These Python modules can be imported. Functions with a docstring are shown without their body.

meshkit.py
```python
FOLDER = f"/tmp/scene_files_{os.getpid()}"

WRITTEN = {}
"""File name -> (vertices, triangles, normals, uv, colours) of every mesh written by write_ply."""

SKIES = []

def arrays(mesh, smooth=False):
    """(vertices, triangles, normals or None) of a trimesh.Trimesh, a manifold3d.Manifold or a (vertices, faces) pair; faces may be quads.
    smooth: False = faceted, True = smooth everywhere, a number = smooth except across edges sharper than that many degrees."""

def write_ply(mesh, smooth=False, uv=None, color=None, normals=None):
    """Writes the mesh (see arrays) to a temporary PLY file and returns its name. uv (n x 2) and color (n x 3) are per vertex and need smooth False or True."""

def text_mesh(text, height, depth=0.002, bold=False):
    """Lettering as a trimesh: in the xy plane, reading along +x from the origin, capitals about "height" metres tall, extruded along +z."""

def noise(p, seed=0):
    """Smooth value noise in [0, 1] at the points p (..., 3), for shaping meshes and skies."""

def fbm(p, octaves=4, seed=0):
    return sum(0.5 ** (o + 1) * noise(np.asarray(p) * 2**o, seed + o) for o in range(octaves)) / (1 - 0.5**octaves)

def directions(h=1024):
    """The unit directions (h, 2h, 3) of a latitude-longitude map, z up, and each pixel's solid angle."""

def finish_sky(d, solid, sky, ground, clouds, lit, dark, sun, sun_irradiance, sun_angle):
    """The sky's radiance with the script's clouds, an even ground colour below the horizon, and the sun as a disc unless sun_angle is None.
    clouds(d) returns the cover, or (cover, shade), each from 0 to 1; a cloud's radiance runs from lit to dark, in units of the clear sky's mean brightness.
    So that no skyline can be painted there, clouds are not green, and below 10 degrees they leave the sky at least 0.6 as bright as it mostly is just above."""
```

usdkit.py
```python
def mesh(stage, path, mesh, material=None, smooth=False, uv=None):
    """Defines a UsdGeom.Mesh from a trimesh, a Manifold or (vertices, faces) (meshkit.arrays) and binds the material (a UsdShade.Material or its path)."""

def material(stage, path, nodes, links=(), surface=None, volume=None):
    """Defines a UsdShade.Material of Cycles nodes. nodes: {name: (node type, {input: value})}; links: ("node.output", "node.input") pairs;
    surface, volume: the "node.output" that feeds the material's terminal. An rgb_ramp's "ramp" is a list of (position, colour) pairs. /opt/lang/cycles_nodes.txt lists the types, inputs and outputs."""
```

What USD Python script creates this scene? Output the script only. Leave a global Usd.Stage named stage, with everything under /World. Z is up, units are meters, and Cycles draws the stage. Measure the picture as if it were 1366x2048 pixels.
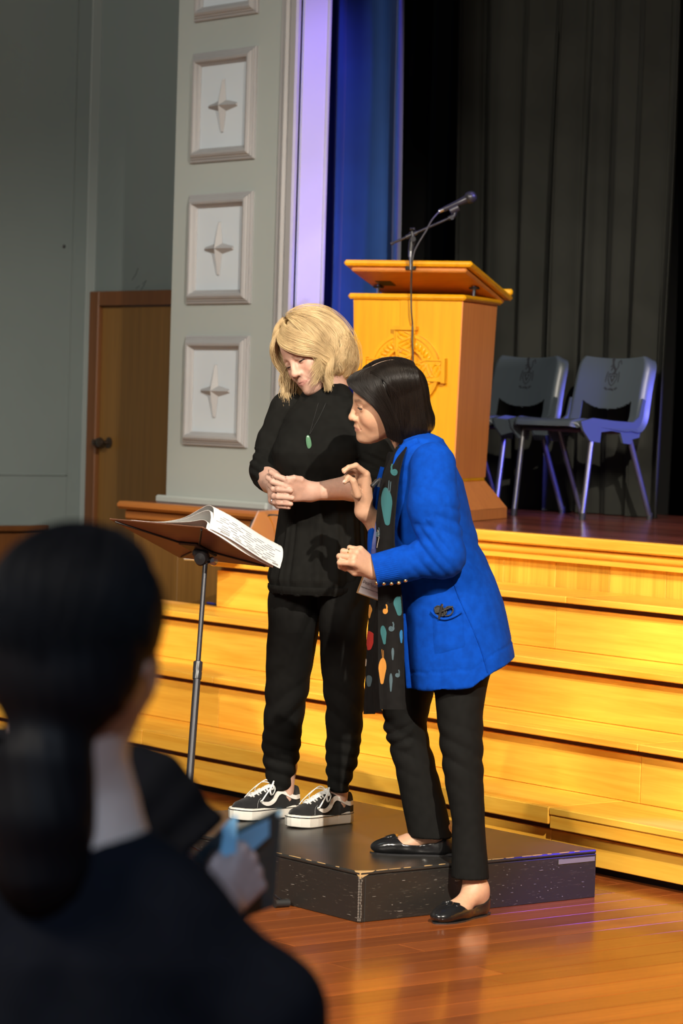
import math, random
import numpy as np
import trimesh, manifold3d, usdkit, meshkit
from shapely.geometry import Polygon, LineString, Point, box as sbox
from shapely import affinity, union_all
from scipy.ndimage import gaussian_filter
from pxr import Usd, UsdGeom, UsdLux, UsdShade, Sdf, Gf, Vt

stage = Usd.Stage.CreateInMemory()
UsdGeom.SetStageUpAxis(stage, 'Z')
UsdGeom.SetStageMetersPerUnit(stage, 1.0)
UsdGeom.Xform.Define(stage, '/World')
PI = math.pi
A3 = lambda *v: np.array(v, float)

# ------------------------------------------------------------------ camera
AZ, PITCH, ROLL, FPX = math.radians(142.10976607), math.radians(-2.13136706), math.radians(1.66092114), 5900.0
CAM = A3(0, 0, 1.47)
_f = A3(math.cos(AZ) * math.cos(PITCH), math.sin(AZ) * math.cos(PITCH), math.sin(PITCH))
_r = np.cross(_f, [0, 0, 1]); _r /= np.linalg.norm(_r)
_u = np.cross(_r, _f)
CF, CR, CU = _f, _r * math.cos(ROLL) + _u * math.sin(ROLL), -_r * math.sin(ROLL) + _u * math.cos(ROLL)
LAT = _r.copy()                                   # level direction to the camera's right
FWD = A3(math.cos(AZ), math.sin(AZ), 0)           # level direction away from the camera
cam = UsdGeom.Camera.Define(stage, '/World/camera')
cam.CreateHorizontalApertureAttr(24.0)
cam.CreateVerticalApertureAttr(36.0)
cam.CreateFocalLengthAttr(24.0 * FPX / 1366)
cam.CreateFStopAttr(5.2)
cam.CreateFocusDistanceAttr(9.1)
cam.CreateClippingRangeAttr(Gf.Vec2f(0.1, 200))
cam.CreateExposureAttr(0.0)
m4 = np.eye(4); m4[0, :3] = CR; m4[1, :3] = CU; m4[2, :3] = -CF; m4[3, :3] = CAM
cam.AddTransformOp().Set(Gf.Matrix4d(*m4.ravel().tolist()))


def ray(x, y): return CF + CR * ((x - 683) / FPX) - CU * ((y - 1024) / FPX)
def atz(x, y, z): d = ray(x, y); return CAM + d * ((z - CAM[2]) / d[2])
def atY(x, y, Y): d = ray(x, y); return CAM + d * (Y / d[1])
def atX(x, y, X): d = ray(x, y); return CAM + d * (X / d[0])
def atd(x, y, D): return CAM + ray(x, y) * D
def depth(p): return float((np.asarray(p, float) - CAM) @ CF)

# ------------------------------------------------------------------ lights
def aim(prim, pos, target):
    pos, target = np.asarray(pos, float), np.asarray(target, float)
    z = pos - target; z /= np.linalg.norm(z)
    x = np.cross([0, 0, 1], z); x /= np.linalg.norm(x); y = np.cross(z, x)
    m = np.eye(4); m[0, :3] = x; m[1, :3] = y; m[2, :3] = z; m[3, :3] = pos
    UsdGeom.Xformable(prim).AddTransformOp().Set(Gf.Matrix4d(*m.ravel().tolist()))

def spot(name, pos, target, color, watts, radius=0.09, cone=30, soft=0.3):
    l = UsdLux.SphereLight.Define(stage, '/World/' + name)
    l.CreateRadiusAttr(radius); l.CreateIntensityAttr(watts); l.CreateColorAttr(Gf.Vec3f(*color)); l.CreateNormalizeAttr(True)
    s = UsdLux.ShapingAPI.Apply(l.GetPrim()); s.CreateShapingConeAngleAttr(cone); s.CreateShapingConeSoftnessAttr(soft)
    aim(l, pos, target); return l

def rect(name, pos, target, color, watts, w, h):
    l = UsdLux.RectLight.Define(stage, '/World/' + name)
    l.CreateWidthAttr(w); l.CreateHeightAttr(h); l.CreateIntensityAttr(watts); l.CreateColorAttr(Gf.Vec3f(*color)); l.CreateNormalizeAttr(True)
    aim(l, pos, target); return l

WARM = (1.0, 0.90, 0.76)
KEYW, FILLW, LEDW, LEDW2, LEDW3, AMBW, DOMEW, COOLW = 1280., 260., 190., 850., 600., 9., 0.02, 250.
spot('key_light', (-0.6, 2.6, 5.6), (-7.6, 6.2, 0.7), WARM, KEYW, 0.05, 21, 0.55)
rect('front_light', (-3.6, -2.4, 5.6), (-8.0, 6.9, 1.0), WARM, FILLW, 3.0, 1.2)
for k, (z, c_) in enumerate(((1.45, 7.0), (2.25, 9.0), (3.1, 12.0))): spot(f'led_light_{k}', (-8.4, 8.05, 5.6), (-10.15, 7.72, z), (0.27, 0.17, 1.0), LEDW, 0.06, c_, 0.4)
spot('led_chair_light', (-5.6, 9.08, 1.75), (-9.8, 8.86, 1.32), (0.14, 0.14, 1.0), LEDW3, 0.08, 6.0, 0.4)
spot('led_microphone_light', (-6.2, 9.0, 4.2), (-9.52, 7.95, 2.32), (0.25, 0.22, 1.0), 260., 0.05, 3.0, 0.4)  # narrow unseen spot added just to give the microphone its blue light
for k, x_ in enumerate((-10.6, -9.3, -8.0, -6.7, -5.4)): spot(f'steps_light_{k}', (x_ + 0.7, 2.5, 6.6), (x_, 6.98, 0.58), (1.0, 0.84, 0.62), (290., 330., 380., 450., 520.)[k], 0.05, 8.5, 0.7)  # row of unseen spots added to brighten the steps alone
spot('led_floor_light', (-4.6, 8.9, 4.4), (-6.25, 6.20, 0.0), (0.07, 0.03, 1.0), LEDW2, 0.05, 5.5, 0.5)
spot('cool_house_light', (0.8, -0.6, 4.2), (-3.1, 2.15, 0.92), (0.55, 0.76, 1.0), COOLW, 0.15, 9.5, 0.5)
rect('hall_light', (-9.0, 1.5, 6.5), (-11.5, 6.5, 1.5), (0.82, 1.0, 0.95), AMBW, 2.4, 1.2)
dome = UsdLux.DomeLight.Define(stage, '/World/dome'); dome.CreateIntensityAttr(DOMEW); dome.CreateColorAttr(Gf.Vec3f(0.75, 0.85, 1.0))

# ------------------------------------------------------------------ materials
LK = '/World/Looks/'
MATS = {}
def M(name): return LK + name
def mat(name, color, rough=0.5, **kw):
    n = {'p': ('principled_bsdf', {'base_color': color, 'roughness': rough, **kw})}
    return usdkit.material(stage, LK + name, n, surface='p.BSDF')

def matnoise(name, c1, c2, scale, rough=0.6, bump=0.0, detail=4, bscale=None, lo=0.35, hi=0.65, extra=None, **kw):
    n = {'g': ('geometry', {}), 'map': ('mapping', {'scale': scale if np.ndim(scale) else (scale,) * 3}),
         'n': ('noise_texture', {'scale': 1.0, 'detail': float(detail)}), 'r': ('rgb_ramp', {'ramp': [(lo, c1), (hi, c2)]}),
         'p': ('principled_bsdf', {'roughness': rough, **kw})}
    L = [('g.position', 'map.vector'), ('map.vector', 'n.vector'), ('n.fac', 'r.fac'), ('r.color', 'p.base_color')]
    if bump:
        n['n2'] = ('noise_texture', {'scale': float(bscale or 200), 'detail': 3.0}); n['b'] = ('bump', {'strength': bump, 'distance': 0.002})
        L += [('g.position', 'n2.vector'), ('n2.fac', 'b.height'), ('b.normal', 'p.normal')]
    return usdkit.material(stage, LK + name, n, L, surface='p.BSDF')

def wood(name, dark, light, scale, rough=0.35, vary=0.25, bump=0.05, knots=True, coat=0.0, spec=0.5):
    """grain: noise stretched along one axis; object_info.random shifts the tone and the grain of each board."""
    n = {'g': ('geometry', {}), 'oi': ('object_info', {}), 'off': ('math', {'math_type': 'multiply', 'value2': 37.0}),
         'cx': ('combine_xyz', {}), 'add': ('vector_math', {'math_type': 'add'}),
         'map': ('mapping', {'scale': scale}), 'map2': ('mapping', {'scale': tuple(s * 0.22 for s in scale)}),
         'n': ('noise_texture', {'scale': 1.0, 'detail': 5.0, 'roughness': 0.6, 'distortion': 0.6}),
         'w': ('noise_texture', {'scale': 1.0, 'detail': 3.0, 'distortion': 1.4}),
         'mx': ('mix_float', {'fac': 0.55}), 'r': ('rgb_ramp', {'ramp': [(0.30, dark), (0.47, tuple(0.45 * a + 0.55 * b for a, b in zip(dark, light))), (0.62, light)]}),
         'mr': ('map_range', {'from_min': 0.0, 'from_max': 1.0, 'to_min': 1.0 - vary, 'to_max': 1.0 + vary * 0.6}),
         'h': ('hsv', {}), 'b': ('bump', {'strength': bump, 'distance': 0.001}),
         'p': ('principled_bsdf', {'roughness': rough, 'coat_weight': coat, 'coat_roughness': 0.12, 'specular_ior_level': spec})}
    L = [('oi.random', 'off.value1'), ('off.value', 'cx.x'), ('off.value', 'cx.z'), ('g.position', 'add.vector1'), ('cx.vector', 'add.vector2'),
         ('add.vector', 'map.vector'), ('add.vector', 'map2.vector'), ('map.vector', 'n.vector'), ('map2.vector', 'w.vector'),
         ('n.fac', 'mx.a'), ('w.fac', 'mx.b'), ('mx.result', 'r.fac'), ('r.color', 'h.color'), ('oi.random', 'mr.value'), ('mr.result', 'h.value'),
         ('h.color', 'p.base_color'), ('n.fac', 'b.height'), ('b.normal', 'p.normal')]
    return usdkit.material(stage, LK + name, n, L, surface='p.BSDF')

wood('step_wood', (0.74, 0.31, 0.020), (0.95, 0.55, 0.072), (2.2, 40, 40), 0.33, 0.16)
wood('fascia_wood', (0.66, 0.31, 0.025), (0.92, 0.56, 0.07), (60, 60, 2.0), 0.4, 0.1)
wood('stage_floor_wood', (0.13, 0.032, 0.025), (0.24, 0.066, 0.05), (2.0, 45, 45), 0.22, 0.3, coat=0.3)
wood('floor_wood', (0.20, 0.045, 0.009), (0.30, 0.080, 0.016), (42, 1.6, 42), 0.24, 0.22, coat=0.35)
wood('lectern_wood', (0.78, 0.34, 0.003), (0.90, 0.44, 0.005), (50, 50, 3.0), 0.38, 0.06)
wood('lectern_red_lit_wood', (0.72, 0.24, 0.065), (0.82, 0.30, 0.085), (50, 50, 3.0), 0.42, 0.06)  # red stage light on the lectern side is mixed into this wood colour
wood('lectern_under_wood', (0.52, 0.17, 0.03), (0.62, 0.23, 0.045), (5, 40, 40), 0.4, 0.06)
wood('door_wood', (0.12, 0.056, 0.011), (0.17, 0.083, 0.018), (60, 60, 1.6), 0.45, 0.12)
wood('trim_wood', (0.26, 0.085, 0.015), (0.38, 0.14, 0.028), (2.0, 50, 50), 0.38, 0.1)
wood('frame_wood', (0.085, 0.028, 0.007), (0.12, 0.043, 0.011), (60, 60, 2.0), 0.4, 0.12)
matnoise('wall_paint', (0.115, 0.145, 0.145), (0.135, 0.165, 0.165), 0.8, 0.75, 0.08, bscale=300)
matnoise('pillar_paint', (0.32, 0.355, 0.345), (0.35, 0.385, 0.375), 0.9, 0.65, 0.05, bscale=250)
matnoise('panel_paint', (0.50, 0.56, 0.62), (0.53, 0.59, 0.65), 1.2, 0.7)
matnoise('moulding_paint', (0.29, 0.29, 0.30), (0.33, 0.33, 0.34), 1.5, 0.55)
matnoise('reveal_paint', (0.42, 0.42, 0.44), (0.45, 0.45, 0.47), 0.8, 0.6)
matnoise('black_curtain', (0.021, 0.022, 0.019), (0.029, 0.030, 0.026), 3.0, 0.95, 0.1, bscale=400, specular_ior_level=0.15)
matnoise('blue_curtain', (0.002, 0.035, 0.16), (0.003, 0.045, 0.21), 3.0, 0.85, 0.1, bscale=400, sheen_weight=0.15)
mat('void_black', (0.006, 0.006, 0.006), 0.9)
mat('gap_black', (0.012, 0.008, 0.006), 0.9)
mat('black_metal', (0.02, 0.02, 0.022), 0.38)
mat('satin_black', (0.025, 0.025, 0.027), 0.3)
mat('chrome', (0.7, 0.7, 0.72), 0.18, metallic=1.0)
mat('dark_bronze', (0.05, 0.035, 0.025), 0.3, metallic=0.6)
mat('rivet', (0.70, 0.92, 0.92), 0.3)  # glint of the metal clipboard rivet put into a pale cyan base colour
mat('rubber', (0.018, 0.018, 0.018), 0.6)
mat('gold', (0.85, 0.60, 0.25), 0.2, metallic=1.0)

mat('chair_plastic', (0.060, 0.076, 0.090), 0.36)
mat('chair_leg', (0.16, 0.16, 0.17), 0.32, metallic=0.75)
mat('crest_ink', (0.018, 0.02, 0.026), 0.6)
mat('led_black', (0.03, 0.03, 0.035), 0.25, metallic=0.3)
mat('cable_grey', (0.05, 0.05, 0.05), 0.5)
mat('bare_wood', (0.55, 0.36, 0.16), 0.6); mat('worn_grey', (0.19, 0.17, 0.15), 0.6)
mat('stand_pole', (0.03, 0.03, 0.036), 0.42, metallic=0.3)
mat('ink', (0.05, 0.05, 0.055), 0.7)
mat('aluminium', (0.62, 0.58, 0.56), 0.32, metallic=0.7); mat('screen_glass', (0.02, 0.018, 0.018), 0.12); mat('laptop_lid', (0.62, 0.46, 0.42), 0.4, metallic=0.35)
mat('pen_blue', (0.01, 0.015, 0.16), 0.3)
matnoise('stand_plate', (0.16, 0.075, 0.045), (0.21, 0.10, 0.06), 5, 0.42)
mat('music_paper', (0.80, 0.79, 0.77), 0.7)

matnoise('corner_paint', (0.17, 0.20, 0.20), (0.19, 0.22, 0.22), 0.8, 0.7)

# ------------------------------------------------------------------ scene helpers
_count = {}
def numbered(path):
    k = _count.get(path, 0); _count[path] = k + 1
    return path if k == 0 else f'{path}_{k:03d}'

class Thing:
    """A prim directly under /World, at the thing's base; its parts are children. Part meshes are given in world coordinates."""
    def __init__(s, name, label, cat=None, base=(0, 0, 0), kind=None, group=None):
        s.path = numbered('/World/' + name); s.base = np.asarray(base, float)
        x = UsdGeom.Xform.Define(stage, s.path); x.AddTranslateOp().Set(Gf.Vec3d(*s.base.tolist()))
        tag(x.GetPrim(), label, cat, kind, group); s.prim = x.GetPrim()
    def part(s, name, mesh, material, parent=None, smooth=False, label=None, uv=None, kind=None):
        path = numbered((parent or s.path) + '/' + name)
        v, f = tri(mesh)
        m = usdkit.mesh(stage, path, trimesh.Trimesh(v - s.base, f, process=False), M(material), smooth, uv)
        tag(m.GetPrim(), label, None, kind)
        return path
    def curves(s, name, strands, widths, material, parent=None, label=None, kind=None):
        path = numbered((parent or s.path) + '/' + name)
        c = UsdGeom.BasisCurves.Define(stage, path)
        c.CreateTypeAttr('linear'); c.CreateWrapAttr('nonperiodic')
        c.CreateCurveVertexCountsAttr(Vt.IntArray([len(q) for q in strands]))
        c.CreatePointsAttr(Vt.Vec3fArray.FromNumpy((np.vstack(strands) - s.base).astype(np.float32)))
        c.CreateWidthsAttr(Vt.FloatArray.FromNumpy(np.asarray(widths, np.float32))); c.SetWidthsInterpolation('vertex' if len(widths) > 1 else 'constant')
        UsdShade.MaterialBindingAPI.Apply(c.GetPrim()).Bind(UsdShade.Material.Get(stage, M(material)))
        tag(c.GetPrim(), label, None, kind)
        return path

def tag(p, label=None, cat=None, kind=None, group=None):
    for k, v in (('label', label), ('category', cat), ('kind', kind), ('group', group)):
        if v: p.SetCustomDataByKey(k, v)

def tri(mesh):
    v, f, _ = meshkit.arrays(mesh, False); return v, f

def single(name, mesh, material, label, cat=None, kind=None, smooth=False, group=None):
    path = numbered('/World/' + name)
    m = usdkit.mesh(stage, path, mesh, M(material), smooth); tag(m.GetPrim(), label, cat, kind, group); return path

def cat(*ms):
    vs, fs, n = [], [], 0
    for m in ms:
        v, f = tri(m); vs.append(v); fs.append(f + n); n += len(v)
    return trimesh.Trimesh(np.vstack(vs), np.vstack(fs), process=False)

def hull(pts):
    return trimesh.convex.convex_hull(np.asarray(pts, float))

def cbox(lo, hi, bevel=0.003, R=None, at=None):
    """box with chamfered edges from corner lo to corner hi, optionally rotated by R about the origin and moved to at"""
    lo, hi = np.minimum(lo, hi), np.maximum(lo, hi); b = min(bevel, 0.45 * float((hi - lo).min()))
    pts = []
    for sx in (0, 1):
        for sy in (0, 1):
            for sz in (0, 1):
                c = np.where([sx, sy, sz], hi, lo); i = np.where([sx, sy, sz], -b, b)
                pts += [c + i * [0, 1, 1], c + i * [1, 0, 1], c + i * [1, 1, 0]]
    m = hull(pts)
    if R is not None: m.vertices[:] = m.vertices @ np.asarray(R).T
    if at is not None: m.vertices[:] = m.vertices + at
    return m

def prism(lo2, hi2, z0, z1):
    """frustum between two rectangles ((x0,y0),(x1,y1)) at z0 and z1"""
    (a, b), (c, d) = lo2; (e, f), (g, h) = hi2
    return hull([(a, b, z0), (c, b, z0), (c, d, z0), (a, d, z0), (e, f, z1), (g, f, z1), (g, h, z1), (e, h, z1)])

def tube(path, rad, n=10, cap=True, ref=None, flat=1.0):
    """sweep a circle (flat: squash along one axis) along a path with radius rad (number or list)"""
    p = np.asarray(path, float); k = len(p); rad = np.broadcast_to(np.asarray(rad, float), (k,))
    t = np.gradient(p, axis=0); t /= np.maximum(np.linalg.norm(t, axis=1, keepdims=True), 1e-12)
    a = np.asarray(ref, float) if ref is not None else (A3(0, 0, 1) if abs(t[0, 2]) < 0.9 else A3(1, 0, 0))
    ang = np.linspace(0, 2 * PI, n, endpoint=False); vs = []
    nx = a - t[0] * (a @ t[0]); nx /= np.linalg.norm(nx)
    for i in range(k):
        nx = nx - t[i] * (nx @ t[i]); nx /= max(np.linalg.norm(nx), 1e-9); ny = np.cross(t[i], nx)
        vs.append(p[i] + rad[i] * (np.cos(ang)[:, None] * nx * flat + np.sin(ang)[:, None] * ny))
    v = np.vstack(vs); f = []
    for i in range(k - 1):
        for j in range(n):
            q, w = i * n + j, i * n + (j + 1) % n
            f += [(q, w, w + n), (q, w + n, q + n)]
    if cap:
        c0, c1 = len(v), len(v) + 1; v = np.vstack([v, p[0], p[-1]])
        for j in range(n):
            f += [(c0, (j + 1) % n, j), (c1, (k - 1) * n + j, (k - 1) * n + (j + 1) % n)]
    return trimesh.Trimesh(v, np.array(f), process=False)

def cyl(a, b, r, n=16, r2=None): return tube([a, b], [r, r if r2 is None else r2], n)

def spline(pts, n=20):
    """Catmull-Rom through the points"""
    p = np.asarray(pts, float); p = np.vstack([2 * p[0] - p[1], p, 2 * p[-1] - p[-2]]); out = []
    for i in range(1, len(p) - 2):
        t = np.linspace(0, 1, n, endpoint=False)[:, None]
        out.append(0.5 * (2 * p[i] + (p[i + 1] - p[i - 1]) * t + (2 * p[i - 1] - 5 * p[i] + 4 * p[i + 1] - p[i + 2]) * t ** 2 + (3 * p[i] - p[i - 1] - 3 * p[i + 1] + p[i + 2]) * t ** 3))
    return np.vstack(out + [p[-2:-1]])

def lathe(profile, at=(0, 0, 0), axis=(0, 0, 1), n=24):
    pr = np.asarray(profile, float); ax = np.asarray(axis, float); ax /= np.linalg.norm(ax)
    a = np.cross(ax, [1, 0, 0] if abs(ax[0]) < 0.8 else [0, 1, 0]); a /= np.linalg.norm(a); b = np.cross(ax, a)
    return tube(np.asarray(at) + ax * pr[:, 1:2], np.maximum(pr[:, 0], 1e-5), n, True, ref=a) if False else _lathe(pr, np.asarray(at, float), ax, a, b, n)

def _lathe(pr, at, ax, a, b, n):
    ang = np.linspace(0, 2 * PI, n, endpoint=False); k = len(pr)
    v = np.vstack([at + ax * h + max(r, 1e-5) * (np.cos(ang)[:, None] * a + np.sin(ang)[:, None] * b) for r, h in pr]); f = []
    for i in range(k - 1):
        for j in range(n):
            q, w = i * n + j, i * n + (j + 1) % n
            f += [(q, w, w + n), (q, w + n, q + n)]
    c0, c1 = len(v), len(v) + 1; v = np.vstack([v, at + ax * pr[0][1], at + ax * pr[-1][1]])
    for j in range(n):
        f += [(c0, (j + 1) % n, j), (c1, (k - 1) * n + j, (k - 1) * n + (j + 1) % n)]
    return trimesh.Trimesh(v, np.array(f), process=False)

def grid(P, thick=0.0, close_u=False):
    """P: (nu, nv, 3) points -> sheet; thick: solidify along the normals"""
    nu, nv, _ = P.shape; idx = np.arange(nu * nv).reshape(nu, nv); f = []
    U = range(nu if close_u else nu - 1)
    a = np.array([[idx[i, j], idx[(i + 1) % nu, j], idx[(i + 1) % nu, j + 1], idx[i, j + 1]] for i in U for j in range(nv - 1)])
    f = np.vstack([a[:, [0, 1, 2]], a[:, [0, 2, 3]]]); v = P.reshape(-1, 3)
    if not thick: return trimesh.Trimesh(v, f, process=False)
    fn = np.cross(v[f[:, 1]] - v[f[:, 0]], v[f[:, 2]] - v[f[:, 0]]); n = np.zeros_like(v)
    for k in range(3): np.add.at(n, f[:, k], fn)
    n /= np.maximum(np.linalg.norm(n, axis=1, keepdims=True), 1e-12)
    N = len(v); v2 = np.vstack([v, v - n * thick]); F = [f, f[:, ::-1] + N]
    e = []
    for j in ((0, nv - 1)):
        for i in U:
            p, q = idx[i, j], idx[(i + 1) % nu, j]
            e += [(p, q, q + N), (p, q + N, p + N)] if j else [(q, p, p + N), (q, p + N, q + N)]
    if not close_u:
        for i in (0, nu - 1):
            for j in range(nv - 1):
                p, q = idx[i, j], idx[i, j + 1]
                e += [(q, p, p + N), (q, p + N, q + N)] if i else [(p, q, q + N), (p, q + N, p + N)]
    return trimesh.Trimesh(v2, np.vstack(F + [np.array(e)]), process=False)

def place(mesh, R=None, t=(0, 0, 0)):
    v, f = tri(mesh)
    if R is not None: v = v @ np.asarray(R, float).T
    return trimesh.Trimesh(v + np.asarray(t, float), f, process=False)

def rotz(a): c, s = math.cos(a), math.sin(a); return np.array([[c, -s, 0], [s, c, 0], [0, 0, 1.0]])
def frame(x, y=None, z=None):
    """rotation whose columns are the given axes"""
    x = np.asarray(x, float) / np.linalg.norm(x)
    y = np.asarray(y, float) - x * (np.asarray(y, float) @ x); y /= np.linalg.norm(y)
    return np.stack([x, y, np.cross(x, y)], 1)
rnd = random.Random(7)
# ================================================================== the setting
RISE, GO, Y0, STZ, STY = 0.198, 0.291, 6.302, 0.99, 7.466
XR = -1.5                                         # how far the stage is built to the right of the picture

# floor: boards running towards the stage, each its own piece
t = Thing('floor', 'glossy red-brown timber board floor of the hall', None, kind='structure')
t.part('subfloor', cbox((-16, -1.5, -0.06), (2.5, 8.4, -0.022), 0), 'gap_black')
bw = 0.115
xs = np.arange(-13.2, 0.6, bw)
far = []
for i, x in enumerate(xs):
    y = -1.0 - rnd.random() * 2.0
    while y < 6.5:
        L = 1.5 + rnd.random() * 2.2; y1 = min(y + L, 6.52)
        b = cbox((x + 0.0006, max(y, -1.4) + 0.0008, -0.022), (x + bw - 0.0006, y1 - 0.0008, 0.0), 0.0012) if y1 > -1.3 else None
        if b is not None:
            c = A3(x + bw / 2, (max(y, 2) + y1) / 2, 0)
            near = any(-200 < 683 + FPX * ((q - CAM) @ CR) / ((q - CAM) @ CF) < 1560 and 1500 < 1024 - FPX * ((q - CAM) @ CU) / ((q - CAM) @ CF) < 2300
                       for q in (A3(x, yy, 0) for yy in np.linspace(max(y, -1.4), y1, 7)) if (q - CAM) @ CF > 1)
            if near: t.part('plank', b, 'floor_wood')
            else: far.append(b)
        y = y1
    
t.part('plank_field', cat(*far), 'floor_wood', kind='stuff')

# stage
t = Thing('stage_floor', 'dark red glossy timber stage floor behind the steps', None, kind='structure')
t.part('subfloor', cbox((-11.26, 7.572, STZ - 0.12), (XR, 10.2, STZ - 0.021), 0), 'gap_black')
y = STY + 0.062
while y < 9.6:
    t.part('plank', cbox((-11.26 if y < 8.3 else -12.4, y + 0.0008, STZ - 0.02), (XR, y + 0.0992, STZ), 0.0015), 'stage_floor_wood'); y += 0.10
t.part('stage_edge_board', cbox((-10.15, STY, STZ - 0.042), (XR, STY + 0.062, STZ + 0.0), 0.006), 'step_wood', label='pale nosing board along the stage edge')
t.part('stage_edge_board', cbox((-11.27, STY - 0.004, STZ - 0.035), (-10.152, STY + 0.062, STZ + 0.001), 0.012), 'trim_wood', label='brown moulded board under the pillar')
t.part('cove_moulding', cbox((-11.25, STY + 0.03, STZ - 0.085), (-10.152, STY + 0.064, STZ - 0.0352), 0.01), 'trim_wood')
def rail(y0, z0, r, mtl, name):
    ang = np.linspace(-PI / 2, PI / 2, 7); prof = np.array([(y0 - r * math.cos(a) * 1.1, z0 + r * math.sin(a)) for a in ang] + [(y0 + 0.01, z0 + r), (y0 + 0.01, z0 - r)])
    v = np.vstack([np.c_[np.full(len(prof), X), prof] for X in (-10.15, XR)]); n = len(prof)
    f = [(i, (i + 1) % n, n + (i + 1) % n) for i in range(n)] + [(i, n + (i + 1) % n, n + i) for i in range(n)] + [(0, i + 1, i) for i in range(1, n - 1)] + [(n, n + i, n + i + 1) for i in range(1, n - 1)]
    t.part(name, trimesh.Trimesh(v, np.array(f), process=False), mtl, smooth=40)
rail(STY + 0.035, STZ - 0.062, 0.017, 'step_wood', 'half_round_moulding')
t.part('edge_backing', cbox((-10.15, STY + 0.03, STZ - 0.10), (XR, STY + 0.0625, STZ - 0.0425), 0.001), 'step_wood')
# fascia below the edge: vertical boards
t = Thing('stage_fascia', 'honey timber boarding under the stage edge', None, kind='structure')
X = -11.22
while X < XR:
    w = 0.30 if -10.2 < X < XR else 0.36
    t.part('plank', cbox((X + 0.001, 7.530, 0.02), (min(X + w, XR) - 0.001, 7.55, STZ - 0.045), 0.002), 'fascia_wood' if X > -10.18 else 'door_wood'); X += w
t.part('backing', cbox((-11.22, 7.55, 0.0), (XR, 7.57, STZ - 0.05), 0), 'gap_black')

# steps up to the stage: boards butted at joints
t = Thing('stage_steps', 'four honey-coloured timber steps leading up to the stage', None, kind='structure')
ends = [(-12.2, [-9.297, -6.977, -4.4]), (-11.9, [-9.25, -6.881, -4.2]), (-11.6, [-8.6, -6.2, -3.9]), (-10.104, [-7.886, -5.6, -3.4])]
for k, (xl, joints) in enumerate(ends):
    yk, z = Y0 + k * GO, RISE * (k + 1)
    cuts = [xl] + joints + [XR]
    for a, b in zip(cuts, cuts[1:]):
        thick = 0.056 if k == 0 and b <= -6.9 else 0.024
        t.part('tread', cbox((a + 0.0015, yk, z - thick), (b - 0.0015, yk + GO + 0.05, z), 0.003), 'step_wood')
        if k == 0 and b > -6.9:
            t.part('nosing_batten', cbox((a + 0.0015, yk + 0.004, z - 0.068), (b - 0.0015, yk + 0.05, z - 0.0245), 0.003), 'step_wood')
    z0 = 0.030 if k == 0 else z - RISE + 0.001
    rj = {0: [-9.30, -6.999, -4.4], 1: [-9.254, -6.90, -4.2], 2: [-8.55, -6.2, -3.9], 3: [-7.976, -5.6, -3.4]}[k]
    cuts = [xl] + rj + [XR]
    for a, b in zip(cuts, cuts[1:]):
        t.part('riser', cbox((a + 0.001, yk + 0.034, z0), (b - 0.001, yk + 0.054, z - (0.078 if k == 0 else 0.044)), 0.002), 'step_wood')
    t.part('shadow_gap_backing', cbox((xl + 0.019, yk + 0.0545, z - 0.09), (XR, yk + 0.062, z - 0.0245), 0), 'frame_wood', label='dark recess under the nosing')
    t.part('end_panel', cbox((xl, yk + 0.054, 0.0), (xl + 0.018, 7.52, z - 0.025), 0.001), 'door_wood')
t.part('kickboard', cbox((-12.2, Y0 + 0.085, 0), (XR, Y0 + 0.10, 0.10), 0), 'gap_black', label='black recessed toe space')

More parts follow.
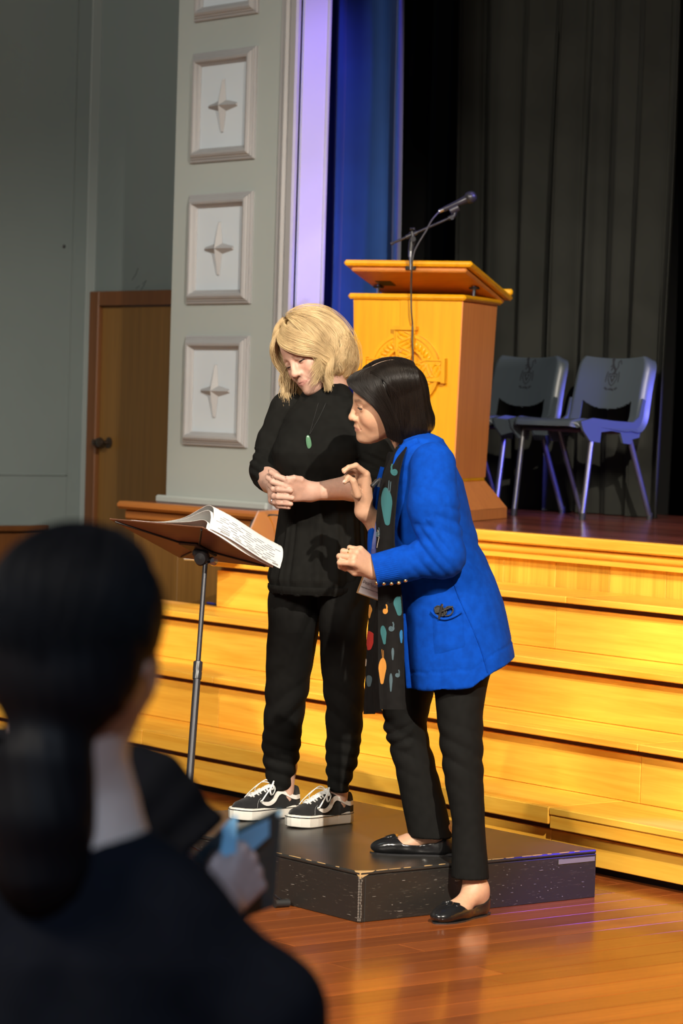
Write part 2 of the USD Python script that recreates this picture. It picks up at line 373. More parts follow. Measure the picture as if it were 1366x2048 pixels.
# door wall and left wall of the hall
WX, WY = -12.786, 8.3
t = Thing('wall_left', 'plain grey-green side wall of the hall', None, kind='structure')
t.part('wall_panel', cbox((WX - 0.2, -1.0, 0), (WX, 8.16, 6.5), 0), 'wall_paint')
t.part('wall_panel', cbox((WX - 0.2, 8.16, 0), (WX - 0.004, WY + 0.2, 6.5), 0), 'wall_paint')
t.part('corner_bead', cbox((WX - 0.003, WY - 0.055, 0), (WX + 0.004, WY + 0.002, 6.5), 0.002), 'corner_paint')
t.part('dado_strip', cbox((WX - 0.01, -1.0, 1.052), (WX + 0.006, 8.16, 1.064), 0.002), 'wall_paint')
t.part('wainscot', cbox((WX - 0.01, 4.0, 0.0), (WX + 0.03, 8.02, 0.77), 0.002), 'frame_wood', label='dark timber wainscot')
t.part('wainscot_cap', cbox((WX - 0.01, 4.0, 0.77), (WX + 0.06, 8.03, 0.80), 0.006), 'frame_wood')
t = Thing('wall_back', 'grey-green wall with the timber door beside the stage', None, kind='structure')
DL, DT = -12.794 + 0.01, 2.00
t.part('wall_panel', cbox((WX - 0.2, WY, DT), (-10.6, WY + 0.15, 6.5), 0), 'wall_paint')
t.part('wall_panel', cbox((-11.80, WY, 0), (-10.6, WY + 0.15, DT), 0), 'wall_paint')
t.part('wing_wall', cbox((-11.05, 7.742, 0), (-10.95, WY + 0.1, 6.2), 0), 'pillar_paint')
# scratches above the door
for pts in ([(264, 560), (272, 548), (276, 536)], [(282, 580), (288, 570), (293, 561), (285, 568)], [(271, 577), (279, 572)]):
    t.part('scuff', tube([atY(a, b, WY - 0.0006) for a, b in pts], 0.0012, 5), 'rubber', label='dark scuff mark')
t.part('scuff', lathe([(0.0, 0.004), (0.006, 0.003), (0.010, 0.0)], atX(128, 493, WX), (1, 0, 0), 10), 'rubber', label='dark scuff mark')
t = Thing('door_1', 'plain brown timber door with a dark frame beside the pillar', None, kind='structure')
t.part('door_frame', cat(cbox((DL, WY - 0.03, 0), (DL + 0.085, WY + 0.1, DT), 0.004), cbox((DL + 0.0855, WY - 0.03, DT - 0.075), (-11.8855, WY + 0.1, DT), 0.004), cbox((-11.885, WY - 0.03, 0), (-11.80, WY + 0.1, DT), 0.004)), 'frame_wood')
dp = t.part('door_leaf', cbox((DL + 0.087, WY - 0.005, 0.01), (-11.887, WY + 0.035, DT - 0.078), 0.002), 'door_wood')
kn = atY(206, 885, WY - 0.03)
hd = lathe([(0.028, 0), (0.028, 0.006), (0.011, 0.010), (0.010, 0.035), (0.020, 0.042), (0.027, 0.055), (0.024, 0.068), (0.0, 0.074)], (kn[0] + 0.02, WY - 0.005, kn[2]), (0, -1, 0))
t.part('door_knob', hd, 'dark_bronze', dp, smooth=40)
t.part('strike_knob', lathe([(0.020, 0), (0.020, 0.01), (0.012, 0.02), (0.016, 0.03), (0.0, 0.036)], (kn[0] - 0.045, WY - 0.03, kn[2]), (0, -1, 0)), 'dark_bronze', smooth=40)

# proscenium pillar
PY, PL, PR = 7.6, -11.07, -10.15
t = Thing('proscenium_pillar', 'pale painted pillar with four framed star panels at the stage edge', None, kind='structure')
t.part('pillar_body', cbox((PL, PY, STZ + 0.0), (PR, PY + 0.14, 6.2), 0.003), 'pillar_paint')
t.part('base_moulding', cbox((PL - 0.05, PY - 0.025, STZ), (-10.27, PY, STZ + 0.035), 0.008), 'pillar_paint')
t.part('corner_moulding', cat(cbox((-10.275, PY - 0.012, STZ), (-10.235, PY, 6.2), 0.006), cbox((-10.233, PY - 0.028, STZ), (-10.205, PY, 6.2), 0.010), cbox((-10.203, PY - 0.018, STZ), (PR, PY + 0.02, 6.2), 0.008)), 'moulding_paint', smooth=20)
t.part('reveal', cbox((PR, PY + 0.018, STZ), (PR + 0.005, PY + 0.15, 6.2), 0.001), 'reveal_paint')
t.part('reveal_bead', cat(cyl((PR + 0.004, PY + 0.152, STZ), (PR + 0.004, PY + 0.152, 6.2), 0.011, 10)), 'moulding_paint', smooth=True)
def mitred(x0, x1, z0, z1, prof, y):
    """picture-frame moulding: profile (inset, projection) swept round a rectangle with mitred corners; one mesh per side"""
    out = []
    C = [(x0, z0, 1, 1), (x1, z0, -1, 1), (x1, z1, -1, -1), (x0, z1, 1, -1)]
    for i in range(4):
        a, b = C[i], C[(i + 1) % 4]; n = len(prof); v = []
        for c in (a, b): v += [(c[0] + c[2] * s, y - h, c[1] + c[3] * s) for s, h in prof]
        f = [(j, j + 1, n + j + 1) for j in range(n - 1)] + [(j, n + j + 1, n + j) for j in range(n - 1)] + [(n - 1, 0, n), (n - 1, n, 2 * n - 1)]
        f += [(0, j, j + 1) for j in range(1, n - 1)] + [(n, n + j + 1, n + j) for j in range(1, n - 1)]
        m = trimesh.Trimesh(np.array(v), np.array(f), process=False); m.fix_normals(); out.append(m)
    return out
prof = [(0, 0), (0, 0.010), (0.006, 0.014), (0.012, 0.014), (0.014, 0.020), (0.020, 0.022), (0.024, 0.028), (0.034, 0.034), (0.044, 0.032), (0.050, 0.024), (0.052, 0.016), (0.058, 0.012), (0.062, 0.006), (0.062, 0)]
for zc in (3.396, 2.765, 2.134, 1.503):
    x0, x1 = -10.932, -10.450; z0, z1 = zc - 0.245, zc + 0.245
    fr = t.part('relief_panel', cbox((x0 + 0.055, PY - 0.004, z0 + 0.055), (x1 - 0.055, PY + 0.001, z1 - 0.055), 0.001), 'panel_paint')
    for m in mitred(x0, x1, z0, z1, prof, PY): t.part('frame_moulding', m, 'moulding_paint', fr, smooth=25)
    xc = (x0 + x1) / 2 - 0.005; y = PY - 0.004; h = 0.030
    # four-pointed star: each arm a ridged, tapering blade with a blunt tip
    for dx, dz, L, w in ((0, 1, 0.118, 0.030), (0, -1, 0.118, 0.030), (1, 0, 0.108, 0.033), (-1, 0, 0.108, 0.033)):
        px, pz = -dz, dx
        P = lambda u, s, hh: (xc + dx * u + px * s, y - hh, zc + dz * u + pz * s)
        tip = 0.008
        v = [P(0, 0, h), P(0.030, w, 0.001), P(L, tip, 0.001), P(L + 0.004, 0, 0.003), P(L, -tip, 0.001), P(0.030, -w, 0.001), P(L - 0.006, 0, 0.011)]
        v = [P(0, 0, h), P(w * 0.72, w * 0.72, 0.001), P(L, tip, 0.001), P(L, -tip, 0.001), P(w * 0.72, -w * 0.72, 0.001), P(L - 0.004, 0, 0.010), P(0, 0, 0)]
        m = trimesh.Trimesh(np.array(v), np.array([(0, 1, 2), (0, 2, 5), (0, 5, 3), (0, 3, 4), (5, 2, 3), (0, 6, 1), (0, 4, 6)]), process=False)
        n = np.cross(np.subtract(v[1], v[0]), np.subtract(v[2], v[0]))
        if n[1] > 0: m.invert()
        t.part('star_point', m, 'moulding_paint', fr)

# stage curtains
def curtain(name, label, x0, x1, y, z0, z1, mtl, amp, period, seed, group=None, yaw=0.0):
    r = np.random.default_rng(seed); n = int(abs(x1 - x0) / period * 14) + 2; u = np.linspace(0, 1, n); zz = np.linspace(0, 1, 40)
    ph = np.cumsum(np.r_[0, np.abs(1 + 0.35 * gaussian_filter(r.normal(size=n - 1) * 3, 6))]); ph = ph / ph[-1] * abs(x1 - x0) / period * 2 * PI
    am = amp * (1 + 0.5 * gaussian_filter(r.normal(size=n) * 4, 9))
    Pn = np.zeros((n, 40, 3))
    for j, w in enumerate(zz):
        sway = 0.02 * np.sin(ph * 0.23 + w * 3.0) * (1 - w) + 0.012 * np.sin(ph * 0.11 + w * 7)
        a = am * (1 - 0.25 * w)
        Pn[:, j, 0] = x0 + (x1 - x0) * u + sway + a * 0.5 * np.sin(ph * 2 + 0.4)
        Pn[:, j, 1] = y + a * np.sin(ph + 0.25 * np.sin(w * 5 + ph * 0.3)) + 0.3 * a * np.sin(2.3 * ph + 1) + yaw * (x1 - x0) * u
        Pn[:, j, 2] = z0 + (z1 - z0) * w
    path = single(name, grid(Pn, 0.004), mtl, label, 'curtain', smooth=True, group=group)
curtain('black_stage_curtain', 'charcoal stage curtain in deep folds behind the stacking chairs', -11.12, -9.50, 9.24, STZ + 0.004, 5.6, 'black_curtain', 0.035, 0.21, 11)
curtain('black_stage_curtain', 'black stage curtain at the far side edge of the picture beyond the chairs', -9.44, -6.6, 9.34, STZ + 0.004, 5.6, 'void_black', 0.03, 0.2, 12)
curtain('black_stage_curtain', 'pitch black stage curtain behind the blue curtain and lectern', -13.0, -10.9, 9.7, STZ + 0.004, 5.6, 'void_black', 0.03, 0.24, 13)
curtain('blue_stage_curtain', 'royal blue velvet stage curtain beside the pale pillar', -10.86, -10.22, 8.14, STZ + 0.004, 5.6, 'blue_curtain', 0.075, 0.36, 14, yaw=0.25)
single('wall_stage', cbox((-13.4, 10.0, 0.8), (XR, 10.1, 6.2), 0), 'void_black', 'black back wall of the stage', kind='structure')
# ================================================================== furniture and small things
def solidify(P, keep, thick):
    """grid sheet with the cells of keep, given thickness"""
    nu, nv, _ = P.shape; idx = np.arange(nu * nv).reshape(nu, nv); I, J = np.nonzero(keep)
    f = np.vstack([np.c_[idx[I, J], idx[I + 1, J], idx[I + 1, J + 1]], np.c_[idx[I, J], idx[I + 1, J + 1], idx[I, J + 1]]])
    v = P.reshape(-1, 3); fn = np.cross(v[f[:, 1]] - v[f[:, 0]], v[f[:, 2]] - v[f[:, 0]]); n = np.zeros_like(v)
    for k in range(3): np.add.at(n, f[:, k], fn)
    n /= np.maximum(np.linalg.norm(n, axis=1, keepdims=True), 1e-12); N = len(v)
    e = np.vstack([f[:, [0, 1]], f[:, [1, 2]], f[:, [2, 0]]]); key = set(map(tuple, e.tolist()))
    b = np.array([q for q in e.tolist() if (q[1], q[0]) not in key])
    side = np.vstack([np.c_[b[:, 1], b[:, 0], b[:, 0] + N], np.c_[b[:, 1], b[:, 0] + N, b[:, 1] + N]])
    m = trimesh.Trimesh(np.vstack([v, v - n * thick]), np.vstack([f, f[:, ::-1] + N, side]), process=False); m.remove_unreferenced_vertices(); return m

def extr(poly, h0, h1):
    ps = getattr(poly, 'geoms', [poly])
    return cat(*[place(trimesh.creation.extrude_polygon(p, h1 - h0, engine='earcut'), None, (0, 0, h0)) for p in ps if p.area > 1e-9])

# ---------------- lectern
LC = A3(-9.738 + 0.031, 7.934 + 0.040, STZ); LR = frame((0.851, 0.525, 0), (-0.525, 0.851, 0))
def lw(m): return place(m, LR, LC)
t = Thing('lectern', 'honey timber lectern with a carved ring cross on its front and a tilted top', 'lectern', LC)
t.part('body', lw(hull([(sx * w, sy * d, z) for w, d, z in ((0.215, 0.215, 0.10), (0.240, 0.235, 0.915)) for sx in (-1, 1) for sy in (-1, 1)])), 'lectern_wood')
t.part('side_board', lw(hull([(x + 0.0005, sy * d, z) for x, d, z in ((0.2155, 0.214, 0.175), (0.2385, 0.2345, 0.914), (0.222, 0.214, 0.175), (0.2445, 0.2345, 0.914)) for sy in (-1, 1)])), 'lectern_red_lit_wood', label='timber side board with the red stage wash in its colour')
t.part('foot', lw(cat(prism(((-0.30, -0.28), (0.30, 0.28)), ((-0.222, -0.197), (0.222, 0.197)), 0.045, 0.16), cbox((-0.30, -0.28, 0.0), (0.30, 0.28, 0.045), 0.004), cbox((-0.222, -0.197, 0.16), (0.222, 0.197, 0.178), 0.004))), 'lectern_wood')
t.part('foot_side_board', lw(hull([(x, sy * d, z) for x, d, z in ((0.3005, 0.279, 0.001), (0.3005, 0.279, 0.045), (0.2225, 0.1965, 0.16), (0.2225, 0.1965, 0.177), (0.3035, 0.279, 0.001), (0.3035, 0.279, 0.046), (0.2258, 0.1965, 0.161), (0.2258, 0.1965, 0.177)) for sy in (-1, 1)][:0] or [(0.3005, -0.279, 0.0455), (0.3005, 0.279, 0.0455), (0.2235, 0.1965, 0.16), (0.2235, -0.1965, 0.16), (0.3035, -0.279, 0.0465), (0.3035, 0.279, 0.0465), (0.2265, 0.1965, 0.161), (0.2265, -0.1965, 0.161)])), 'lectern_red_lit_wood', label='timber side of the foot with the red stage wash in its colour')
t.part('foot_side_board', lw(cbox((0.3002, -0.279, 0.001), (0.3035, 0.279, 0.0452), 0.001)), 'lectern_red_lit_wood')
t.part('cornice', lw(cbox((-0.260, -0.255, 0.915), (0.262, 0.262, 0.939), 0.009)), 'lectern_wood')
th = math.radians(11.5); RT = np.array([[1, 0, 0], [0, math.cos(th), math.sin(th)], [0, -math.sin(th), math.cos(th)]])
def desk(m): return lw(place(m, RT, (0, -0.250, 1.080)))
t.part('desk_top', desk(cbox((-0.283, 0, -0.024), (0.283, 0.60, 0.0), 0.008)), 'lectern_wood')
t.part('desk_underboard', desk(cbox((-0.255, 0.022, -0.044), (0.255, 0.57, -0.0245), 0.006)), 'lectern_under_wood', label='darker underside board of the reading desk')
t.part('page_stop', desk(cbox((-0.283, 0.575, 0.0), (0.283, 0.60, 0.026), 0.006)), 'lectern_wood')
for sx in (-1, 1):
    p = t.part('support_rod', lw(cyl((sx * 0.215, 0.0, 0.938), (sx * 0.215, 0.0, 0.99), 0.007, 10)), 'chrome', smooth=40)
    t.part('bracket', lw(cbox((sx * 0.215 - 0.018, -0.02, 0.972), (sx * 0.215 + 0.018, 0.02, 0.980), 0.002)), 'black_metal', p)
t.part('cable_plate', desk(cbox((-0.205, 0.19, -0.0475), (-0.135, 0.26, -0.0443), 0.001)), 'black_metal', label='black plate under the desk')
t.part('cable_plate', lw(cbox((-0.01, -0.247, 1.038), (0.035, -0.237, 1.064), 0.003)), 'black_metal', label='black bracket under the front edge')
# carved ring cross
ring = Point(0, 0).buffer(0.150, 48).difference(Point(0, 0).buffer(0.088, 48))
def armp(a):
    q = Polygon([(-0.024, 0.0), (-0.024, 0.045), (-0.042, 0.095), (-0.042, 0.172), (0.042, 0.172), (0.042, 0.095), (0.024, 0.045), (0.024, 0.0)]).buffer(0.004)
    return affinity.rotate(q, a, origin=(0, 0))
arms = union_all([armp(a) for a in (0, 90, 180, 270)] + [Point(0, 0).buffer(0.036)])
TF = math.atan2(0.025, 0.828)
def carve(m): # x right, y up, z out of the front
    v, f = tri(m); z0 = 0.622
    q = np.c_[v[:, 0], -0.2155 - (0.622 - 0.10 + v[:, 1]) * 0.0245 - v[:, 2], z0 + v[:, 1]]
    return lw(trimesh.Trimesh(q, f, process=False))
fx = lambda m: (m.invert() or m)
rim = Point(0, 0).buffer(0.155, 48).difference(Point(0, 0).buffer(0.140, 48))
for g1, g2 in zip(ring.difference(arms.buffer(-0.001)).geoms, rim.difference(arms.buffer(-0.001)).geoms):
    rp = t.part('ring_quarter', carve(cat(extr(g1, -0.004, 0.017), extr(g2, 0, 0.024))), 'lectern_wood')
ap = t.part('carved_cross', carve(cat(extr(arms, -0.004, 0.024), extr(arms.difference(arms.buffer(-0.006)), 0.024, 0.030))), 'lectern_wood')
for a in (0, 90, 270, 180):
    caps = affinity.rotate(sbox(-0.052, 0.166, 0.052, 0.182), a, origin=(0, 0)); t.part('arm_cap', carve(extr(caps, -0.002, 0.036)), 'lectern_wood', ap)
def knot(x0, x1, w, n, a):
    u = np.linspace(0, 1, 60); out = []
    for s in (0, PI, PI / 2):
        x = np.sin(u * n * PI * 2 + s) * w; y = x0 + (x1 - x0) * u; c, d = math.cos(math.radians(a)), math.sin(math.radians(a))
        out.append(tube(np.c_[c * x - d * y, d * x + c * y, 0.024 + 0.003 * np.cos(u * n * 4 * PI + s)], 0.0042, 6))
    return cat(*out)
for a in (0, 90, 180, 270): t.part('knot_carving', carve(knot(0.05, 0.160, 0.027, 1.5, a)), 'lectern_wood', ap, smooth=60)
for q in range(4):
    b = []
    for k in range(5):
        an = math.radians(90 * q + 26 + k * 9.5)
        b.append(place(trimesh.creation.icosphere(2, 1.0).apply_transform(np.diag([0.017, 0.0085, 0.008, 1])), rotz(an + 0.35), (0.114 * math.cos(an), 0.114 * math.sin(an), 0.017)))
    t.part('bead_carving', carve(cat(*b)), 'lectern_wood', rp, smooth=True)
t.part('batten', carve(cbox((-0.03, 0.182, -0.003), (0.02, 0.294, 0.004), 0.001)), 'lectern_wood')

# ---------------- microphone on a short boom at the lectern
D0 = 12.22
mp = lambda x, y, d=0.0: atd(x, y, D0 + d)
t = Thing('microphone_stand', 'short black boom stand clamped to the top of the lectern', 'microphone stand', mp(822, 516))
t.part('clamp_stem', cat(cyl(mp(821.5, 540), mp(821.5, 502), 0.0065, 12), cyl(mp(821.5, 514), mp(822, 500), 0.010, 14)), 'chrome', smooth=40)
t.part('swivel', cat(cyl(mp(822, 502), mp(823.5, 486), 0.0125, 14), cyl(mp(823.5, 488), mp(826, 478), 0.014, 14), cyl(mp(826, 478, -0.03), mp(826, 478, 0.03), 0.0115, 14), cyl(mp(826, 474), mp(823, 463), 0.010, 12), cbox((-0.014, -0.005, -0.005), (0.014, 0.005, 0.005), 0.002, None, mp(825, 458))), 'satin_black', smooth=40)
t.part('boom_arm', cyl(mp(785, 486.5), mp(899, 436), 0.0052, 12), 'led_black', smooth=40)
t.part('boom_collar', cyl(mp(812, 474.5), mp(834, 465), 0.0085, 12), 'satin_black', smooth=40)
t.part('end_cap', cyl(mp(781.5, 488), mp(785, 486.5), 0.0065, 12), 'rubber', smooth=40)
t.part('microphone_clip', cat(cyl(mp(897, 437), mp(909, 431), 0.009, 12), cyl(mp(908, 432), mp(912, 420), 0.007, 10), cyl(mp(900, 423), mp(916, 414), 0.0165, 14), cyl(mp(904, 436, -0.02), mp(904, 436, 0.02), 0.008, 10)), 'satin_black', smooth=40)
t = Thing('microphone', 'dark handheld microphone in the clip of the lectern boom', 'microphone', mp(905, 412))
ax = mp(925, 402) - mp(885, 420)
t.part('handle', lathe([(0.0085, 0), (0.0105, 0.004), (0.0115, 0.03), (0.0135, 0.07), (0.0160, 0.092), (0.0175, 0.098), (0.0175, 0.104), (0.0, 0.105)], mp(887, 419), ax, 18), 'led_black', smooth=40)
t.part('grille', lathe([(0.0175, 0), (0.0235, 0.006), (0.0255, 0.014), (0.0255, 0.022), (0.022, 0.034), (0.014, 0.042), (0.0, 0.045)], mp(887, 419) + ax / np.linalg.norm(ax) * 0.104, ax, 18), 'black_metal', smooth=40)
t.part('connector', lathe([(0.007, -0.022), (0.0085, -0.018), (0.0085, 0.001), (0.0, 0.002)], mp(887, 419), ax, 14), 'chrome', smooth=40)
t.part('release_tab', cyl(mp(890, 420.5), mp(889, 423), 0.004, 8), 'chrome')
cable = spline([mp(881, 422), mp(873, 429, -0.02), mp(862, 443, -0.04), mp(852, 462, -0.05), mp(838, 485, -0.06), mp(829, 503, -0.07), mp(824.5, 525, -0.075), mp(822.5, 560, -0.02), mp(822.3, 590, 0.02), mp(823, 625, 0.03), mp(825, 650, 0.05), mp(824.5, 680, 0.04), mp(826, 720, 0.045), mp(825, 790, 0.06), mp(822, 850, 0.06), mp(820, 1000, 0.03), mp(819, 1040, 0.03)], 8)
single('microphone_cable', tube(cable, 0.0036, 8), 'cable_grey', 'thin dark microphone cable hanging down the front of the lectern', 'cable', smooth=True)
# small things left at the low edge of the reading desk
k0 = LC + LR @ (RT @ A3(0.235, 0.455, 0.010) + A3(0, -0.250, 1.080))
t = Thing('presentation_clicker', 'small dark clicker with a pale body at the low edge of the lectern top', 'clicker', k0)
t.part('body', cat(place(cbox((-0.02, -0.05, -0.010), (0.02, 0.012, 0.006), 0.003), LR @ RT, k0)), 'satin_black'); t.part('cap', place(cbox((-0.012, -0.012, 0.0062), (0.012, 0.006, 0.016), 0.004), LR @ RT, k0), 'chrome')

# ---------------- stacking chairs
def make_chair(name, label, at_, yaw):
    R = rotz(yaw); W = lambda m: place(m, R, at_)
    t = Thing(name, label, 'chair', at_, group='grey stacking chairs on the stage')
    # side profile (depth y, height z) from the front lip to the top of the back
    side = spline([(-0.235, 0.405), (-0.225, 0.428), (-0.17, 0.437), (-0.05, 0.424), (0.08, 0.412), (0.130, 0.420), (0.152, 0.448), (0.162, 0.50), (0.180, 0.59), (0.202, 0.675), (0.213, 0.713), (0.218, 0.722)], 14)
    L = np.r_[0, np.cumsum(np.linalg.norm(np.diff(side, axis=0), axis=1))]; L /= L[-1]
    nu, nv = 130, 110; u = np.linspace(0, 1, nu); y, z = np.interp(u, L, side[:, 0]), np.interp(u, L, side[:, 1])
    hw = np.interp(u, [0, 0.06, 0.2, 0.5, 0.62, 0.93, 0.98, 1], [0.180, 0.200, 0.215, 0.225, 0.228, 0.224, 0.214, 0.188]); hw = gaussian_filter(hw, 2)
    v = np.linspace(-1, 1, nv); Pn = np.zeros((nu, nv, 3)); back = np.clip((u - 0.46) / 0.12, 0, 1); seat = np.clip((0.5 - u) / 0.1, 0, 1)
    Pn[..., 0] = hw[:, None] * v; curl = np.clip((np.abs(v) - 0.84) / 0.16, 0, 1) ** 2
    dish = 1 - v ** 2
    tn = np.gradient(np.c_[y, z], axis=0); tn /= np.linalg.norm(tn, axis=1, keepdims=True); nrm = np.c_[-tn[:, 1], tn[:, 0]]   # towards the sitter
    off = (-0.022 * dish[None] * (0.3 + 0.7 * back[:, None])) + (-0.03 * curl[None]) * (0.4 + 0.6 * (1 - back[:, None]))
    off = np.where(back[:, None] > 0.5, -0.026 * dish[None] - 0.045 * curl[None], off)
    off = gaussian_filter(off, (2.5, 0.5))
    Pn[..., 1] = y[:, None] + nrm[:, :1] * off; Pn[..., 2] = z[:, None] + nrm[:, 1:] * off
    uc, vc = (u[:-1] + u[1:]) / 2, (v[:-1] + v[1:]) / 2; U, V = np.meshgrid(uc, vc, indexing='ij')
    x = V * 0.21; hole = (np.abs(x) < 0.138) & (U > 0.535 + 0.032 * (x / 0.138) ** 2) & (U < 0.655 + 0.055 * (x / 0.138) ** 2)
    sh = t.part('shell', W(solidify(Pn, ~hole, 0.006)), 'chair_plastic', smooth=50, label='grey moulded plastic seat and back with a smile-shaped opening')
    for s in (-1, 1):
        sk = Polygon([(-0.225, 0.425), (-0.21, 0.39), (-0.165, 0.345), (-0.105, 0.34), (-0.10, 0.385), (-0.03, 0.392), (0.03, 0.385), (0.05, 0.338), (0.095, 0.335), (0.10, 0.355), (0.15, 0.365), (0.165, 0.43), (0.19, 0.52), (0.172, 0.53), (0.15, 0.45), (0.11, 0.425), (-0.02, 0.43), (-0.15, 0.44)]).buffer(0.006).buffer(-0.003)
        m = extr(sk, -0.006, 0.006); vv, ff = tri(m)
        t.part('side_skirt', W(trimesh.Trimesh(np.c_[s * (0.214 + 0 * vv[:, 2]) + vv[:, 2], vv[:, 0], vv[:, 1]], ff, process=False)), 'chair_plastic', sh, smooth=40)
    for s in (-1, 1):
        for (a, b) in (((s * 0.207, -0.135, 0.425), (s * 0.205, -0.185, 0.012)), ((s * 0.207, 0.075, 0.42), (s * 0.205, 0.255, 0.012))):
            l = t.part('leg', W(tube([a, np.add(a, np.subtract(b, a) * 0.5), b], 0.0125, 14)), 'chair_leg', smooth=50)
            t.part('foot_cap', W(cyl(np.subtract(b, (0, 0, 0.012)), np.add(b, (0, 0, 0.018)), 0.0145, 12)), 'rubber', l, smooth=50)
    t.part('cross_brace', W(cat(cyl((-0.205, -0.14, 0.39), (0.205, -0.14, 0.39), 0.010, 10), cyl((-0.205, 0.085, 0.385), (0.205, 0.085, 0.385), 0.010, 10))), 'chair_leg', smooth=50)
    # printed crest on the back: lion above a pointed shield with a chevron, scroll below
    def on_back(poly, lift=0.0045):
        m = extr(poly, 0, 0.0006); vv, ff = tri(m); zz = vv[:, 1]
        uu = np.interp(zz, z[60:], u[60:]); d = np.interp(uu, u, y) ; k = -0.026 * (1 - (vv[:, 0] / 0.21) ** 2)
        nx, nz = np.interp(uu, u, nrm[:, 0]), np.interp(uu, u, nrm[:, 1])
        q = np.c_[vv[:, 0], d + nx * (k + lift + vv[:, 2]), zz + nz * (k + lift + vv[:, 2]) * 0]
        return W(trimesh.Trimesh(q, ff, process=False))
    sc = lambda g: affinity.translate(affinity.scale(g, 0.00155, 0.00155, origin=(0, 0)), 0.0, 0.640)
    shield = Polygon([(-17, 2), (17, 2), (18, -14), (10, -28), (0, -36), (-10, -28), (-18, -14)])
    lion = union_all([LineString([(-10, 42), (-7, 30), (-3, 22), (4, 14), (6, 6)]).buffer(3.4), Point(-9, 42).buffer(5.5), LineString([(-5, 28), (-13, 22)]).buffer(2.2), LineString([(-3, 24), (-10, 12)]).buffer(2.2), LineString([(6, 8), (0, 3)]).buffer(2.4), LineString([(7, 10), (14, 22), (12, 34), (20, 40), (24, 30)]).buffer(1.8)])
    crest = union_all([shield.difference(shield.buffer(-3.2)), lion, Polygon([(-12, -4), (12, -4), (0, -26)]).difference(Point(0, -10).buffer(4.5)), LineString([(-22, -40), (-12, -46), (0, -43), (12, -46), (22, -40)]).buffer(3.0), LineString([(-24, -22), (-24, -8), (-21, 6)]).buffer(1.8), LineString([(24, -22), (24, -8), (21, 6)]).buffer(1.8)])
    t.part('crest_print', on_back(sc(crest)), 'crest_ink', sh, label='dark printed crest of a lion above a shield')
    return t
CYAW = math.radians(5)
CH = atz(1164.5, 1040, STZ) - rotz(CYAW) @ A3(0.205, -0.185, 0)
c1 = make_chair('stacking_chair', 'grey moulded plastic chair standing clear of the lectern, its whole seat in view', CH, CYAW)
c2p = numbered('/World/stacking_chair')
x = UsdGeom.Xform.Define(stage, c2p); x.AddTranslateOp().Set(Gf.Vec3d(*(CH + A3(-0.60, 0.02, 0)).tolist()))
x.GetPrim().GetReferences().AddInternalReference(Sdf.Path(c1.path)); 
# the reference brings c1's own translate; this prim's stronger opinion moves the copy
tag(x.GetPrim(), 'grey moulded plastic chair half hidden behind the lectern', 'chair', None, 'grey stacking chairs on the stage'); x.GetPrim().SetInstanceable(True)

# ---------------- black platform box
matk = usdkit.material(stage, M('scuffed_black'), {
    'g': ('geometry', {}), 'm1': ('mapping', {'scale': (7, 7, 60)}), 'm2': ('mapping', {'scale': (30, 30, 300), 'rotation': (0.3, 0.2, 0.0)}), 'm3': ('mapping', {'scale': (60, 60, 60)}),
    'n1': ('noise_texture', {'scale': 1.0, 'detail': 8.0, 'roughness': 0.75}), 'n2': ('noise_texture', {'scale': 1.0, 'detail': 4.0, 'roughness': 0.6}), 'n3': ('voronoi_texture', {'scale': 0.6, 'feature': 'f1'}),
    'r1': ('rgb_ramp', {'ramp': [(0.60, (0, 0, 0)), (0.76, (0.4, 0.4, 0.4))]}), 'r2': ('rgb_ramp', {'ramp': [(0.63, (0, 0, 0)), (0.70, (0.7, 0.7, 0.7))]}), 'r3': ('rgb_ramp', {'ramp': [(0.0, (0.0, 0.0, 0.0)), (0.01, (0, 0, 0))]}),
    'a1': ('math', {'math_type': 'maximum'}), 'a2': ('math', {'math_type': 'maximum'}),
    'mx': ('mix_color', {'a': (0.020, 0.018, 0.016), 'b': (0.17, 0.145, 0.115)}), 'p': ('principled_bsdf', {'roughness': 0.46})},
    [('g.position', 'm1.vector'), ('g.position', 'm2.vector'), ('g.position', 'm3.vector'), ('m1.vector', 'n1.vector'), ('m2.vector', 'n2.vector'), ('m3.vector', 'n3.vector'), ('n1.fac', 'r1.fac'), ('n2.fac', 'r2.fac'), ('n3.distance', 'r3.fac'),
     ('r1.color', 'a1.value1'), ('r2.color', 'a1.value2'), ('a1.value', 'a2.value1'), ('r3.color', 'a2.value2'), ('a2.value', 'mx.fac'), ('mx.result', 'p.base_color')], surface='p.BSDF')
matnoise('box_top_black', (0.020, 0.019, 0.018), (0.034, 0.031, 0.028), 7, 0.33, 0.12, bscale=500)
BX0, BX1, BY0, BY1, BH = -7.69, -6.494, 5.158, 6.067, 0.145
t = Thing('platform_box', 'low black painted platform box with scuffed chipped sides', 'platform', ((BX0 + BX1) / 2, (BY0 + BY1) / 2, 0))
t.part('top_board', cbox((BX0, BY0, BH - 0.012), (BX1, BY1, BH), 0.004), 'box_top_black')
t.part('front_side', cbox((BX0 + 0.001, BY0 + 0.001, 0), (BX1 - 0.001, BY0 + 0.02, BH - 0.0122), 0.002), 'scuffed_black')
t.part('right_side', cbox((BX1 - 0.02, BY0 + 0.0202, 0), (BX1 - 0.001, BY1 - 0.001, BH - 0.0122), 0.002), 'scuffed_black')
t.part('rear_side', cbox((BX0 + 0.001, BY1 - 0.02, 0), (BX1 - 0.0202, BY1 - 0.001, BH - 0.0122), 0.002), 'scuffed_black')
t.part('left_side', cbox((BX0 + 0.001, BY0 + 0.0202, 0), (BX0 + 0.02, BY1 - 0.0202, BH - 0.0122), 0.002), 'scuffed_black')
g = np.random.default_rng(5)
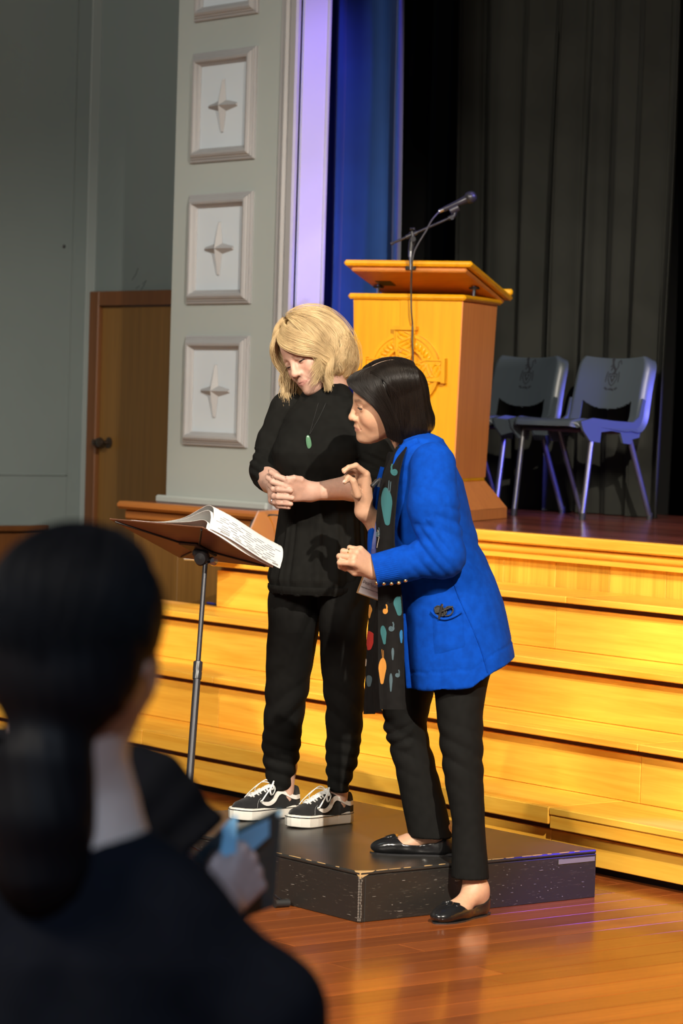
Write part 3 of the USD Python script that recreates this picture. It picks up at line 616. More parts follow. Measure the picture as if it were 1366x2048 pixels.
def chip(cx, cy, cz, L, w, axis, mtl, lift=0.0006):
    """an irregular flake of missing paint along an edge, lying on the top (z) or on a side"""
    n = 14; a = np.linspace(0, 2 * PI, n, endpoint=False); r = 0.65 + 0.5 * g.random(n)
    q = np.c_[np.cos(a) * L * r, np.sin(a) * w * r]
    if axis == 'top': pts = np.c_[q[:, 0] * 0 + cx + q[:, 1], cy + q[:, 0], np.full(n, BH + lift)]
    if axis == 'topx': pts = np.c_[cx + q[:, 0], cy + q[:, 1], np.full(n, BH + lift)]
    if axis == 'right': pts = np.c_[np.full(n, BX1 + lift), cy + q[:, 0], cz + q[:, 1]]
    if axis == 'front': pts = np.c_[cx + q[:, 0], np.full(n, BY0 - lift), cz + q[:, 1]]
    nrm = {'top': (0, 0, 1), 'topx': (0, 0, 1), 'right': (1, 0, 0), 'front': (0, -1, 0)}[axis]
    return hull(np.vstack([pts, pts - np.array(nrm) * 0.0016]))
t.part('paint_chip', hull([(BX1 - 0.028, BY0 + 0.001, BH + .0005), (BX1 - 0.001, BY0 + 0.001, BH + .0005), (BX1 - 0.001, BY0 + 0.055, BH + .0005), (BX1 - 0.012, BY0 + 0.02, BH + .0005), (BX1 + 0.0006, BY0 - 0.0006, BH - 0.02), (BX1 - 0.01, BY0 + 0.01, BH - 0.002)]), 'bare_wood', label='bare timber where the corner is chipped')
fl = [chip(BX1 - 0.003, BY0 + 0.06 + k * 0.055 + g.random() * 0.03, 0, 0.008 + 0.020 * g.random(), 0.0016 + 0.002 * g.random(), 'top', '') for k in range(15)]
fl += [chip(BX1 - 0.08 - k * 0.075 - g.random() * 0.03, BY0 + 0.003, 0, 0.008 + 0.022 * g.random(), 0.0014 + 0.002 * g.random(), 'topx', '') for k in range(14)]
t.part('edge_wear', cat(*fl), 'bare_wood', kind='stuff')
t.part('tape_remnant', cbox((BX1 - 0.0005, BY1 - 0.155, BH - 0.034), (BX1 + 0.0006, BY1 - 0.008, BH - 0.020), 0.0003), 'worn_grey', label='pale tape remnant near the rear corner')
fl = []
for k in range(52):
    fl.append(chip(0, BY0 + 0.50 + 0.38 * g.random() if k < 26 else BY0 + 0.02 + 0.85 * g.random(), 0.012 + 0.11 * g.random(), 0.0012 + (0.002 if k < 26 else 0.012) * g.random() ** 2, 0.0006 + 0.0010 * g.random() ** 2, 'right', ''))
for k in range(26): fl.append(chip(BX1 - 0.9 * g.random(), 0, 0.012 + 0.11 * g.random(), 0.002 + 0.012 * g.random() ** 2, 0.0006 + 0.0006 * g.random(), 'front', ''))
for k in range(16): fl.append(chip(BX1 - 0.004, 0, 0.008 + 0.008 * k, 0.003, 0.004, 'front', '')); fl.append(chip(0, BY0 + 0.004 + 0.004 * g.random(), 0.008 + 0.008 * k, 0.002, 0.004, 'right', ''))
t.part('scratches', cat(*fl), 'worn_grey', kind='stuff')

# ---------------- music stand with sheet music
A_ = atd(219, 1036, 8.86); ab = LAT * 0.30 - FWD * 0.40; ad = LAT * 0.205 + FWD * 0.155 + A3(0, 0, -0.118)
B_ = A_ + ab; ex, ey = ab / np.linalg.norm(ab), ad / np.linalg.norm(ad); SR = frame(ex, ey); SW, SH = 0.50, np.linalg.norm(ad)
def onstand(m): return place(m, SR, A_)           # x along the top edge, y down the slope, z into/out of the desk
if SR[2, 2] < 0: SR = np.stack([SR[:, 0], SR[:, 1], -SR[:, 2]], 1)
pole_top = atd(411, 1122, 8.66); pole_bot = atz(362, 1796, 0.05)
t = Thing('music_stand', 'black folding music stand with a tilted desk and sheets on it', 'music stand', (pole_bot[0], pole_bot[1], 0))
dk = t.part('desk', onstand(cbox((0, 0, -0.004), (SW, SH, 0.0), 0.0015)), 'stand_plate', label='thin desk plate seen from below')
t.part('desk_rib', onstand(cat(*[tube([(SW / 2, SH * 0.62, -0.006), (x, y, -0.0055)], 0.0035, 6) for x, y in ((0.02, 0.012), (SW - 0.02, 0.012), (0.03, SH - 0.012), (SW - 0.03, SH - 0.012))])), 'black_metal', dk)
t.part('lip', onstand(cbox((0.0, SH - 0.004, -0.004), (SW, SH, 0.022), 0.001)), 'black_metal', dk)
cx_ = A_ + SR @ A3(SW * 0.5, SH * 0.62, -0.02)
t.part('tilt_bracket', cat(onstand(cbox((SW / 2 - 0.05, SH * 0.62 - 0.045, -0.014), (SW / 2 + 0.05, SH * 0.62 + 0.04, -0.0042), 0.004)), tube(spline([cx_, cx_ * 0.45 + pole_top * 0.55 + LAT * 0.012, pole_top], 6), [0.016] * 6 + [0.012] * 7, 10)), 'black_metal', smooth=40)
t.part('tilt_knob', cat(lathe([(0.0, -0.014), (0.017, -0.012), (0.021, -0.006), (0.021, 0.006), (0.017, 0.012), (0.0, 0.014)], pole_top - LAT * 0.012 + A3(0, 0, 0.006), FWD * 0.8 + LAT * 0.3, 18)), 'satin_black', smooth=40)
t.part('tilt_knob', cat(lathe([(0.0, -0.012), (0.012, -0.010), (0.013, 0.010), (0.0, 0.012)], pole_top + LAT * 0.022 + A3(0, 0, 0.0), FWD * 0.8 - LAT * 0.3, 14)), 'chrome', smooth=40)
mid = pole_top + (pole_bot - pole_top) * ((1345 - 1122) / (1796 - 1122))
t.part('inner_pole', cyl(pole_top, mid, 0.0072, 14), 'stand_pole', smooth=40)
t.part('outer_pole', cyl(mid, pole_bot, 0.0108, 14), 'stand_pole', smooth=40)
t.part('height_collar', lathe([(0.008, -0.028), (0.013, -0.027), (0.0138, -0.008), (0.0126, -0.004), (0.0138, 0.0), (0.0138, 0.024), (0.009, 0.027)], mid, pole_top - pole_bot, 16), 'satin_black', smooth=40)
hub = pole_bot + (pole_top - pole_bot) * 0.16
foot1 = atz(570, 1806, 0.012); d1 = foot1 - A3(pole_bot[0], pole_bot[1], 0.012)
for k in range(3):
    dd = rotz(k * 2 * PI / 3) @ d1; e = A3(pole_bot[0], pole_bot[1], 0.012) + dd
    l = t.part('leg', cat(tube([hub, hub * 0.45 + e * 0.55 + A3(0, 0, 0.012), e], 0.0075, 8, flat=0.5)), 'stand_pole', smooth=40)
    t.part('rubber_foot', cyl(e - dd / np.linalg.norm(dd) * 0.035, e + dd / np.linalg.norm(dd) * 0.012, 0.0115, 12), 'rubber', l, smooth=40)
t = Thing('sheet_music', 'open sheaf of white music sheets curling over the stand desk', 'sheet music', A_ + SR @ A3(0.36, SH * 0.5, 0.004))
def sheet(prof, y0, y1, lift, wav):
    p = spline(prof, 10); yy = np.linspace(y0, y1, 26)
    Pn = np.zeros((len(p), 26, 3)); Pn[..., 0] = p[:, :1] + 0.006 * np.sin(yy * 14 + wav)[None]; Pn[..., 1] = yy[None]; Pn[..., 2] = p[:, 1:] + lift + 0.0025 * np.sin(yy * 22 + wav)[None] * (p[:, :1] / 0.5)
    return Pn
profs = [[(0.10, 0.002), (0.25, 0.004), (0.36, 0.022), (0.425, 0.052), (0.462, 0.068), (0.492, 0.062), (0.512, 0.036), (0.520, 0.006), (0.521, -0.004)],
         [(0.14, 0.001), (0.27, 0.003), (0.38, 0.020), (0.45, 0.046), (0.482, 0.050), (0.503, 0.030), (0.512, 0.004), (0.513, -0.010)],
         [(0.05, 0.0005), (0.25, 0.0015), (0.40, 0.010), (0.47, 0.020), (0.50, 0.014), (0.506, 0.002), (0.508, -0.006)]]
for i, pr in enumerate(profs):
    Pn = sheet(pr, 0.012 - 0.004 * i, SH - 0.010 + 0.018 * (i == 0), 0.0012 * (2 - i), i)
    pg = t.part('page', onstand(grid(Pn, 0.0006)), 'music_paper', smooth=60)
    if i == 0:                                    # printed staves on the page's overhanging edge
        v_, n_ = Pn, np.cross(np.gradient(Pn, axis=0), np.gradient(Pn, axis=1)); n_ /= np.linalg.norm(n_, axis=2, keepdims=True); ink = []
        r_ = np.random.default_rng(3)
        for row in range(9):
            u0 = len(v_) - 24 + 2 * row
            j = 1 + r_.integers(0, 3)
            while j < 23:
                j2 = min(24, j + r_.integers(2, 5)); u1 = u0
                if u1 < len(v_) - 1:
                    q = v_[u1, j:j2 + 1]; nn = n_[u1, j:j2 + 1]
                    ink.append(tube(q + nn * 0.0004, 0.0011, 4, flat=0.5))
                j = j2 + 1 + r_.integers(0, 2)
        t.part('print', onstand(cat(*ink)), 'ink', pg)

# ---------------- laptop, its cable, brick and pen on the steps
lx = frame(LAT * 0.93 - FWD * 0.36, FWD * 0.93 + LAT * 0.36); L0 = atz(366, 1120, 0.7945); L0[2] = 0.794
t = Thing('laptop', 'open silver laptop on the top step behind the music stand', 'laptop', L0)
t.part('base', place(cbox((0, 0, 0), (0.24, 0.32, 0.014), 0.004), lx, L0), 'aluminium')
kb = t.part('keyboard', place(cbox((0.09, 0.02, 0.014), (0.215, 0.30, 0.0152), 0.0005), lx, L0), 'satin_black')
th = math.radians(66); Rl = lx @ np.array([[math.cos(th), 0, -math.sin(th)], [0, 1, 0], [math.sin(th), 0, math.cos(th)]])
ld = t.part('lid', place(cbox((0, 0, -0.003), (0.225, 0.32, 0.004), 0.003), Rl, L0 + lx @ A3(0.243, 0, 0.014)), 'laptop_lid', label='laptop screen lid leaning back')
t.part('screen', place(cbox((0.012, 0.012, 0.004), (0.215, 0.308, 0.0046), 0.0002), Rl, L0 + lx @ A3(0.243, 0, 0.014)), 'laptop_lid', ld)
for k, (o, dz) in enumerate(((0, 0),)):
    pts = [atd(507 + o * 0.5, 1108, 12.35), atd(498 + o, 1078 + dz, 12.4), atd(503 + o, 1045 + dz, 12.42), atd(522 + o, 1028 + dz * 0.9, 12.4), atd(548 + o * 0.5, 1021 + dz, 12.38), atd(580, 1030 + dz, 12.35), atd(600, 1085, 12.33), atd(603, 1118, 12.30), atd(596, 1085, 12.27), atd(575, 1040, 12.27), atd(548, 1030, 12.27), atd(526, 1036, 12.27), atd(513, 1058, 12.27), atd(510, 1090, 12.27)]
    single('laptop_cable', tube(spline(pts, 8), 0.0035, 8), 'rubber', 'black cable looping twice behind the laptop screen', 'cable', smooth=True)
b0 = atz(508, 1124, 0.794)
single('power_brick', cbox((-0.045, -0.022, 0), (0.045, 0.022, 0.022), 0.006, rotz(0.5), b0 * [1, 1, 0] + A3(0, 0, 0.793)), 'satin_black', 'small black power brick on the top step beside the laptop', 'power adapter')
p0, p1 = atz(415, 1206, 0.5995), atz(440, 1210, 0.5995)
t = Thing('pen', 'dark blue pen lying on the second step from the top', 'pen', p0)
pv = (p1 - p0) / np.linalg.norm(p1 - p0)
t.part('barrel', cyl(p0, p0 + pv * 0.075, 0.0052, 10), 'pen_blue', smooth=40); t.part('tip', lathe([(0.0048, 0), (0.0035, 0.045), (0.001, 0.058)], p0 + pv * 0.075, pv, 10), 'satin_black', smooth=40)
# ================================================================== people: distance-field modelling
def q_(p): return np.asarray(p, np.float32)
def cap(p, a, b, ra, rb=None):
    a, b = q_(a), q_(b); rb = ra if rb is None else rb; ab = b - a
    t = np.clip((p - a) @ ab / max(float(ab @ ab), 1e-9), 0, 1)
    return np.linalg.norm(p - a - t[:, None] * ab, axis=1) - (ra + (rb - ra) * t)
def ell(p, c, r, R=None):
    x = p - q_(c)
    if R is not None: x = x @ q_(R)
    r = q_(r); k0 = np.linalg.norm(x / r, axis=1); k1 = np.linalg.norm(x / (r * r), axis=1)
    return k0 * (k0 - 1) / np.maximum(k1, 1e-6)
def smin(a, b, k):
    h = np.clip(0.5 + 0.5 * (b - a) / k, 0, 1); return b + (a - b) * h - k * h * (1 - h)
def smax(a, b, k): return -smin(-a, -b, k)
def chain(p, pts, rs, k=0.01):
    d = cap(p, pts[0], pts[1], rs[0], rs[1])
    for i in range(1, len(pts) - 1): d = smin(d, cap(p, pts[i], pts[i + 1], rs[i], rs[i + 1]), k)
    return d
def stack(p, rows, n=2.3):
    """rows: (z, centre u, centre v, radius u, radius v), top or bottom first: a body of superelliptic sections"""
    rows = np.array(sorted(rows), np.float32); z = p[:, 2]
    cu, cv, ru, rv = (np.interp(z, rows[:, 0], rows[:, k]) for k in (1, 2, 3, 4))
    s = (np.abs((p[:, 0] - cu) / ru) ** n + np.abs((p[:, 1] - cv) / rv) ** n) ** (1 / n)
    d = (s - 1) * np.minimum(ru, rv)
    return np.maximum(d, np.maximum(z - rows[-1, 0], rows[0, 0] - z))

def nets(fn, lo, hi, h):
    """surface nets of fn < 0 in a box, evaluated only near the surface; open where the surface leaves the box"""
    lo, hi = np.asarray(lo, float), np.asarray(hi, float); B = 6
    nb = np.maximum(1, np.ceil((hi - lo) / (h * B)).astype(int)); n = nb * B + 1
    c = np.stack(np.meshgrid(*[lo[k] + (np.arange(nb[k]) + 0.5) * h * B for k in range(3)], indexing='ij'), -1).reshape(-1, 3)
    dc = fn(c.astype(np.float32)); act = np.abs(dc) < h * B * 1.25
    D = np.where(np.repeat(np.repeat(np.repeat((dc < 0).reshape(nb), B, 0), B, 1), B, 2), -1.0, 1.0).astype(np.float32)
    D = np.pad(D, ((0, 1),) * 3, 'edge')
    need = np.zeros(n, bool)
    for i, j, k in np.argwhere(act.reshape(nb)): need[i * B:i * B + B + 1, j * B:j * B + B + 1, k * B:k * B + B + 1] = True
    I = np.argwhere(need); D[need] = fn((lo + I * h).astype(np.float32))
    S = D < 0
    corners = [(a, b, e) for a in (0, 1) for b in (0, 1) for e in (0, 1)]
    sl = lambda a, b, e: tuple(slice(o, n[k] - 1 + o) for k, o in enumerate((a, b, e)))
    cnt = sum(S[sl(*o)].astype(np.int8) for o in corners); cells = np.argwhere((cnt > 0) & (cnt < 8))
    vid = -np.ones(n - 1, np.int64); vid[tuple(cells.T)] = np.arange(len(cells))
    acc, w = np.zeros((len(cells), 3)), np.zeros(len(cells))
    for ax in range(3):
        for o in corners:
            if o[ax]: continue
            o2 = list(o); o2[ax] = 1
            a, b = D[tuple((cells + o).T)], D[tuple((cells + o2).T)]; m = (a < 0) != (b < 0)
            t = np.where(m, a / np.where(m, a - b, 1), 0); pt = np.tile(np.array(o, float), (len(cells), 1)); pt[:, ax] = t
            acc[m] += pt[m]; w[m] += 1
    v = lo + (cells + acc / np.maximum(w, 1)[:, None]) * h; F = []
    for ax in range(3):
        s0 = [slice(0, None)] * 3; s1 = [slice(0, None)] * 3; s0[ax] = slice(0, -1); s1[ax] = slice(1, None)
        E = np.argwhere(S[tuple(s0)] != S[tuple(s1)]); fl = S[tuple(s0)][tuple(E.T)]
        b, e = (ax + 1) % 3, (ax + 2) % 3
        ok = (E[:, b] > 0) & (E[:, e] > 0) & (E[:, b] < n[b] - 1) & (E[:, e] < n[e] - 1); E, fl = E[ok], fl[ok]
        q = []
        for db, de in ((-1, -1), (0, -1), (0, 0), (-1, 0)):
            x = E.copy(); x[:, b] += db; x[:, e] += de; q.append(vid[tuple(x.T)])
        q = np.stack(q, 1); good = (q >= 0).all(1); q, fl = q[good], fl[good]
        q[~fl] = q[~fl][:, ::-1]; F += [q[:, [0, 1, 2]], q[:, [0, 2, 3]]]
    f = np.vstack(F)
    for _ in range(2):                            # pull the vertices onto the surface
        p32 = v.astype(np.float32); d = fn(p32); e = np.float32(h * 0.4)
        g = np.stack([fn(p32 + e * np.eye(3, dtype=np.float32)[k]) - d for k in range(3)], 1) / e
        v = v - g * np.clip(d / np.maximum((g * g).sum(1), 0.2), -h, h)[:, None]
    return trimesh.Trimesh(v, f, process=False)

def normals(m):
    v, f = np.asarray(m.vertices), np.asarray(m.faces); n = np.zeros_like(v); fn = np.cross(v[f[:, 1]] - v[f[:, 0]], v[f[:, 2]] - v[f[:, 0]])
    for k in range(3): np.add.at(n, f[:, k], fn)
    return n / np.maximum(np.linalg.norm(n, axis=1, keepdims=True), 1e-12)

class Fig:
    """a person's own level frame: u to the camera's right, v away from the camera, z up, origin under the person"""
    def __init__(s, D0, base):
        s.D0, s.base = D0, np.asarray(base, float); s.R = np.stack([LAT, FWD, A3(0, 0, 1)], 1)
    def L(s, x, y, dd=0.0): return (atd(x, y, s.D0 + dd) - s.base) @ s.R
    def loc(s, w): return (np.asarray(w, float) - s.base) @ s.R
    def W(s, m):
        v, f = tri(m); return trimesh.Trimesh(v @ s.R.T + s.base, f, process=False)
    def Wp(s, p): return np.asarray(p) @ s.R.T + s.base
    def rows(s, rows):
        out = []
        for y, xl, xr, cv, rv in rows:
            a, b = s.L(xl, y, cv), s.L(xr, y, cv); out.append(((a[2] + b[2]) / 2, (a[0] + b[0]) / 2, (a[1] + b[1]) / 2, (b[0] - a[0]) / 2, rv))
        return out
    def hit(s, fn, x, y, lift=0.0):
        """where the camera's ray through a pixel meets fn = 0, in the local frame"""
        o = s.loc(CAM); d = (s.L(x, y, 0) - o); d /= np.linalg.norm(d); t = np.linalg.norm(s.L(x, y, 0) - o) - 0.6
        for _ in range(60):
            k = float(fn(q_((o + d * t)[None]))[0]); t += k * 0.8
            if abs(k) < 1e-4: break
        return o + d * (t - lift)

def tinted(path, rgb):
    UsdGeom.PrimvarsAPI(stage.GetPrimAtPath(path)).CreatePrimvar('tint', Sdf.ValueTypeNames.Color3fArray, 'vertex').Set(Vt.Vec3fArray.FromNumpy(np.asarray(rgb, np.float32)))

# ---------------- a head in its own frame: x out of the face, y to its left, z up, origin between the ears
def head_fn(p, lid=0.0035, mouth=0.0, wide=1.0, look=0.0, ears=True):
    y = np.abs(p[:, 1]); m = np.stack([p[:, 0], y, p[:, 2]], 1)
    d = ell(p, (-0.014, 0, 0.034), (0.094, 0.075, 0.076))
    d = smin(d, ell(p, (0.030, 0, 0.040), (0.060, 0.061, 0.056)), 0.03)
    d = smin(d, ell(p, (0.034, 0, -0.032), (0.056, 0.057 * wide, 0.078)), 0.03)
    d = smin(d, cap(m, (-0.004, 0.043 * wide, -0.048), (0.062, 0.013, -0.097), 0.020, 0.016), 0.034)
    d = smin(d, ell(m, (0.052, 0.040 * wide, -0.030), (0.030, 0.023, 0.030)), 0.026)       # cheeks
    d = smin(d, ell(p, (0.070, 0, -0.064), (0.029, 0.033, 0.030)), 0.018)                   # muzzle
    d = smin(d, ell(p, (0.079, 0, -0.099), (0.017, 0.020, 0.015)), 0.016)                   # chin
    d = smin(d, cap(m, (0.083, 0.010, 0.017), (0.070, 0.046, 0.018), 0.0085, 0.007), 0.014) # brow
    d = smax(d, -ell(m, (0.101, 0.032, -0.002), (0.022, 0.021, 0.0135)), 0.014)             # sockets
    nose = cap(p, (0.0865, 0, 0.014), (0.1025, 0, -0.028), 0.0072, 0.0096)
    nose = smin(nose, ell(p, (0.1035, 0, -0.0345), (0.0120, 0.0118, 0.0100)), 0.008)
    nose = smin(nose, ell(m, (0.0945, 0.0135, -0.0375), (0.0110, 0.0072, 0.0085)), 0.006)
    nose = smax(nose, -ell(m, (0.0995, 0.0062, -0.0465), (0.0050, 0.0034, 0.0042)), 0.003)
    d = smin(d, nose, 0.0095)
    # lids: a ball with an almond opening
    eye = q_((0.0745, 0.0315, 0.0))
    ball = np.linalg.norm(m - eye, axis=1) - 0.0150
    yy = np.clip((m[:, 1] - 0.0315) / 0.0145, -1, 1); ap = lid * (1 - yy * yy) - 0.0004
    slit = np.abs(m[:, 2] + 0.0025 - 0.0016 * yy + look) - ap
    ball = np.where(m[:, 0] > 0.07, smax(ball, -np.maximum(slit, -(m[:, 0] - 0.078)), 0.0012), ball)
    d = smin(d, ball, 0.0035)
    d = smin(d, cap(m, (0.0865, 0.020, 0.0068), (0.0815, 0.042, 0.0058), 0.0030, 0.0025), 0.006)   # upper lid fold
    # mouth
    up = np.minimum(cap(m, (0.0965, 0.0030, -0.0620), (0.0815, 0.0290, -0.0662), 0.0036, 0.0012), 9)
    lo = cap(m, (0.0945, 0.0, -0.0715 - mouth), (0.0815, 0.0270, -0.0676), 0.0045, 0.0013)
    d = smin(d, up, 0.006); d = smin(d, lo, 0.005)
    d = smax(d, -np.maximum(cap(m, (0.1015, 0.0, -0.0666 - mouth * 0.5), (0.0835, 0.0300, -0.0666), 0.0011 + mouth * 0.5, 0.0008), -9), 0.003)
    d = smax(d, -cap(m, (0.0995, 0.0205, -0.046), (0.090, 0.0300, -0.066), 0.0012, 0.0008), 0.007)   # fold beside the mouth
    d = smax(d, -cap(p, (0.105, 0, -0.050), (0.1035, 0, -0.056), 0.0016), 0.005)
    if not ears: return d
    ear = ell(m, (-0.006, 0.0725, -0.006), (0.0175, 0.0085, 0.030)); ear = smax(ear, -ell(m, (-0.002, 0.080, -0.002), (0.010, 0.006, 0.018)), 0.005)
    return smin(d, ear, 0.008)

def head_tint(p, skin, lip, brow, flush=0.12, bw=0.0046):
    y = np.abs(p[:, 1]); n = len(p); c = np.tile(np.array(skin), (n, 1))
    def blend(w, col): c[:] = c * (1 - w[:, None]) + np.array(col) * w[:, None]
    g = lambda d, s: np.clip(1 - d / s, 0, 1)
    ck = np.exp(-(((p[:, 0] - 0.07) / 0.03) ** 2 + ((y - 0.042) / 0.022) ** 2 + ((p[:, 2] + 0.03) / 0.02) ** 2)); blend(flush * ck, (0.75, 0.25, 0.18))
    nz = np.exp(-(((p[:, 0] - 0.115) / 0.015) ** 2 + (y / 0.014) ** 2 + ((p[:, 2] + 0.036) / 0.012) ** 2)); blend(flush * nz, (0.75, 0.25, 0.18))
    lz = np.interp(y, [0, 0.006, 0.0295], [-0.0592, -0.0585, -0.0660]); lb = np.interp(y, [0, 0.012, 0.0285], [-0.0765, -0.0750, -0.0685])
    w = np.clip((lz - p[:, 2]) / 0.002 + 0.5, 0, 1) * np.clip((p[:, 2] - lb) / 0.002 + 0.5, 0, 1) * np.clip((0.030 - y) / 0.003, 0, 1) * (p[:, 0] > 0.075); blend(w * 0.7, lip)
    el = np.exp(-(((y - 0.0315) / 0.014) ** 2 + ((p[:, 2] - 0.003) / 0.0065) ** 2)) * (p[:, 0] > 0.06); blend(0.42 * el, tuple(0.42 * k for k in skin))
    m = np.stack([p[:, 0], y, p[:, 2]], 1)
    bd = np.minimum(cap(q_(m), (0.0925, 0.014, 0.0185), (0.084, 0.034, 0.0235), 0.0, 0.0), cap(q_(m), (0.084, 0.034, 0.0235), (0.070, 0.050, 0.0185), 0.0, 0.0))
    blend(g(bd, bw) ** 0.6 * 0.8, brow)
    return c

def eye_parts(T, R, C, W, par, look=(0.0, 0.0), iris=(0.10, 0.05, 0.025), side=(-1, 1)):
    for s in side:
        c = A3(0.0745, s * 0.0315, 0.0); g = A3(1, look[0], look[1]); g /= np.linalg.norm(g)
        e = T.part('eye', W(place(trimesh.creation.icosphere(3, 0.0137), R, C + R @ c)), 'eye_white', par, smooth=True)
        T.part('iris', W(place(_lathe(np.array([(0.0058, 0.0118), (0.0056, 0.0128), (0.003, 0.0138), (0.0, 0.0141)]), c, g, *_perp(g), 16), R, C)), 'iris_brown', par, smooth=True)
def _perp(g):
    a = np.cross(g, [0, 0, 1.0]); a /= np.linalg.norm(a); return a, np.cross(g, a)
def lashes(T, R, C, W, par, lid, look, mtl, side=(-1, 1), fat=1.0):
    for s in side:
        yy = np.linspace(-0.95, 0.95, 9); y = s * (0.0315 + 0.0145 * yy); z = -0.0025 + 0.0016 * yy - look + (lid * (1 - yy ** 2) - 0.0004)
        x = 0.0745 + np.sqrt(np.maximum(0.0153 ** 2 - (y - s * 0.0315) ** 2 - z ** 2, 1e-6))
        T.part('eyelashes', W(place(tube(np.c_[x + 0.0004, y, z], np.interp(yy, [-0.95, 0, 0.95], [0.0004 * fat, 0.0011 * fat, 0.0011 * fat]), 6), R, C)), mtl, par, smooth=True)

# ---------------- a hand: frame columns = along the fingers, towards the thumb side, out of the back of the hand
def hand_bones(w, R, curls, spread=1.0, thumb=None, size=1.0, thin=1.0):
    """returns palm bones and finger chains in the figure's frame; curls: per finger (knuckle, middle, end) degrees"""
    P = lambda x, y, z: np.asarray(w) + R @ (A3(x, y, z) * size)
    ky = (0.0285, 0.0095, -0.0105, -0.0285); kx = (0.086, 0.089, 0.084, 0.075)
    ln = ((0.042, 0.025, 0.020), (0.046, 0.029, 0.021), (0.043, 0.027, 0.020), (0.033, 0.020, 0.018)); rr = (0.0088, 0.0090, 0.0085, 0.0075)
    palm = [(P(0.004, y * 0.45, 0), P(kx[i], y, 0.002), 0.0165 * size, 0.0110 * size) for i, y in enumerate(ky)] + [(P(0.02, 0.014, -0.008), P(0.052, 0.026, -0.012), 0.016 * size, 0.013 * size), (P(0.018, -0.016, -0.006), P(0.055, -0.024, -0.006), 0.014 * size, 0.011 * size)]
    fingers = []
    for i in range(4):
        sp = math.radians((7, 1, -5, -12)[i] * spread); a = 0.0; p = A3(kx[i], ky[i], 0.0); pts = [p]
        for L_, c in zip(ln[i], curls[i]):
            a += math.radians(c); d = A3(math.cos(sp) * math.cos(a), math.sin(sp) * math.cos(a), -math.sin(a)); p = p + d * L_; pts.append(p)
        r = rr[i] * thin
        fingers.append(([P(*q) for q in pts], [r * size * k for k in (1.12, 1.0, 0.92, 0.74)]))
    tp = thumb or [(0.022, 0.022, -0.010), (0.050, 0.044, -0.016), (0.078, 0.056, -0.014), (0.102, 0.060, -0.012)]
    fingers.append(([P(*q) for q in tp], [0.0135 * size, 0.0115 * size, 0.0098 * size, 0.0072 * size]))
    return palm, fingers
def hand_fn(p, bones, fore=None):
    palm, fingers = bones; d = None
    for a, b, ra, rb in palm:
        c = cap(p, a, b, ra, rb); d = c if d is None else smin(d, c, 0.011)
    if fore is not None: d = smin(d, fore(p), 0.018)
    out = d
    for pts, rs in fingers: out = np.minimum(out, smin(d, chain(p, pts, rs, 0.003), 0.0065))
    return out
def nails(bones, R, W, only=range(5)):
    ms = []
    for i in only:
        pts, rs = bones[1][i]; d = pts[-1] - pts[-2]; d /= np.linalg.norm(d); side = R[:, 1] if i < 4 else R[:, 2]
        n = np.cross(d, side); n /= np.linalg.norm(n); n = n if (n @ R[:, 2] > 0 or i == 4) else -n; s = np.cross(n, d); r = rs[-1]
        m = trimesh.creation.icosphere(2, 1.0); v = m.vertices * [r * 0.85, r * 0.72, r * 0.22]
        ms.append(trimesh.Trimesh(pts[-1] + v[:, :1] * d + v[:, 1:2] * s + v[:, 2:] * n + n * r * 0.86 + d * r * 0.1, m.faces, process=False))
    return W(cat(*ms))

usdkit.material(stage, M('skin'), {'a': ('attribute', {'attribute': 'tint'}), 'g': ('geometry', {}), 'n': ('noise_texture', {'scale': 90.0, 'detail': 4.0}), 'mr': ('map_range', {'to_min': 0.90, 'to_max': 1.10}),
    'h': ('hsv', {}), 'b': ('bump', {'strength': 0.12, 'distance': 0.001}), 'n2': ('noise_texture', {'scale': 700.0, 'detail': 2.0}),
    'p': ('principled_bsdf', {'roughness': 0.5, 'subsurface_weight': 0.16, 'subsurface_scale': 0.006, 'subsurface_radius': (1, 0.35, 0.2), 'specular_ior_level': 0.4})},
    [('a.color', 'h.color'), ('g.position', 'n.vector'), ('n.fac', 'mr.value'), ('mr.result', 'h.value'), ('h.color', 'p.base_color'), ('g.position', 'n2.vector'), ('n2.fac', 'b.height'), ('b.normal', 'p.normal')], surface='p.BSDF')
usdkit.material(stage, M('tinted_cloth'), {'a': ('attribute', {'attribute': 'tint'}), 'p': ('principled_bsdf', {'roughness': 0.85, 'sheen_weight': 0.15})}, [('a.color', 'p.base_color')], surface='p.BSDF')
mat('eye_white', (0.62, 0.58, 0.54), 0.2); mat('iris_brown', (0.025, 0.014, 0.010), 0.12); mat('lash', (0.02, 0.013, 0.012), 0.7); mat('nail', (0.74, 0.44, 0.36), 0.3)
def cloth(name, col, rough=0.9, sheen=0.0, weave=900.0, bump=0.15):
    c = np.array(col)
    return matnoise(name, tuple(c * 0.88), tuple(np.minimum(c * 1.12, 1)), 45, rough, bump, bscale=weave, sheen_weight=sheen, specular_ior_level=0.12)
cloth('black_jersey', (0.0075, 0.0075, 0.0068), 0.9, 0.0); cloth('black_trouser', (0.0070, 0.0070, 0.0066), 0.85, 0.0); cloth('black_wool', (0.006, 0.006, 0.0065), 0.85, 0.0)
cloth('blue_knit', (0.0008, 0.050, 0.36), 0.9, 0.0, 1400.0, 0.25); cloth('scarf_black', (0.0095, 0.009, 0.009), 0.85, 0.0)
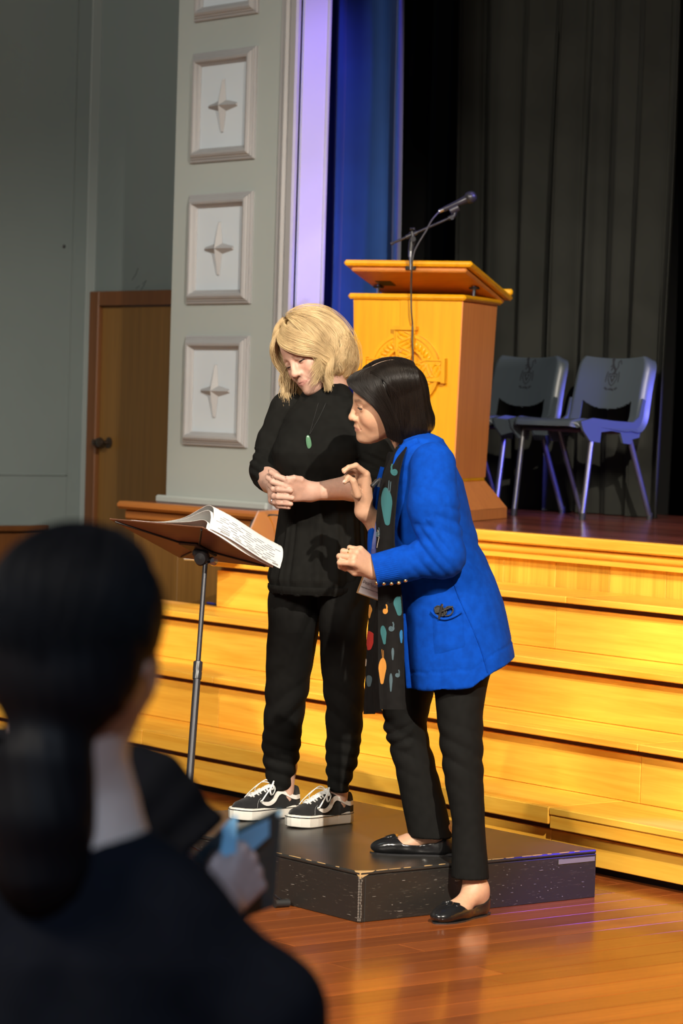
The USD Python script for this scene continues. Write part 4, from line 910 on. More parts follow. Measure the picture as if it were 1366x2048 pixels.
def hair_mat(name, c1, c2, rough=0.35, spec=0.5):
    return usdkit.material(stage, M(name), {'hi': ('hair_info', {}), 'g': ('geometry', {}), 'n': ('noise_texture', {'scale': 22.0, 'detail': 2.0}), 'wn': ('white_noise_texture', {'dimensions': '1D'}), 'mx': ('mix_float', {'fac': 0.45}), 'r': ('rgb_ramp', {'ramp': [(0.2, c1), (0.75, c2)]}),
        'p': ('principled_bsdf', {'roughness': rough, 'specular_ior_level': spec})}, [('g.position', 'n.vector'), ('n.fac', 'mx.a'), ('hi.index', 'wn.w'), ('wn.value', 'mx.b'), ('mx.result', 'r.fac'), ('r.color', 'p.base_color')], surface='p.BSDF')
hair_mat('blonde_hair', (0.20, 0.115, 0.042), (0.74, 0.56, 0.31), 0.45, 0.35); hair_mat('blonde_root', (0.22, 0.13, 0.06), (0.46, 0.32, 0.16), 0.5); hair_mat('dark_hair', (0.0020, 0.0016, 0.0014), (0.017, 0.012, 0.0095), 0.34, 0.3); hair_mat('black_hair', (0.0012, 0.0012, 0.0016), (0.0035, 0.0035, 0.005), 0.6, 0.08)
# ---------------- shared figure pieces
def head_frame(yaw, pitch, roll):
    a, b, c = (math.radians(k) for k in (yaw, pitch, roll))
    x = A3(-math.sin(a) * math.cos(b), -math.cos(a) * math.cos(b), -math.sin(b)); z = A3(-math.sin(a) * math.sin(b), -math.cos(a) * math.sin(b), math.cos(b)); y = np.cross(z, x)
    return np.stack([x, y * math.cos(c) + z * math.sin(c), z * math.cos(c) - y * math.sin(c)], 1)

def hair_strands(n, seed, guide, jitter, wave, steps=16):
    """guide(s, t) -> polyline in the head's frame for a strand with random numbers s; jitter moves the strand's ends"""
    g = np.random.default_rng(seed); out = []
    for i in range(n):
        p = guide(g.random(4), steps)
        if p is None: continue
        k = np.linspace(0, 1, len(p))[:, None]
        off = g.normal(size=3) * jitter; ph = g.random(3) * 6.28; w = wave * (0.5 + g.random())
        out.append(p + off * (0.3 + 0.7 * k) + w * k * np.sin(ph + k * (5 + 5 * g.random())) * A3(1, 1, 0.3))
    return out

def push_out(st, fn, clear=0.0025, spread=0.006):
    n = [len(q) for q in st]; P_ = np.vstack(st).astype(np.float32); lift = np.repeat(np.random.default_rng(1).random(len(n)) * spread + clear, n).astype(np.float32)
    for _ in range(4):
        d = fn(P_); e = np.float32(0.003); g = np.stack([fn(P_ + e * np.eye(3, dtype=np.float32)[k]) - d for k in range(3)], 1) / e
        g /= np.maximum(np.linalg.norm(g, axis=1, keepdims=True), 0.3); P_ = P_ + g * np.clip(lift - d, 0, 0.03)[:, None]
    out = np.split(P_.astype(float), np.cumsum(n)[:-1])
    return [np.vstack([q[:1], (q[:-2] + 2 * q[1:-1] + q[2:]) / 4, q[-1:]]) for q in out]

def lobes(p, rows_):
    d = None
    for (a, b, ra, rb) in rows_:
        c = cap(p, a, b, ra, rb); d = c if d is None else smin(d, c, 0.025)
    return d

def displaced(m, f):
    n = normals(m); v = np.asarray(m.vertices); return trimesh.Trimesh(v + n * f(v)[:, None], m.faces, process=False)

def folds(v, c, freq, seed, sharp=2.0):
    """soft ridges running along whatever coordinate combination c(v) keeps constant"""
    x = c(v) * freq + 1.5 * meshkit.noise(v * 9.0, seed); r = np.abs(np.sin(x)) ** sharp
    return r - 0.5

# ================================================================== the woman in black
FB = Fig(9.25, atz(622, 1645, BH)); L = FB.L
t = Thing('person', 'blonde woman in loose black top and trousers standing on the platform with clasped hands', 'person', FB.base)
HR = head_frame(44, 21, 20); HC = L(588, 726, -0.02) - HR @ A3(0.086, 0, 0.0)
neck0, neck1 = HC + HR @ A3(-0.030, 0, -0.065), L(672, 822, 0.02)
# hands: her left one reaches across from the right of the picture, her right one closes over its fingers
elL, wrL = L(764, 968, -0.13), L(624, 984, -0.225); elR, wrR = L(537, 948, 0.03), L(552, 975, -0.16)
RL = frame(L(585, 980, -0.255) - wrL, A3(0.05, -0.35, 0.9)); RL = RL if RL[1, 2] < 0 else frame(L(585, 980, -0.255) - wrL, A3(0.05, -0.35, 0.9)) @ np.diag([1, 1, -1])
handL = hand_bones(wrL, RL, [(34, 40, 25), (38, 45, 25), (40, 48, 25), (42, 50, 30)], 0.7, thumb=[(0.022, 0.018, -0.004), (0.050, 0.036, 0.002), (0.074, 0.040, 0.004), (0.094, 0.036, 0.001)])
xr = L(585, 1001, -0.285) - L(548, 984, -0.19)
def fing(y, x0, x1, dv, r):
    a = L(x0, y - 2, -0.215 + dv); b = L((x0 + x1) / 2 - 8, y - 1, -0.262 + dv); c = L(x1, y + 2, -0.278 + dv)
    return [a, a * 0.4 + b * 0.6 + A3(-0.004, -0.004, 0), b, c], [r * 1.1, r * 1.05, r, r * 0.8]
palmR = [(wrR, L(548, 985, -0.20), 0.022, 0.019), (L(550, 980, -0.19), L(545, 1000, -0.21), 0.017, 0.014), (wrR, L(562, 972, -0.215), 0.019, 0.014), (L(548, 995, -0.19), L(556, 1008, -0.215), 0.013, 0.012)]
fingR = [fing(979, 548, 582, 0.0, 0.0093), fing(994, 544, 585, 0.004, 0.0092), fing(1006, 549, 582, 0.012, 0.0085), fing(1013, 556, 578, 0.024, 0.0075), ([L(560, 970, -0.21), L(574, 966, -0.24), L(590, 967, -0.262)], [0.012, 0.0105, 0.0085])]
handR = (palmR, fingR)
armL = lambda p: chain(p, [elL, elL * 0.6 + wrL * 0.4, wrL], [0.042, 0.040, 0.0265], 0.02)
armR = lambda p: chain(p, [elR, elR * 0.6 + wrR * 0.4, wrR], [0.042, 0.040, 0.0265], 0.02)
def gp(x, y): q = FB.loc(atz(x, y, BH)); return A3(q[0], q[1], 0)
SHOES = [(gp(530, 1636), math.radians(180 + 38)), (gp(640, 1650), math.radians(180 + 43))]
dvv = L(600, 1500, 0)[1]
ankl = [(c + rotz(a) @ A3(-0.076, 0, 0.16), c + rotz(a) @ A3(-0.070, 0, 0.045)) for c, a in SHOES]
AV = [q[0][1] - dvv for q in ankl]
shL, shR = L(735, 836, -0.07), L(576, 822, 0.10)
def body_b(p):
    h = head_fn((p - q_(HC)) @ q_(HR), lid=0.0022, look=0.0030, wide=1.02, ears=False)
    d = smin(h, cap(p, neck0, neck1, 0.050, 0.056), 0.022)
    d = smin(d, chain(p, [shR, neck1 - A3(0, 0, .07), shL], [0.03, 0.055, 0.03], 0.02), 0.03)
    d = smin(d, ell(p, L(650, 960, 0.03), (0.11, 0.08, 0.20)), 0.03)
    d = smin(d, chain(p, [shL, L(758, 905, -0.11), elL], [0.03, 0.04, 0.040]), 0.02); d = smin(d, chain(p, [shR, L(552, 890, 0.085), elR], [0.03, 0.04, 0.040]), 0.02)
    d = smin(d, hand_fn(p, handL, armL), 0.01) if False else np.minimum(d, hand_fn(p, handL, armL))
    d = np.minimum(d, hand_fn(p, handR, armR))
    for (hp, kn), (a, b) in zip(((L(590, 1190, 0.03), L(575, 1400, AV[0])), (L(690, 1195, -0.05), L(688, 1400, AV[1]))), ankl):
        d = smin(d, chain(p, [L(650, 1080, 0.0), hp, kn, a, b], [0.07, 0.035, 0.030, 0.033, 0.032], 0.02), 0.02)
    return d
lo = lambda *pts: np.min(pts, axis=0); hi = lambda *pts: np.max(pts, axis=0)
hb = (HC - 0.145, HC + 0.145)
hz = (lo(wrL, wrR) - [0.10, 0.16, 0.10], hi(wrL, wrR) + [0.02, 0.10, 0.08])
ms = [nets(body_b, hb[0], hb[1], 0.002), nets(body_b, hz[0], hz[1], 0.0021), nets(body_b, lo(elR, elL) - [0.1, 0.25, 0.1], hi(elR, elL) + [0.1, 0.15, 0.3], 0.006), nets(body_b, A3(-0.26, -0.3, 0.005), A3(0.28, 0.3, 1.02), 0.0085)]
m = cat(*ms); SK = (0.62, 0.37, 0.28)
vt = np.asarray(m.vertices); tt = np.tile(SK, (len(vt), 1)); k = np.linalg.norm(vt - HC, axis=1) < 0.17
tt[k] = head_tint((vt[k] - HC) @ HR, SK, (0.55, 0.22, 0.19), (0.30, 0.18, 0.11), 0.25)
bd = t.part('body', FB.W(m), 'skin', smooth=True); tinted(bd, tt)
eye_parts(t, HR, HC, FB.W, bd, (0, -0.35)); lashes(t, HR, HC, FB.W, bd, 0.0022, 0.0030, 'lash', fat=1.3)
t.part('fingernail', cat(nails(handL, RL, FB.W, (4,))), 'nail', bd, smooth=True)
rg = L(546.5, 1003, -0.235)
t.part('ring', FB.W(_lathe(np.array([(0.0102, -0.002), (0.0112, -0.001), (0.0112, 0.001), (0.0102, 0.002)]), rg, A3(0.75, -0.6, -0.1) / np.linalg.norm([0.75, -0.6, -0.1]), *_perp(A3(0.75, -0.6, -0.1) / np.linalg.norm([0.75, -0.6, -0.1])), 20)), 'chrome', bd, smooth=True)

# top
trow = FB.rows([(795, 622, 700, 0.02, 0.060), (806, 608, 712, 0.02, 0.066), (818, 585, 735, 0.02, 0.085), (840, 568, 748, 0.02, 0.115), (870, 557, 754, 0.0, 0.140), (905, 548, 757, -0.015, 0.158), (930, 550, 755, -0.012, 0.155), (960, 556, 750, -0.005, 0.145), (1000, 560, 744, -0.002, 0.140), (1050, 556, 744, -0.002, 0.145), (1100, 549, 745, -0.002, 0.152), (1140, 541, 746, -0.002, 0.160), (1160, 537, 745, -0.002, 0.162), (1176, 538, 742, -0.002, 0.156), (1186, 541, 738, -0.002, 0.150)])
slR = [(shR, L(551, 890, 0.085), 0.062, 0.057), (L(551, 890, 0.085), elR + A3(0.003, 0, 0.01), 0.057, 0.058), (elR + A3(0.003, 0, 0.01), elR * 0.66 + wrR * 0.34, 0.058, 0.050)]
slL = [(shL, L(760, 910, -0.11), 0.062, 0.058), (L(760, 910, -0.11), elL, 0.058, 0.056), (elL, elL * 0.8 + wrL * 0.2, 0.056, 0.051)]
def top_b(p):
    d = stack(p, trow, 2.2); d = smax(d, -(d + 0.010), 0.004) if False else d
    d = smin(d, cap(p, neck1 + A3(0.0, 0, -0.03), neck1 + (neck0 - neck1) * 0.30, 0.075, 0.061), 0.03)
    d = smin(d, chain(p, [L(608, 826, 0.04), L(618, 800, 0.03), L(650, 800, 0.0)], [0.035, 0.026, 0.035], 0.02), 0.03)
    b = np.minimum(ell(p, L(590, 905, -0.085), (0.062, 0.070, 0.062)), ell(p, L(668, 905, -0.125), (0.064, 0.070, 0.062))); d = smin(d, b, 0.05)
    for s in (slR, slL): d = smin(d, lobes(p, s), 0.022)
    return d
m = nets(top_b, A3(-0.27, -0.32, 0.70), A3(0.30, 0.30, 1.55), 0.0055)
zw, zh = L(650, 960)[2], L(650, 1170)[2]
def drape(v):
    ang = np.arctan2(v[:, 1], v[:, 0] - L(648, 1000)[0]); k = np.clip((zw + 0.09 - v[:, 2]) / 0.25, 0, 1); inside = np.abs(v[:, 0] - L(648, 1000)[0]) < 0.19
    d = 0.0085 * k * folds(np.c_[ang, ang * 0, v[:, 2] * 0.12], lambda q: q[:, 0], 9.0, 21, 1.4) * inside
    arm = np.minimum(cap(q_(v), slR[1][0], slR[2][1], 0.0), cap(q_(v), slL[1][0], slL[2][1], 0.0)) < 0.07
    d += np.where(arm & (v[:, 2] < L(0, 880)[2]), 0.005 * folds(v, lambda q: q[:, 2] + 0.4 * q[:, 0], 110.0, 5, 1.3), 0)
    d += 0.004 * (meshkit.fbm(v * [14, 14, 8], 3, 4) - 0.5) * 2
    chest = np.exp(-((v[:, 2] - L(0, 850)[2]) / 0.05) ** 2); d += 0.003 * chest * folds(v, lambda q: q[:, 2] * 0.8 - np.abs(q[:, 0]) * 0.6, 60, 8)
    hem = np.clip(1 - np.abs(v[:, 2] - (zh - 0.002)) / 0.022, 0, 1); return d * (1 - 0.6 * hem) - 0.004 * (hem > 0) * hem ** 0.5
m = displaced(m, drape)
tp = t.part('top', FB.W(m), 'black_jersey', smooth=True, label='loose black top with gathered hem')
ring_ = []
# gathered band at the hem
bz = []
for k, (a, ru, rv, z, c) in enumerate([]): pass
hr_ = [r for r in trow if r[0] < L(0, 1150)[2]]
ang = np.linspace(0, 2 * PI, 180, endpoint=False); r0 = sorted(hr_)[0]
def bandpt(a, z, o):
    rr = np.array(sorted(trow)); cu, cv, ru, rv = (np.interp(z, rr[:, 0], rr[:, k]) for k in (1, 2, 3, 4)); c_, s_ = np.cos(a), np.sin(a)
    k = (np.abs(c_) ** 2.2 + np.abs(s_) ** 2.2) ** (-1 / 2.2); return np.stack([cu + (ru + o) * c_ * k, cv + (rv + o) * s_ * k, np.full_like(a, z)], -1)
gz = np.linspace(r0[0] + 0.001, r0[0] + 0.026, 7)
Pn = np.stack([bandpt(ang, z + 0.0, 0.002 + 0.0022 * math.sin(PI * i / 6)) for i, z in enumerate(gz)], 1); Pn[..., :2] += (0.0012 * np.sin(ang * 70))[:, None, None] * np.stack([np.cos(ang), np.sin(ang)], -1)[:, None, :]
t.part('hem_band', FB.W(grid(Pn, 0.004, close_u=True)), 'black_jersey', tp, smooth=60)
# pendant
pc = [FB.hit(top_b, x, y, 0.004) for x, y in ((637, 806), (630, 830), (623, 855), (619, 868))]; pc2 = [FB.hit(top_b, x, y, 0.004) for x, y in ((652, 806), (640, 832), (626, 857), (620, 868))]
pl = t.part('pendant_cord', FB.W(cat(tube(spline(pc, 6), 0.0010, 6), tube(spline(pc2, 6), 0.0010, 6))), 'rubber')
mat('greenstone', (0.10, 0.22, 0.13), 0.15)
pt = FB.hit(top_b, 617.5, 885, 0.008)
t.part('pendant', FB.W(place(trimesh.creation.icosphere(3, 1.0).apply_transform(np.diag([0.0085, 0.0045, 0.0235, 1])), np.array([[0.98, 0, -0.17], [0, 1, 0], [0.17, 0, 0.98]]), pt)), 'greenstone', pl, smooth=True, label='green stone drop pendant')

# trousers
lr = FB.rows([(1150, 545, 660, 0.02 * 1.00 + AV[0] * 0.00, 0.1), (1200, 537, 648, 0.03 * 1.00 + AV[0] * 0.00, 0.098), (1260, 534, 636, 0.03 * 0.96 + AV[0] * 0.04, 0.092), (1310, 533, 629, 0.03 * 0.76 + AV[0] * 0.24, 0.088), (1370, 532, 619, 0.03 * 0.52 + AV[0] * 0.48, 0.082), (1420, 529, 609, 0.03 * 0.32 + AV[0] * 0.68, 0.078), (1480, 524, 602, 0.03 * 0.08 + AV[0] * 0.92, 0.074), (1520, 526, 597, 0.03 * 0.00 + AV[0] * 1.00, 0.066), (1545, 530, 590, 0.03 * 0.00 + AV[0] * 1.00, 0.056), (1562, 535, 583, 0.03 * 0.00 + AV[0] * 1.00, 0.048), (1578, 538, 580, 0.03 * 0.00 + AV[0] * 1.00, 0.046)])
rr_ = FB.rows([(1150, 640, 742, -0.04 * 1.00 + AV[1] * 0.00, 0.1), (1200, 640, 740, -0.05 * 1.00 + AV[1] * 0.00, 0.098), (1260, 639, 736, -0.06 * 0.96 + AV[1] * 0.04, 0.092), (1310, 640, 733, -0.07 * 0.76 + AV[1] * 0.24, 0.088), (1370, 646, 730, -0.08 * 0.52 + AV[1] * 0.48, 0.082), (1420, 652, 727, -0.08 * 0.32 + AV[1] * 0.68, 0.078), (1480, 652, 723, -0.08 * 0.08 + AV[1] * 0.92, 0.072), (1520, 652, 716, -0.08 * 0.00 + AV[1] * 1.00, 0.066), (1548, 652, 706, -0.08 * 0.00 + AV[1] * 1.00, 0.056), (1566, 655, 700, -0.08 * 0.00 + AV[1] * 1.00, 0.05), (1581, 658, 697, -0.08 * 0.00 + AV[1] * 1.00, 0.047)])
def trousers_b(p): return smin(stack(p, lr, 2.1), stack(p, rr_, 2.1), 0.015)
m = nets(trousers_b, A3(-0.26, -0.26, 0.02), A3(0.26, 0.22, 0.86), 0.0055)
def tw(v):
    low = np.clip((L(0, 1430)[2] - v[:, 2]) / 0.12, 0, 1); d = 0.006 * low * folds(v, lambda q: q[:, 2] + 0.25 * q[:, 0], 75, 31, 1.4)
    kn = np.exp(-((v[:, 2] - L(0, 1400)[2]) / 0.10) ** 2); d += 0.006 * kn * folds(v, lambda q: q[:, 2] * 0.9 + 0.7 * q[:, 0] * np.sign(q[:, 0]), 42, 37, 1.3)
    up = np.clip((v[:, 2] - L(0, 1320)[2]) / 0.12, 0, 1); d += 0.005 * up * folds(v, lambda q: q[:, 0] * 0.9 - 0.35 * q[:, 2], 55, 41, 1.3)
    return d + 0.003 * (meshkit.fbm(v * 13, 3, 9) - 0.5) * 2
t.part('trousers', FB.W(displaced(m, tw)), 'black_trouser', smooth=True, label='tapered black trousers gathered at the ankles')

# ---------------- sneakers
mat('sole_white', (0.70, 0.68, 0.62), 0.6); mat('lace_white', (0.78, 0.77, 0.74), 0.8); mat('stripe_white', (0.74, 0.72, 0.68), 0.6); cloth('sneaker_black', (0.016, 0.016, 0.017), 0.8, 0.15); mat('stitch_grey', (0.28, 0.28, 0.28), 0.8)
def sneaker(T, fig, c, ang, name='sneaker', label=None, side=1):
    """c: middle of the sole on the ground (figure's frame); ang: direction of the toe in the level frame"""
    R = rotz(ang); W = lambda m: fig.W(place(m, R, c))
    out = Polygon([(-0.128, 0.0), (-0.124, 0.020), (-0.10, 0.033), (-0.05, 0.034), (0.0, 0.037), (0.05, 0.046), (0.085, 0.047), (0.115, 0.035), (0.132, 0.012), (0.134, -0.005), (0.124, -0.027), (0.10, -0.042), (0.06, -0.046), (0.0, -0.037), (-0.05, -0.034), (-0.10, -0.033), (-0.124, -0.020)]).buffer(0.012).buffer(-0.012)
    o = np.array(out.exterior.coords)[:-1]; hh = [(0.0, -0.004), (0.004, 0.0), (0.026, 0.001), (0.034, -0.001), (0.038, -0.004)]
    oo = np.array(LineString(np.vstack([o, o[:1]])).segmentize(0.004).coords)[:-1]; cc = oo.mean(0)
    lev = lambda x: 0.004 * np.clip((x - 0.06) / 0.07, 0, 1) ** 2
    rings = np.stack([np.c_[oo + (oo - cc) / np.linalg.norm(oo - cc, axis=1, keepdims=True) * k, z + lev(oo[:, 0])] for z, k in hh], 1)
    sole = grid(rings, close_u=True); n = len(oo); v = np.vstack([sole.vertices, [[cc[0], cc[1], 0.001]], [[cc[0], cc[1], 0.038]]]); f = [list(q) for q in sole.faces]; k = len(hh)
    for i in range(n):
        j = (i + 1) % n; f += [(n * k, j * k, i * k), (n * k + 1, i * k + k - 1, j * k + k - 1)]
    sm = trimesh.Trimesh(v, np.array(f), process=False); sm.fix_normals()
    root = T.part(name, W(sm), 'sole_white', smooth=65, label=label)
    line = np.c_[oo + (oo - cc) / np.linalg.norm(oo - cc, axis=1, keepdims=True) * 0.0012, 0.0315 + lev(oo[:, 0])]
    T.part('foxing_line', W(tube(np.vstack([line, line[:1]]), 0.0011, 5, False)), 'sneaker_black', root)
    def up(p):
        xs = np.array([-0.125, -0.10, -0.05, 0.0, 0.04, 0.075, 0.105, 0.126], np.float32); hs = np.interp(p[:, 0], xs, [0.062, 0.070, 0.072, 0.064, 0.048, 0.034, 0.026, 0.012]); ws = np.interp(p[:, 0], xs, [0.018, 0.031, 0.034, 0.036, 0.041, 0.043, 0.034, 0.012])
        z = (p[:, 2] - 0.033) / hs; y = p[:, 1] / ws; s = (np.abs(y) ** (2.0 + 0.6 * (z < 0.4)) + np.abs(np.maximum(z, 0)) ** 2.2) ** (1 / 2.1)
        d = (s - 1) * np.minimum(hs, ws) * 0.8; d = np.maximum(d, np.maximum(-0.126 - p[:, 0], p[:, 0] - 0.128)); d = np.maximum(d, 0.026 - p[:, 2])
        return smax(d, -ell(p, (-0.070, 0, 0.120), (0.042, 0.0265, 0.042)), 0.006)
    um = nets(up, (-0.14, -0.06, 0.02), (0.14, 0.06, 0.12), 0.003)
    T.part('upper', W(um), 'sneaker_black', root, smooth=True)
    def onside(x, z, s, lift=0.0006):
        ys = np.linspace(0.06, 0.0, 90, dtype=np.float32); d = up(np.c_[np.full(90, x), s * ys, np.full(90, z)].astype(np.float32)); i = np.argmax(d < 0); return A3(x, s * (ys[i] + lift), z)
    for s in (-1, 1):
        mid = spline([(-0.120, 0.064), (-0.09, 0.064), (-0.062, 0.076), (-0.042, 0.083), (-0.024, 0.076), (-0.006, 0.058), (0.014, 0.050), (0.034, 0.052), (0.046, 0.060)], 6)
        wd = np.interp(np.linspace(0, 1, len(mid)), [0, 0.2, 0.8, 1], [0.0065, 0.0068, 0.0062, 0.003]); nn = np.gradient(mid, axis=0); nn = np.c_[-nn[:, 1], nn[:, 0]] / np.linalg.norm(nn, axis=1, keepdims=True)
        Pn = np.array([[onside(*(m_ + n_ * w * k), s, 0.0014) for k in (-1, -0.5, 0, 0.5, 1)] for m_, n_, w in zip(mid, nn, wd)])
        g_ = grid(Pn if s > 0 else Pn[:, ::-1], 0.0025); T.part('side_stripe', W(g_), 'stripe_white', root, smooth=60)
        st = [onside(x, z, s, 0.0008) for x, z in spline([(0.062, 0.040), (0.058, 0.052), (0.050, 0.062), (0.040, 0.068)], 6)]; T.part('stitching', W(tube(st, 0.0007, 4)), 'stitch_grey', root)
    top = lambda x, y: max((z for z in np.linspace(0.115, 0.03, 100) if up(q_([[x, y, z]]))[0] < 0), default=0.04)
    tg = np.array([[A3(x, y, top(x, y) + 0.0015) for y in (-0.011, -0.005, 0.0, 0.005, 0.011)] for x in np.linspace(0.066, -0.022, 9)])
    T.part('tongue', W(grid(tg, 0.002)), 'lace_white', root, smooth=60)
    for i, x in enumerate(np.linspace(0.058, -0.022, 7)):
        ys = np.linspace(-0.021, 0.021, 7); T.part('lace', W(tube([A3(x + 0.003 * s_, y, top(x, y) + 0.0042) for y, s_ in zip(ys, np.linspace(-1, 1, 7) * (-1) ** i)], 0.0034, 6, flat=0.6)), 'lace_white', root, smooth=60)
    k = A3(-0.026, 0, top(-0.024, 0) + 0.007); b = [place(trimesh.creation.icosphere(2, 1.0).apply_transform(np.diag([0.006, 0.008, 0.006, 1])), None, k)]
    for s in (-1, 1):
        b += [tube(spline([k, k + A3(0.012, s * 0.022, 0.010), k + A3(0.038, s * 0.040, -0.016), k + A3(0.030, s * 0.040, -0.030), k + A3(0.012, s * 0.030, -0.014), k], 7), 0.0029, 6, flat=0.6), tube(spline([k, k + A3(0.02, s * 0.03, 0.002), k + A3(0.055, s * 0.043, -0.026), k + A3(0.075, s * 0.047, -0.046)], 7), 0.0027, 6, flat=0.6)]
    T.part('bow', W(cat(*b)), 'lace_white', root, smooth=60)
    return root
for c, a in SHOES: sneaker(t, FB, c + A3(0, 0, 0.001), a)

# hair
hs = lambda q: HC + HR @ np.asarray(q, float)
def hairshell_b(p):
    x = (p - q_(HC)) @ q_(HR); d = ell(x, (-0.020, 0.0, 0.044), (0.103, 0.088, 0.086))
    d = smin(d, ell(x, (-0.046, 0.016, -0.040), (0.072, 0.082, 0.078)), 0.06)
    face = ell(x, (0.105, -0.006, -0.062), (0.086, 0.062, 0.108)); d = smax(d, -face, 0.02)
    d = np.maximum(d, -0.118 - x[:, 2] + 0.0)
    return d
m = nets(hairshell_b, HC - 0.17, HC + 0.17, 0.004)
m = displaced(m, lambda v: 0.007 * folds(v, lambda q: ((q - HC) @ HR)[:, 1] * 0.6 + ((q - HC) @ HR)[:, 0] + 0.15 * ((q - HC) @ HR)[:, 2], 110, 3, 1.2))
ha = t.part('hair', FB.W(m), 'blonde_hair', smooth=True, label='wavy shoulder length blonde hair')
def guide_b(s, n):
    """from the crown over the head to one side or the back, then hanging in wavy locks"""
    side = 1 if s[0] < 0.60 else -1; te = math.radians(50 + 130 * s[1]); ts = te * 0.72; lay = 0.98 + 0.10 * s[2]; e = []
    for a in (9, 28, 50, 72, 94, 112):
        r = math.radians(a); k = a / 112; th_ = ts + (te - ts) * min(1, k * 1.3)
        e.append(A3(-0.018 + 0.110 * math.sin(r) * math.cos(th_) * lay + 0.03 * (1 - k) ** 2, -0.016 * (1 - k) * (1 - k) + side * 0.096 * math.sin(r) * math.sin(th_) * lay, 0.044 + 0.092 * math.cos(r) * lay))
    last = e[-1]; out = A3(math.cos(te), side * math.sin(te), 0); up_ = HR.T @ A3(0, 0, -1); L_ = (0.050 if side > 0 else 0.085) + 0.065 * s[3]
    lock = math.floor(s[1] * 11) * 2.1 + side
    for k in (0.3, 0.6, 0.85, 1.0): e.append(last + up_ * L_ * k + out * (0.016 * math.sin(7 * k + lock) + 0.014 * k) + np.cross(out, [0, 0, 1]) * 0.020 * math.sin(5 * k + lock * 1.7))
    return spline(e, 3)
st = hair_strands(5200, 17, guide_b, 0.004, 0.005)
st = [FB.Wp(q) for q in push_out([HC + q @ HR.T for q in st], hairshell_b, 0.001, 0.015)]
t.curves('hair_strand_set', st, np.concatenate([np.interp(np.linspace(0, 1, len(q)), [0, 0.7, 1], [0.0012, 0.0012, 0.0005]) for q in st]), 'blonde_hair', ha, kind='stuff')
# a loose fringe lock swept across the forehead
def fringe_b(s, n):
    k = s[1]; d_ = HR.T @ A3(0, 0, -1)
    f = [A3(0.060, -0.034, 0.106), A3(0.092, -0.014, 0.078), A3(0.104, 0.018, 0.048), A3(0.094, 0.052, 0.016), A3(0.066, 0.080, -0.012), A3(0.042, 0.092, -0.050)]
    b = [A3(0.004, -0.022, 0.132), A3(0.046, 0.000, 0.130), A3(0.074, 0.034, 0.112), A3(0.070, 0.068, 0.078), A3(0.046, 0.094, 0.034), A3(0.022, 0.104, -0.030)]
    e = [x * (1 - k) + y * k + A3(0.004 * (s[2] - .5), 0.004 * (s[0] - .5), 0.006 * (s[3] - .5)) for x, y in zip(f, b)]; lock = math.floor(k * 6) * 1.9
    return spline(e + [e[-1] + d_ * 0.035 + A3(0.006, 0.010 * math.sin(lock), 0), e[-1] + d_ * (0.05 + 0.045 * s[3]) + A3(0.0, 0.014 * math.sin(lock + 1.5), 0)], 3)
st = [FB.Wp(HC + q @ HR.T) for q in hair_strands(2600, 23, fringe_b, 0.0025, 0.003)]
t.curves('fringe_strand_set', st, np.concatenate([np.interp(np.linspace(0, 1, len(q)), [0, 0.7, 1], [0.0010, 0.0010, 0.0005]) for q in st]), 'blonde_hair', ha, kind='stuff')
def right_b(s, n):
    k = s[1]; u_ = HR.T @ A3(0, 0, -1)
    f = [A3(0.066, -0.032, 0.106), A3(0.092, -0.052, 0.074), A3(0.084, -0.078, 0.030), A3(0.062, -0.088, -0.030)]; b = [A3(0.000, -0.024, 0.130), A3(0.030, -0.062, 0.112), A3(0.036, -0.092, 0.060), A3(0.028, -0.102, -0.02)]
    e = [x * (1 - k) + y * k for x, y in zip(f, b)]; d = e[-1]
    return spline(e + [d + u_ * 0.05 + A3(0.006, 0.006 * math.sin(k * 20), 0), d + u_ * (0.07 + 0.06 * s[3]) + A3(0.010, 0.012, 0)], 3)
st = [FB.Wp(HC + q @ HR.T) for q in hair_strands(1500, 29, right_b, 0.006, 0.006)]
t.curves('side_strand_set', st, np.concatenate([np.interp(np.linspace(0, 1, len(q)), [0, 0.7, 1], [0.0010, 0.0010, 0.0005]) for q in st]), 'blonde_hair', ha, kind='stuff')
st = [FB.Wp(q) for q in push_out([HC + q @ HR.T for q in hair_strands(220, 61, guide_b, 0.010, 0.012)], hairshell_b, 0.006, 0.022)]
t.curves('flyaway_strand_set', st, np.concatenate([np.interp(np.linspace(0, 1, len(q)), [0, 0.7, 1], [0.0006, 0.0006, 0.0003]) for q in st]), 'blonde_hair', ha, kind='stuff')
# ================================================================== the woman in the blue cardigan
FC = Fig(8.68, atz(880, 1832, 0.0)); L = FC.L
t = Thing('person', 'dark-haired woman in a royal blue cardigan leaning forward with one foot on the platform', 'person', FC.base)
HR = head_frame(80, 9, -13); HC = L(719, 816, -0.03) - HR @ A3(0.086, 0.0315, 0.0)
neck0, neck1 = HC + HR @ A3(-0.035, 0, -0.07), L(842, 925, 0.0)
shN, elN, wrN = L(866, 930, -0.165), L(886, 1112, -0.215), L(748, 1140, -0.215)
shF, elF, wrF = L(830, 940, 0.16), L(800, 1090, 0.20), L(728, 1022, 0.10)
RN = frame(L(712, 1112, -0.255) - wrN, A3(0.25, 0.55, 0.75)); RN = np.stack([RN[:, 0], RN[:, 1], np.cross(RN[:, 0], RN[:, 1])], 1)
if RN[1, 2] > 0: RN = np.stack([RN[:, 0], -RN[:, 1], -RN[:, 2]], 1)
handN = hand_bones(wrN, RN, [(62, 78, 45), (60, 80, 45), (58, 80, 45), (56, 78, 45)], 0.5, thumb=[(0.024, 0.020, -0.012), (0.048, 0.032, -0.026), (0.066, 0.024, -0.040), (0.078, 0.006, -0.046)], size=0.94)
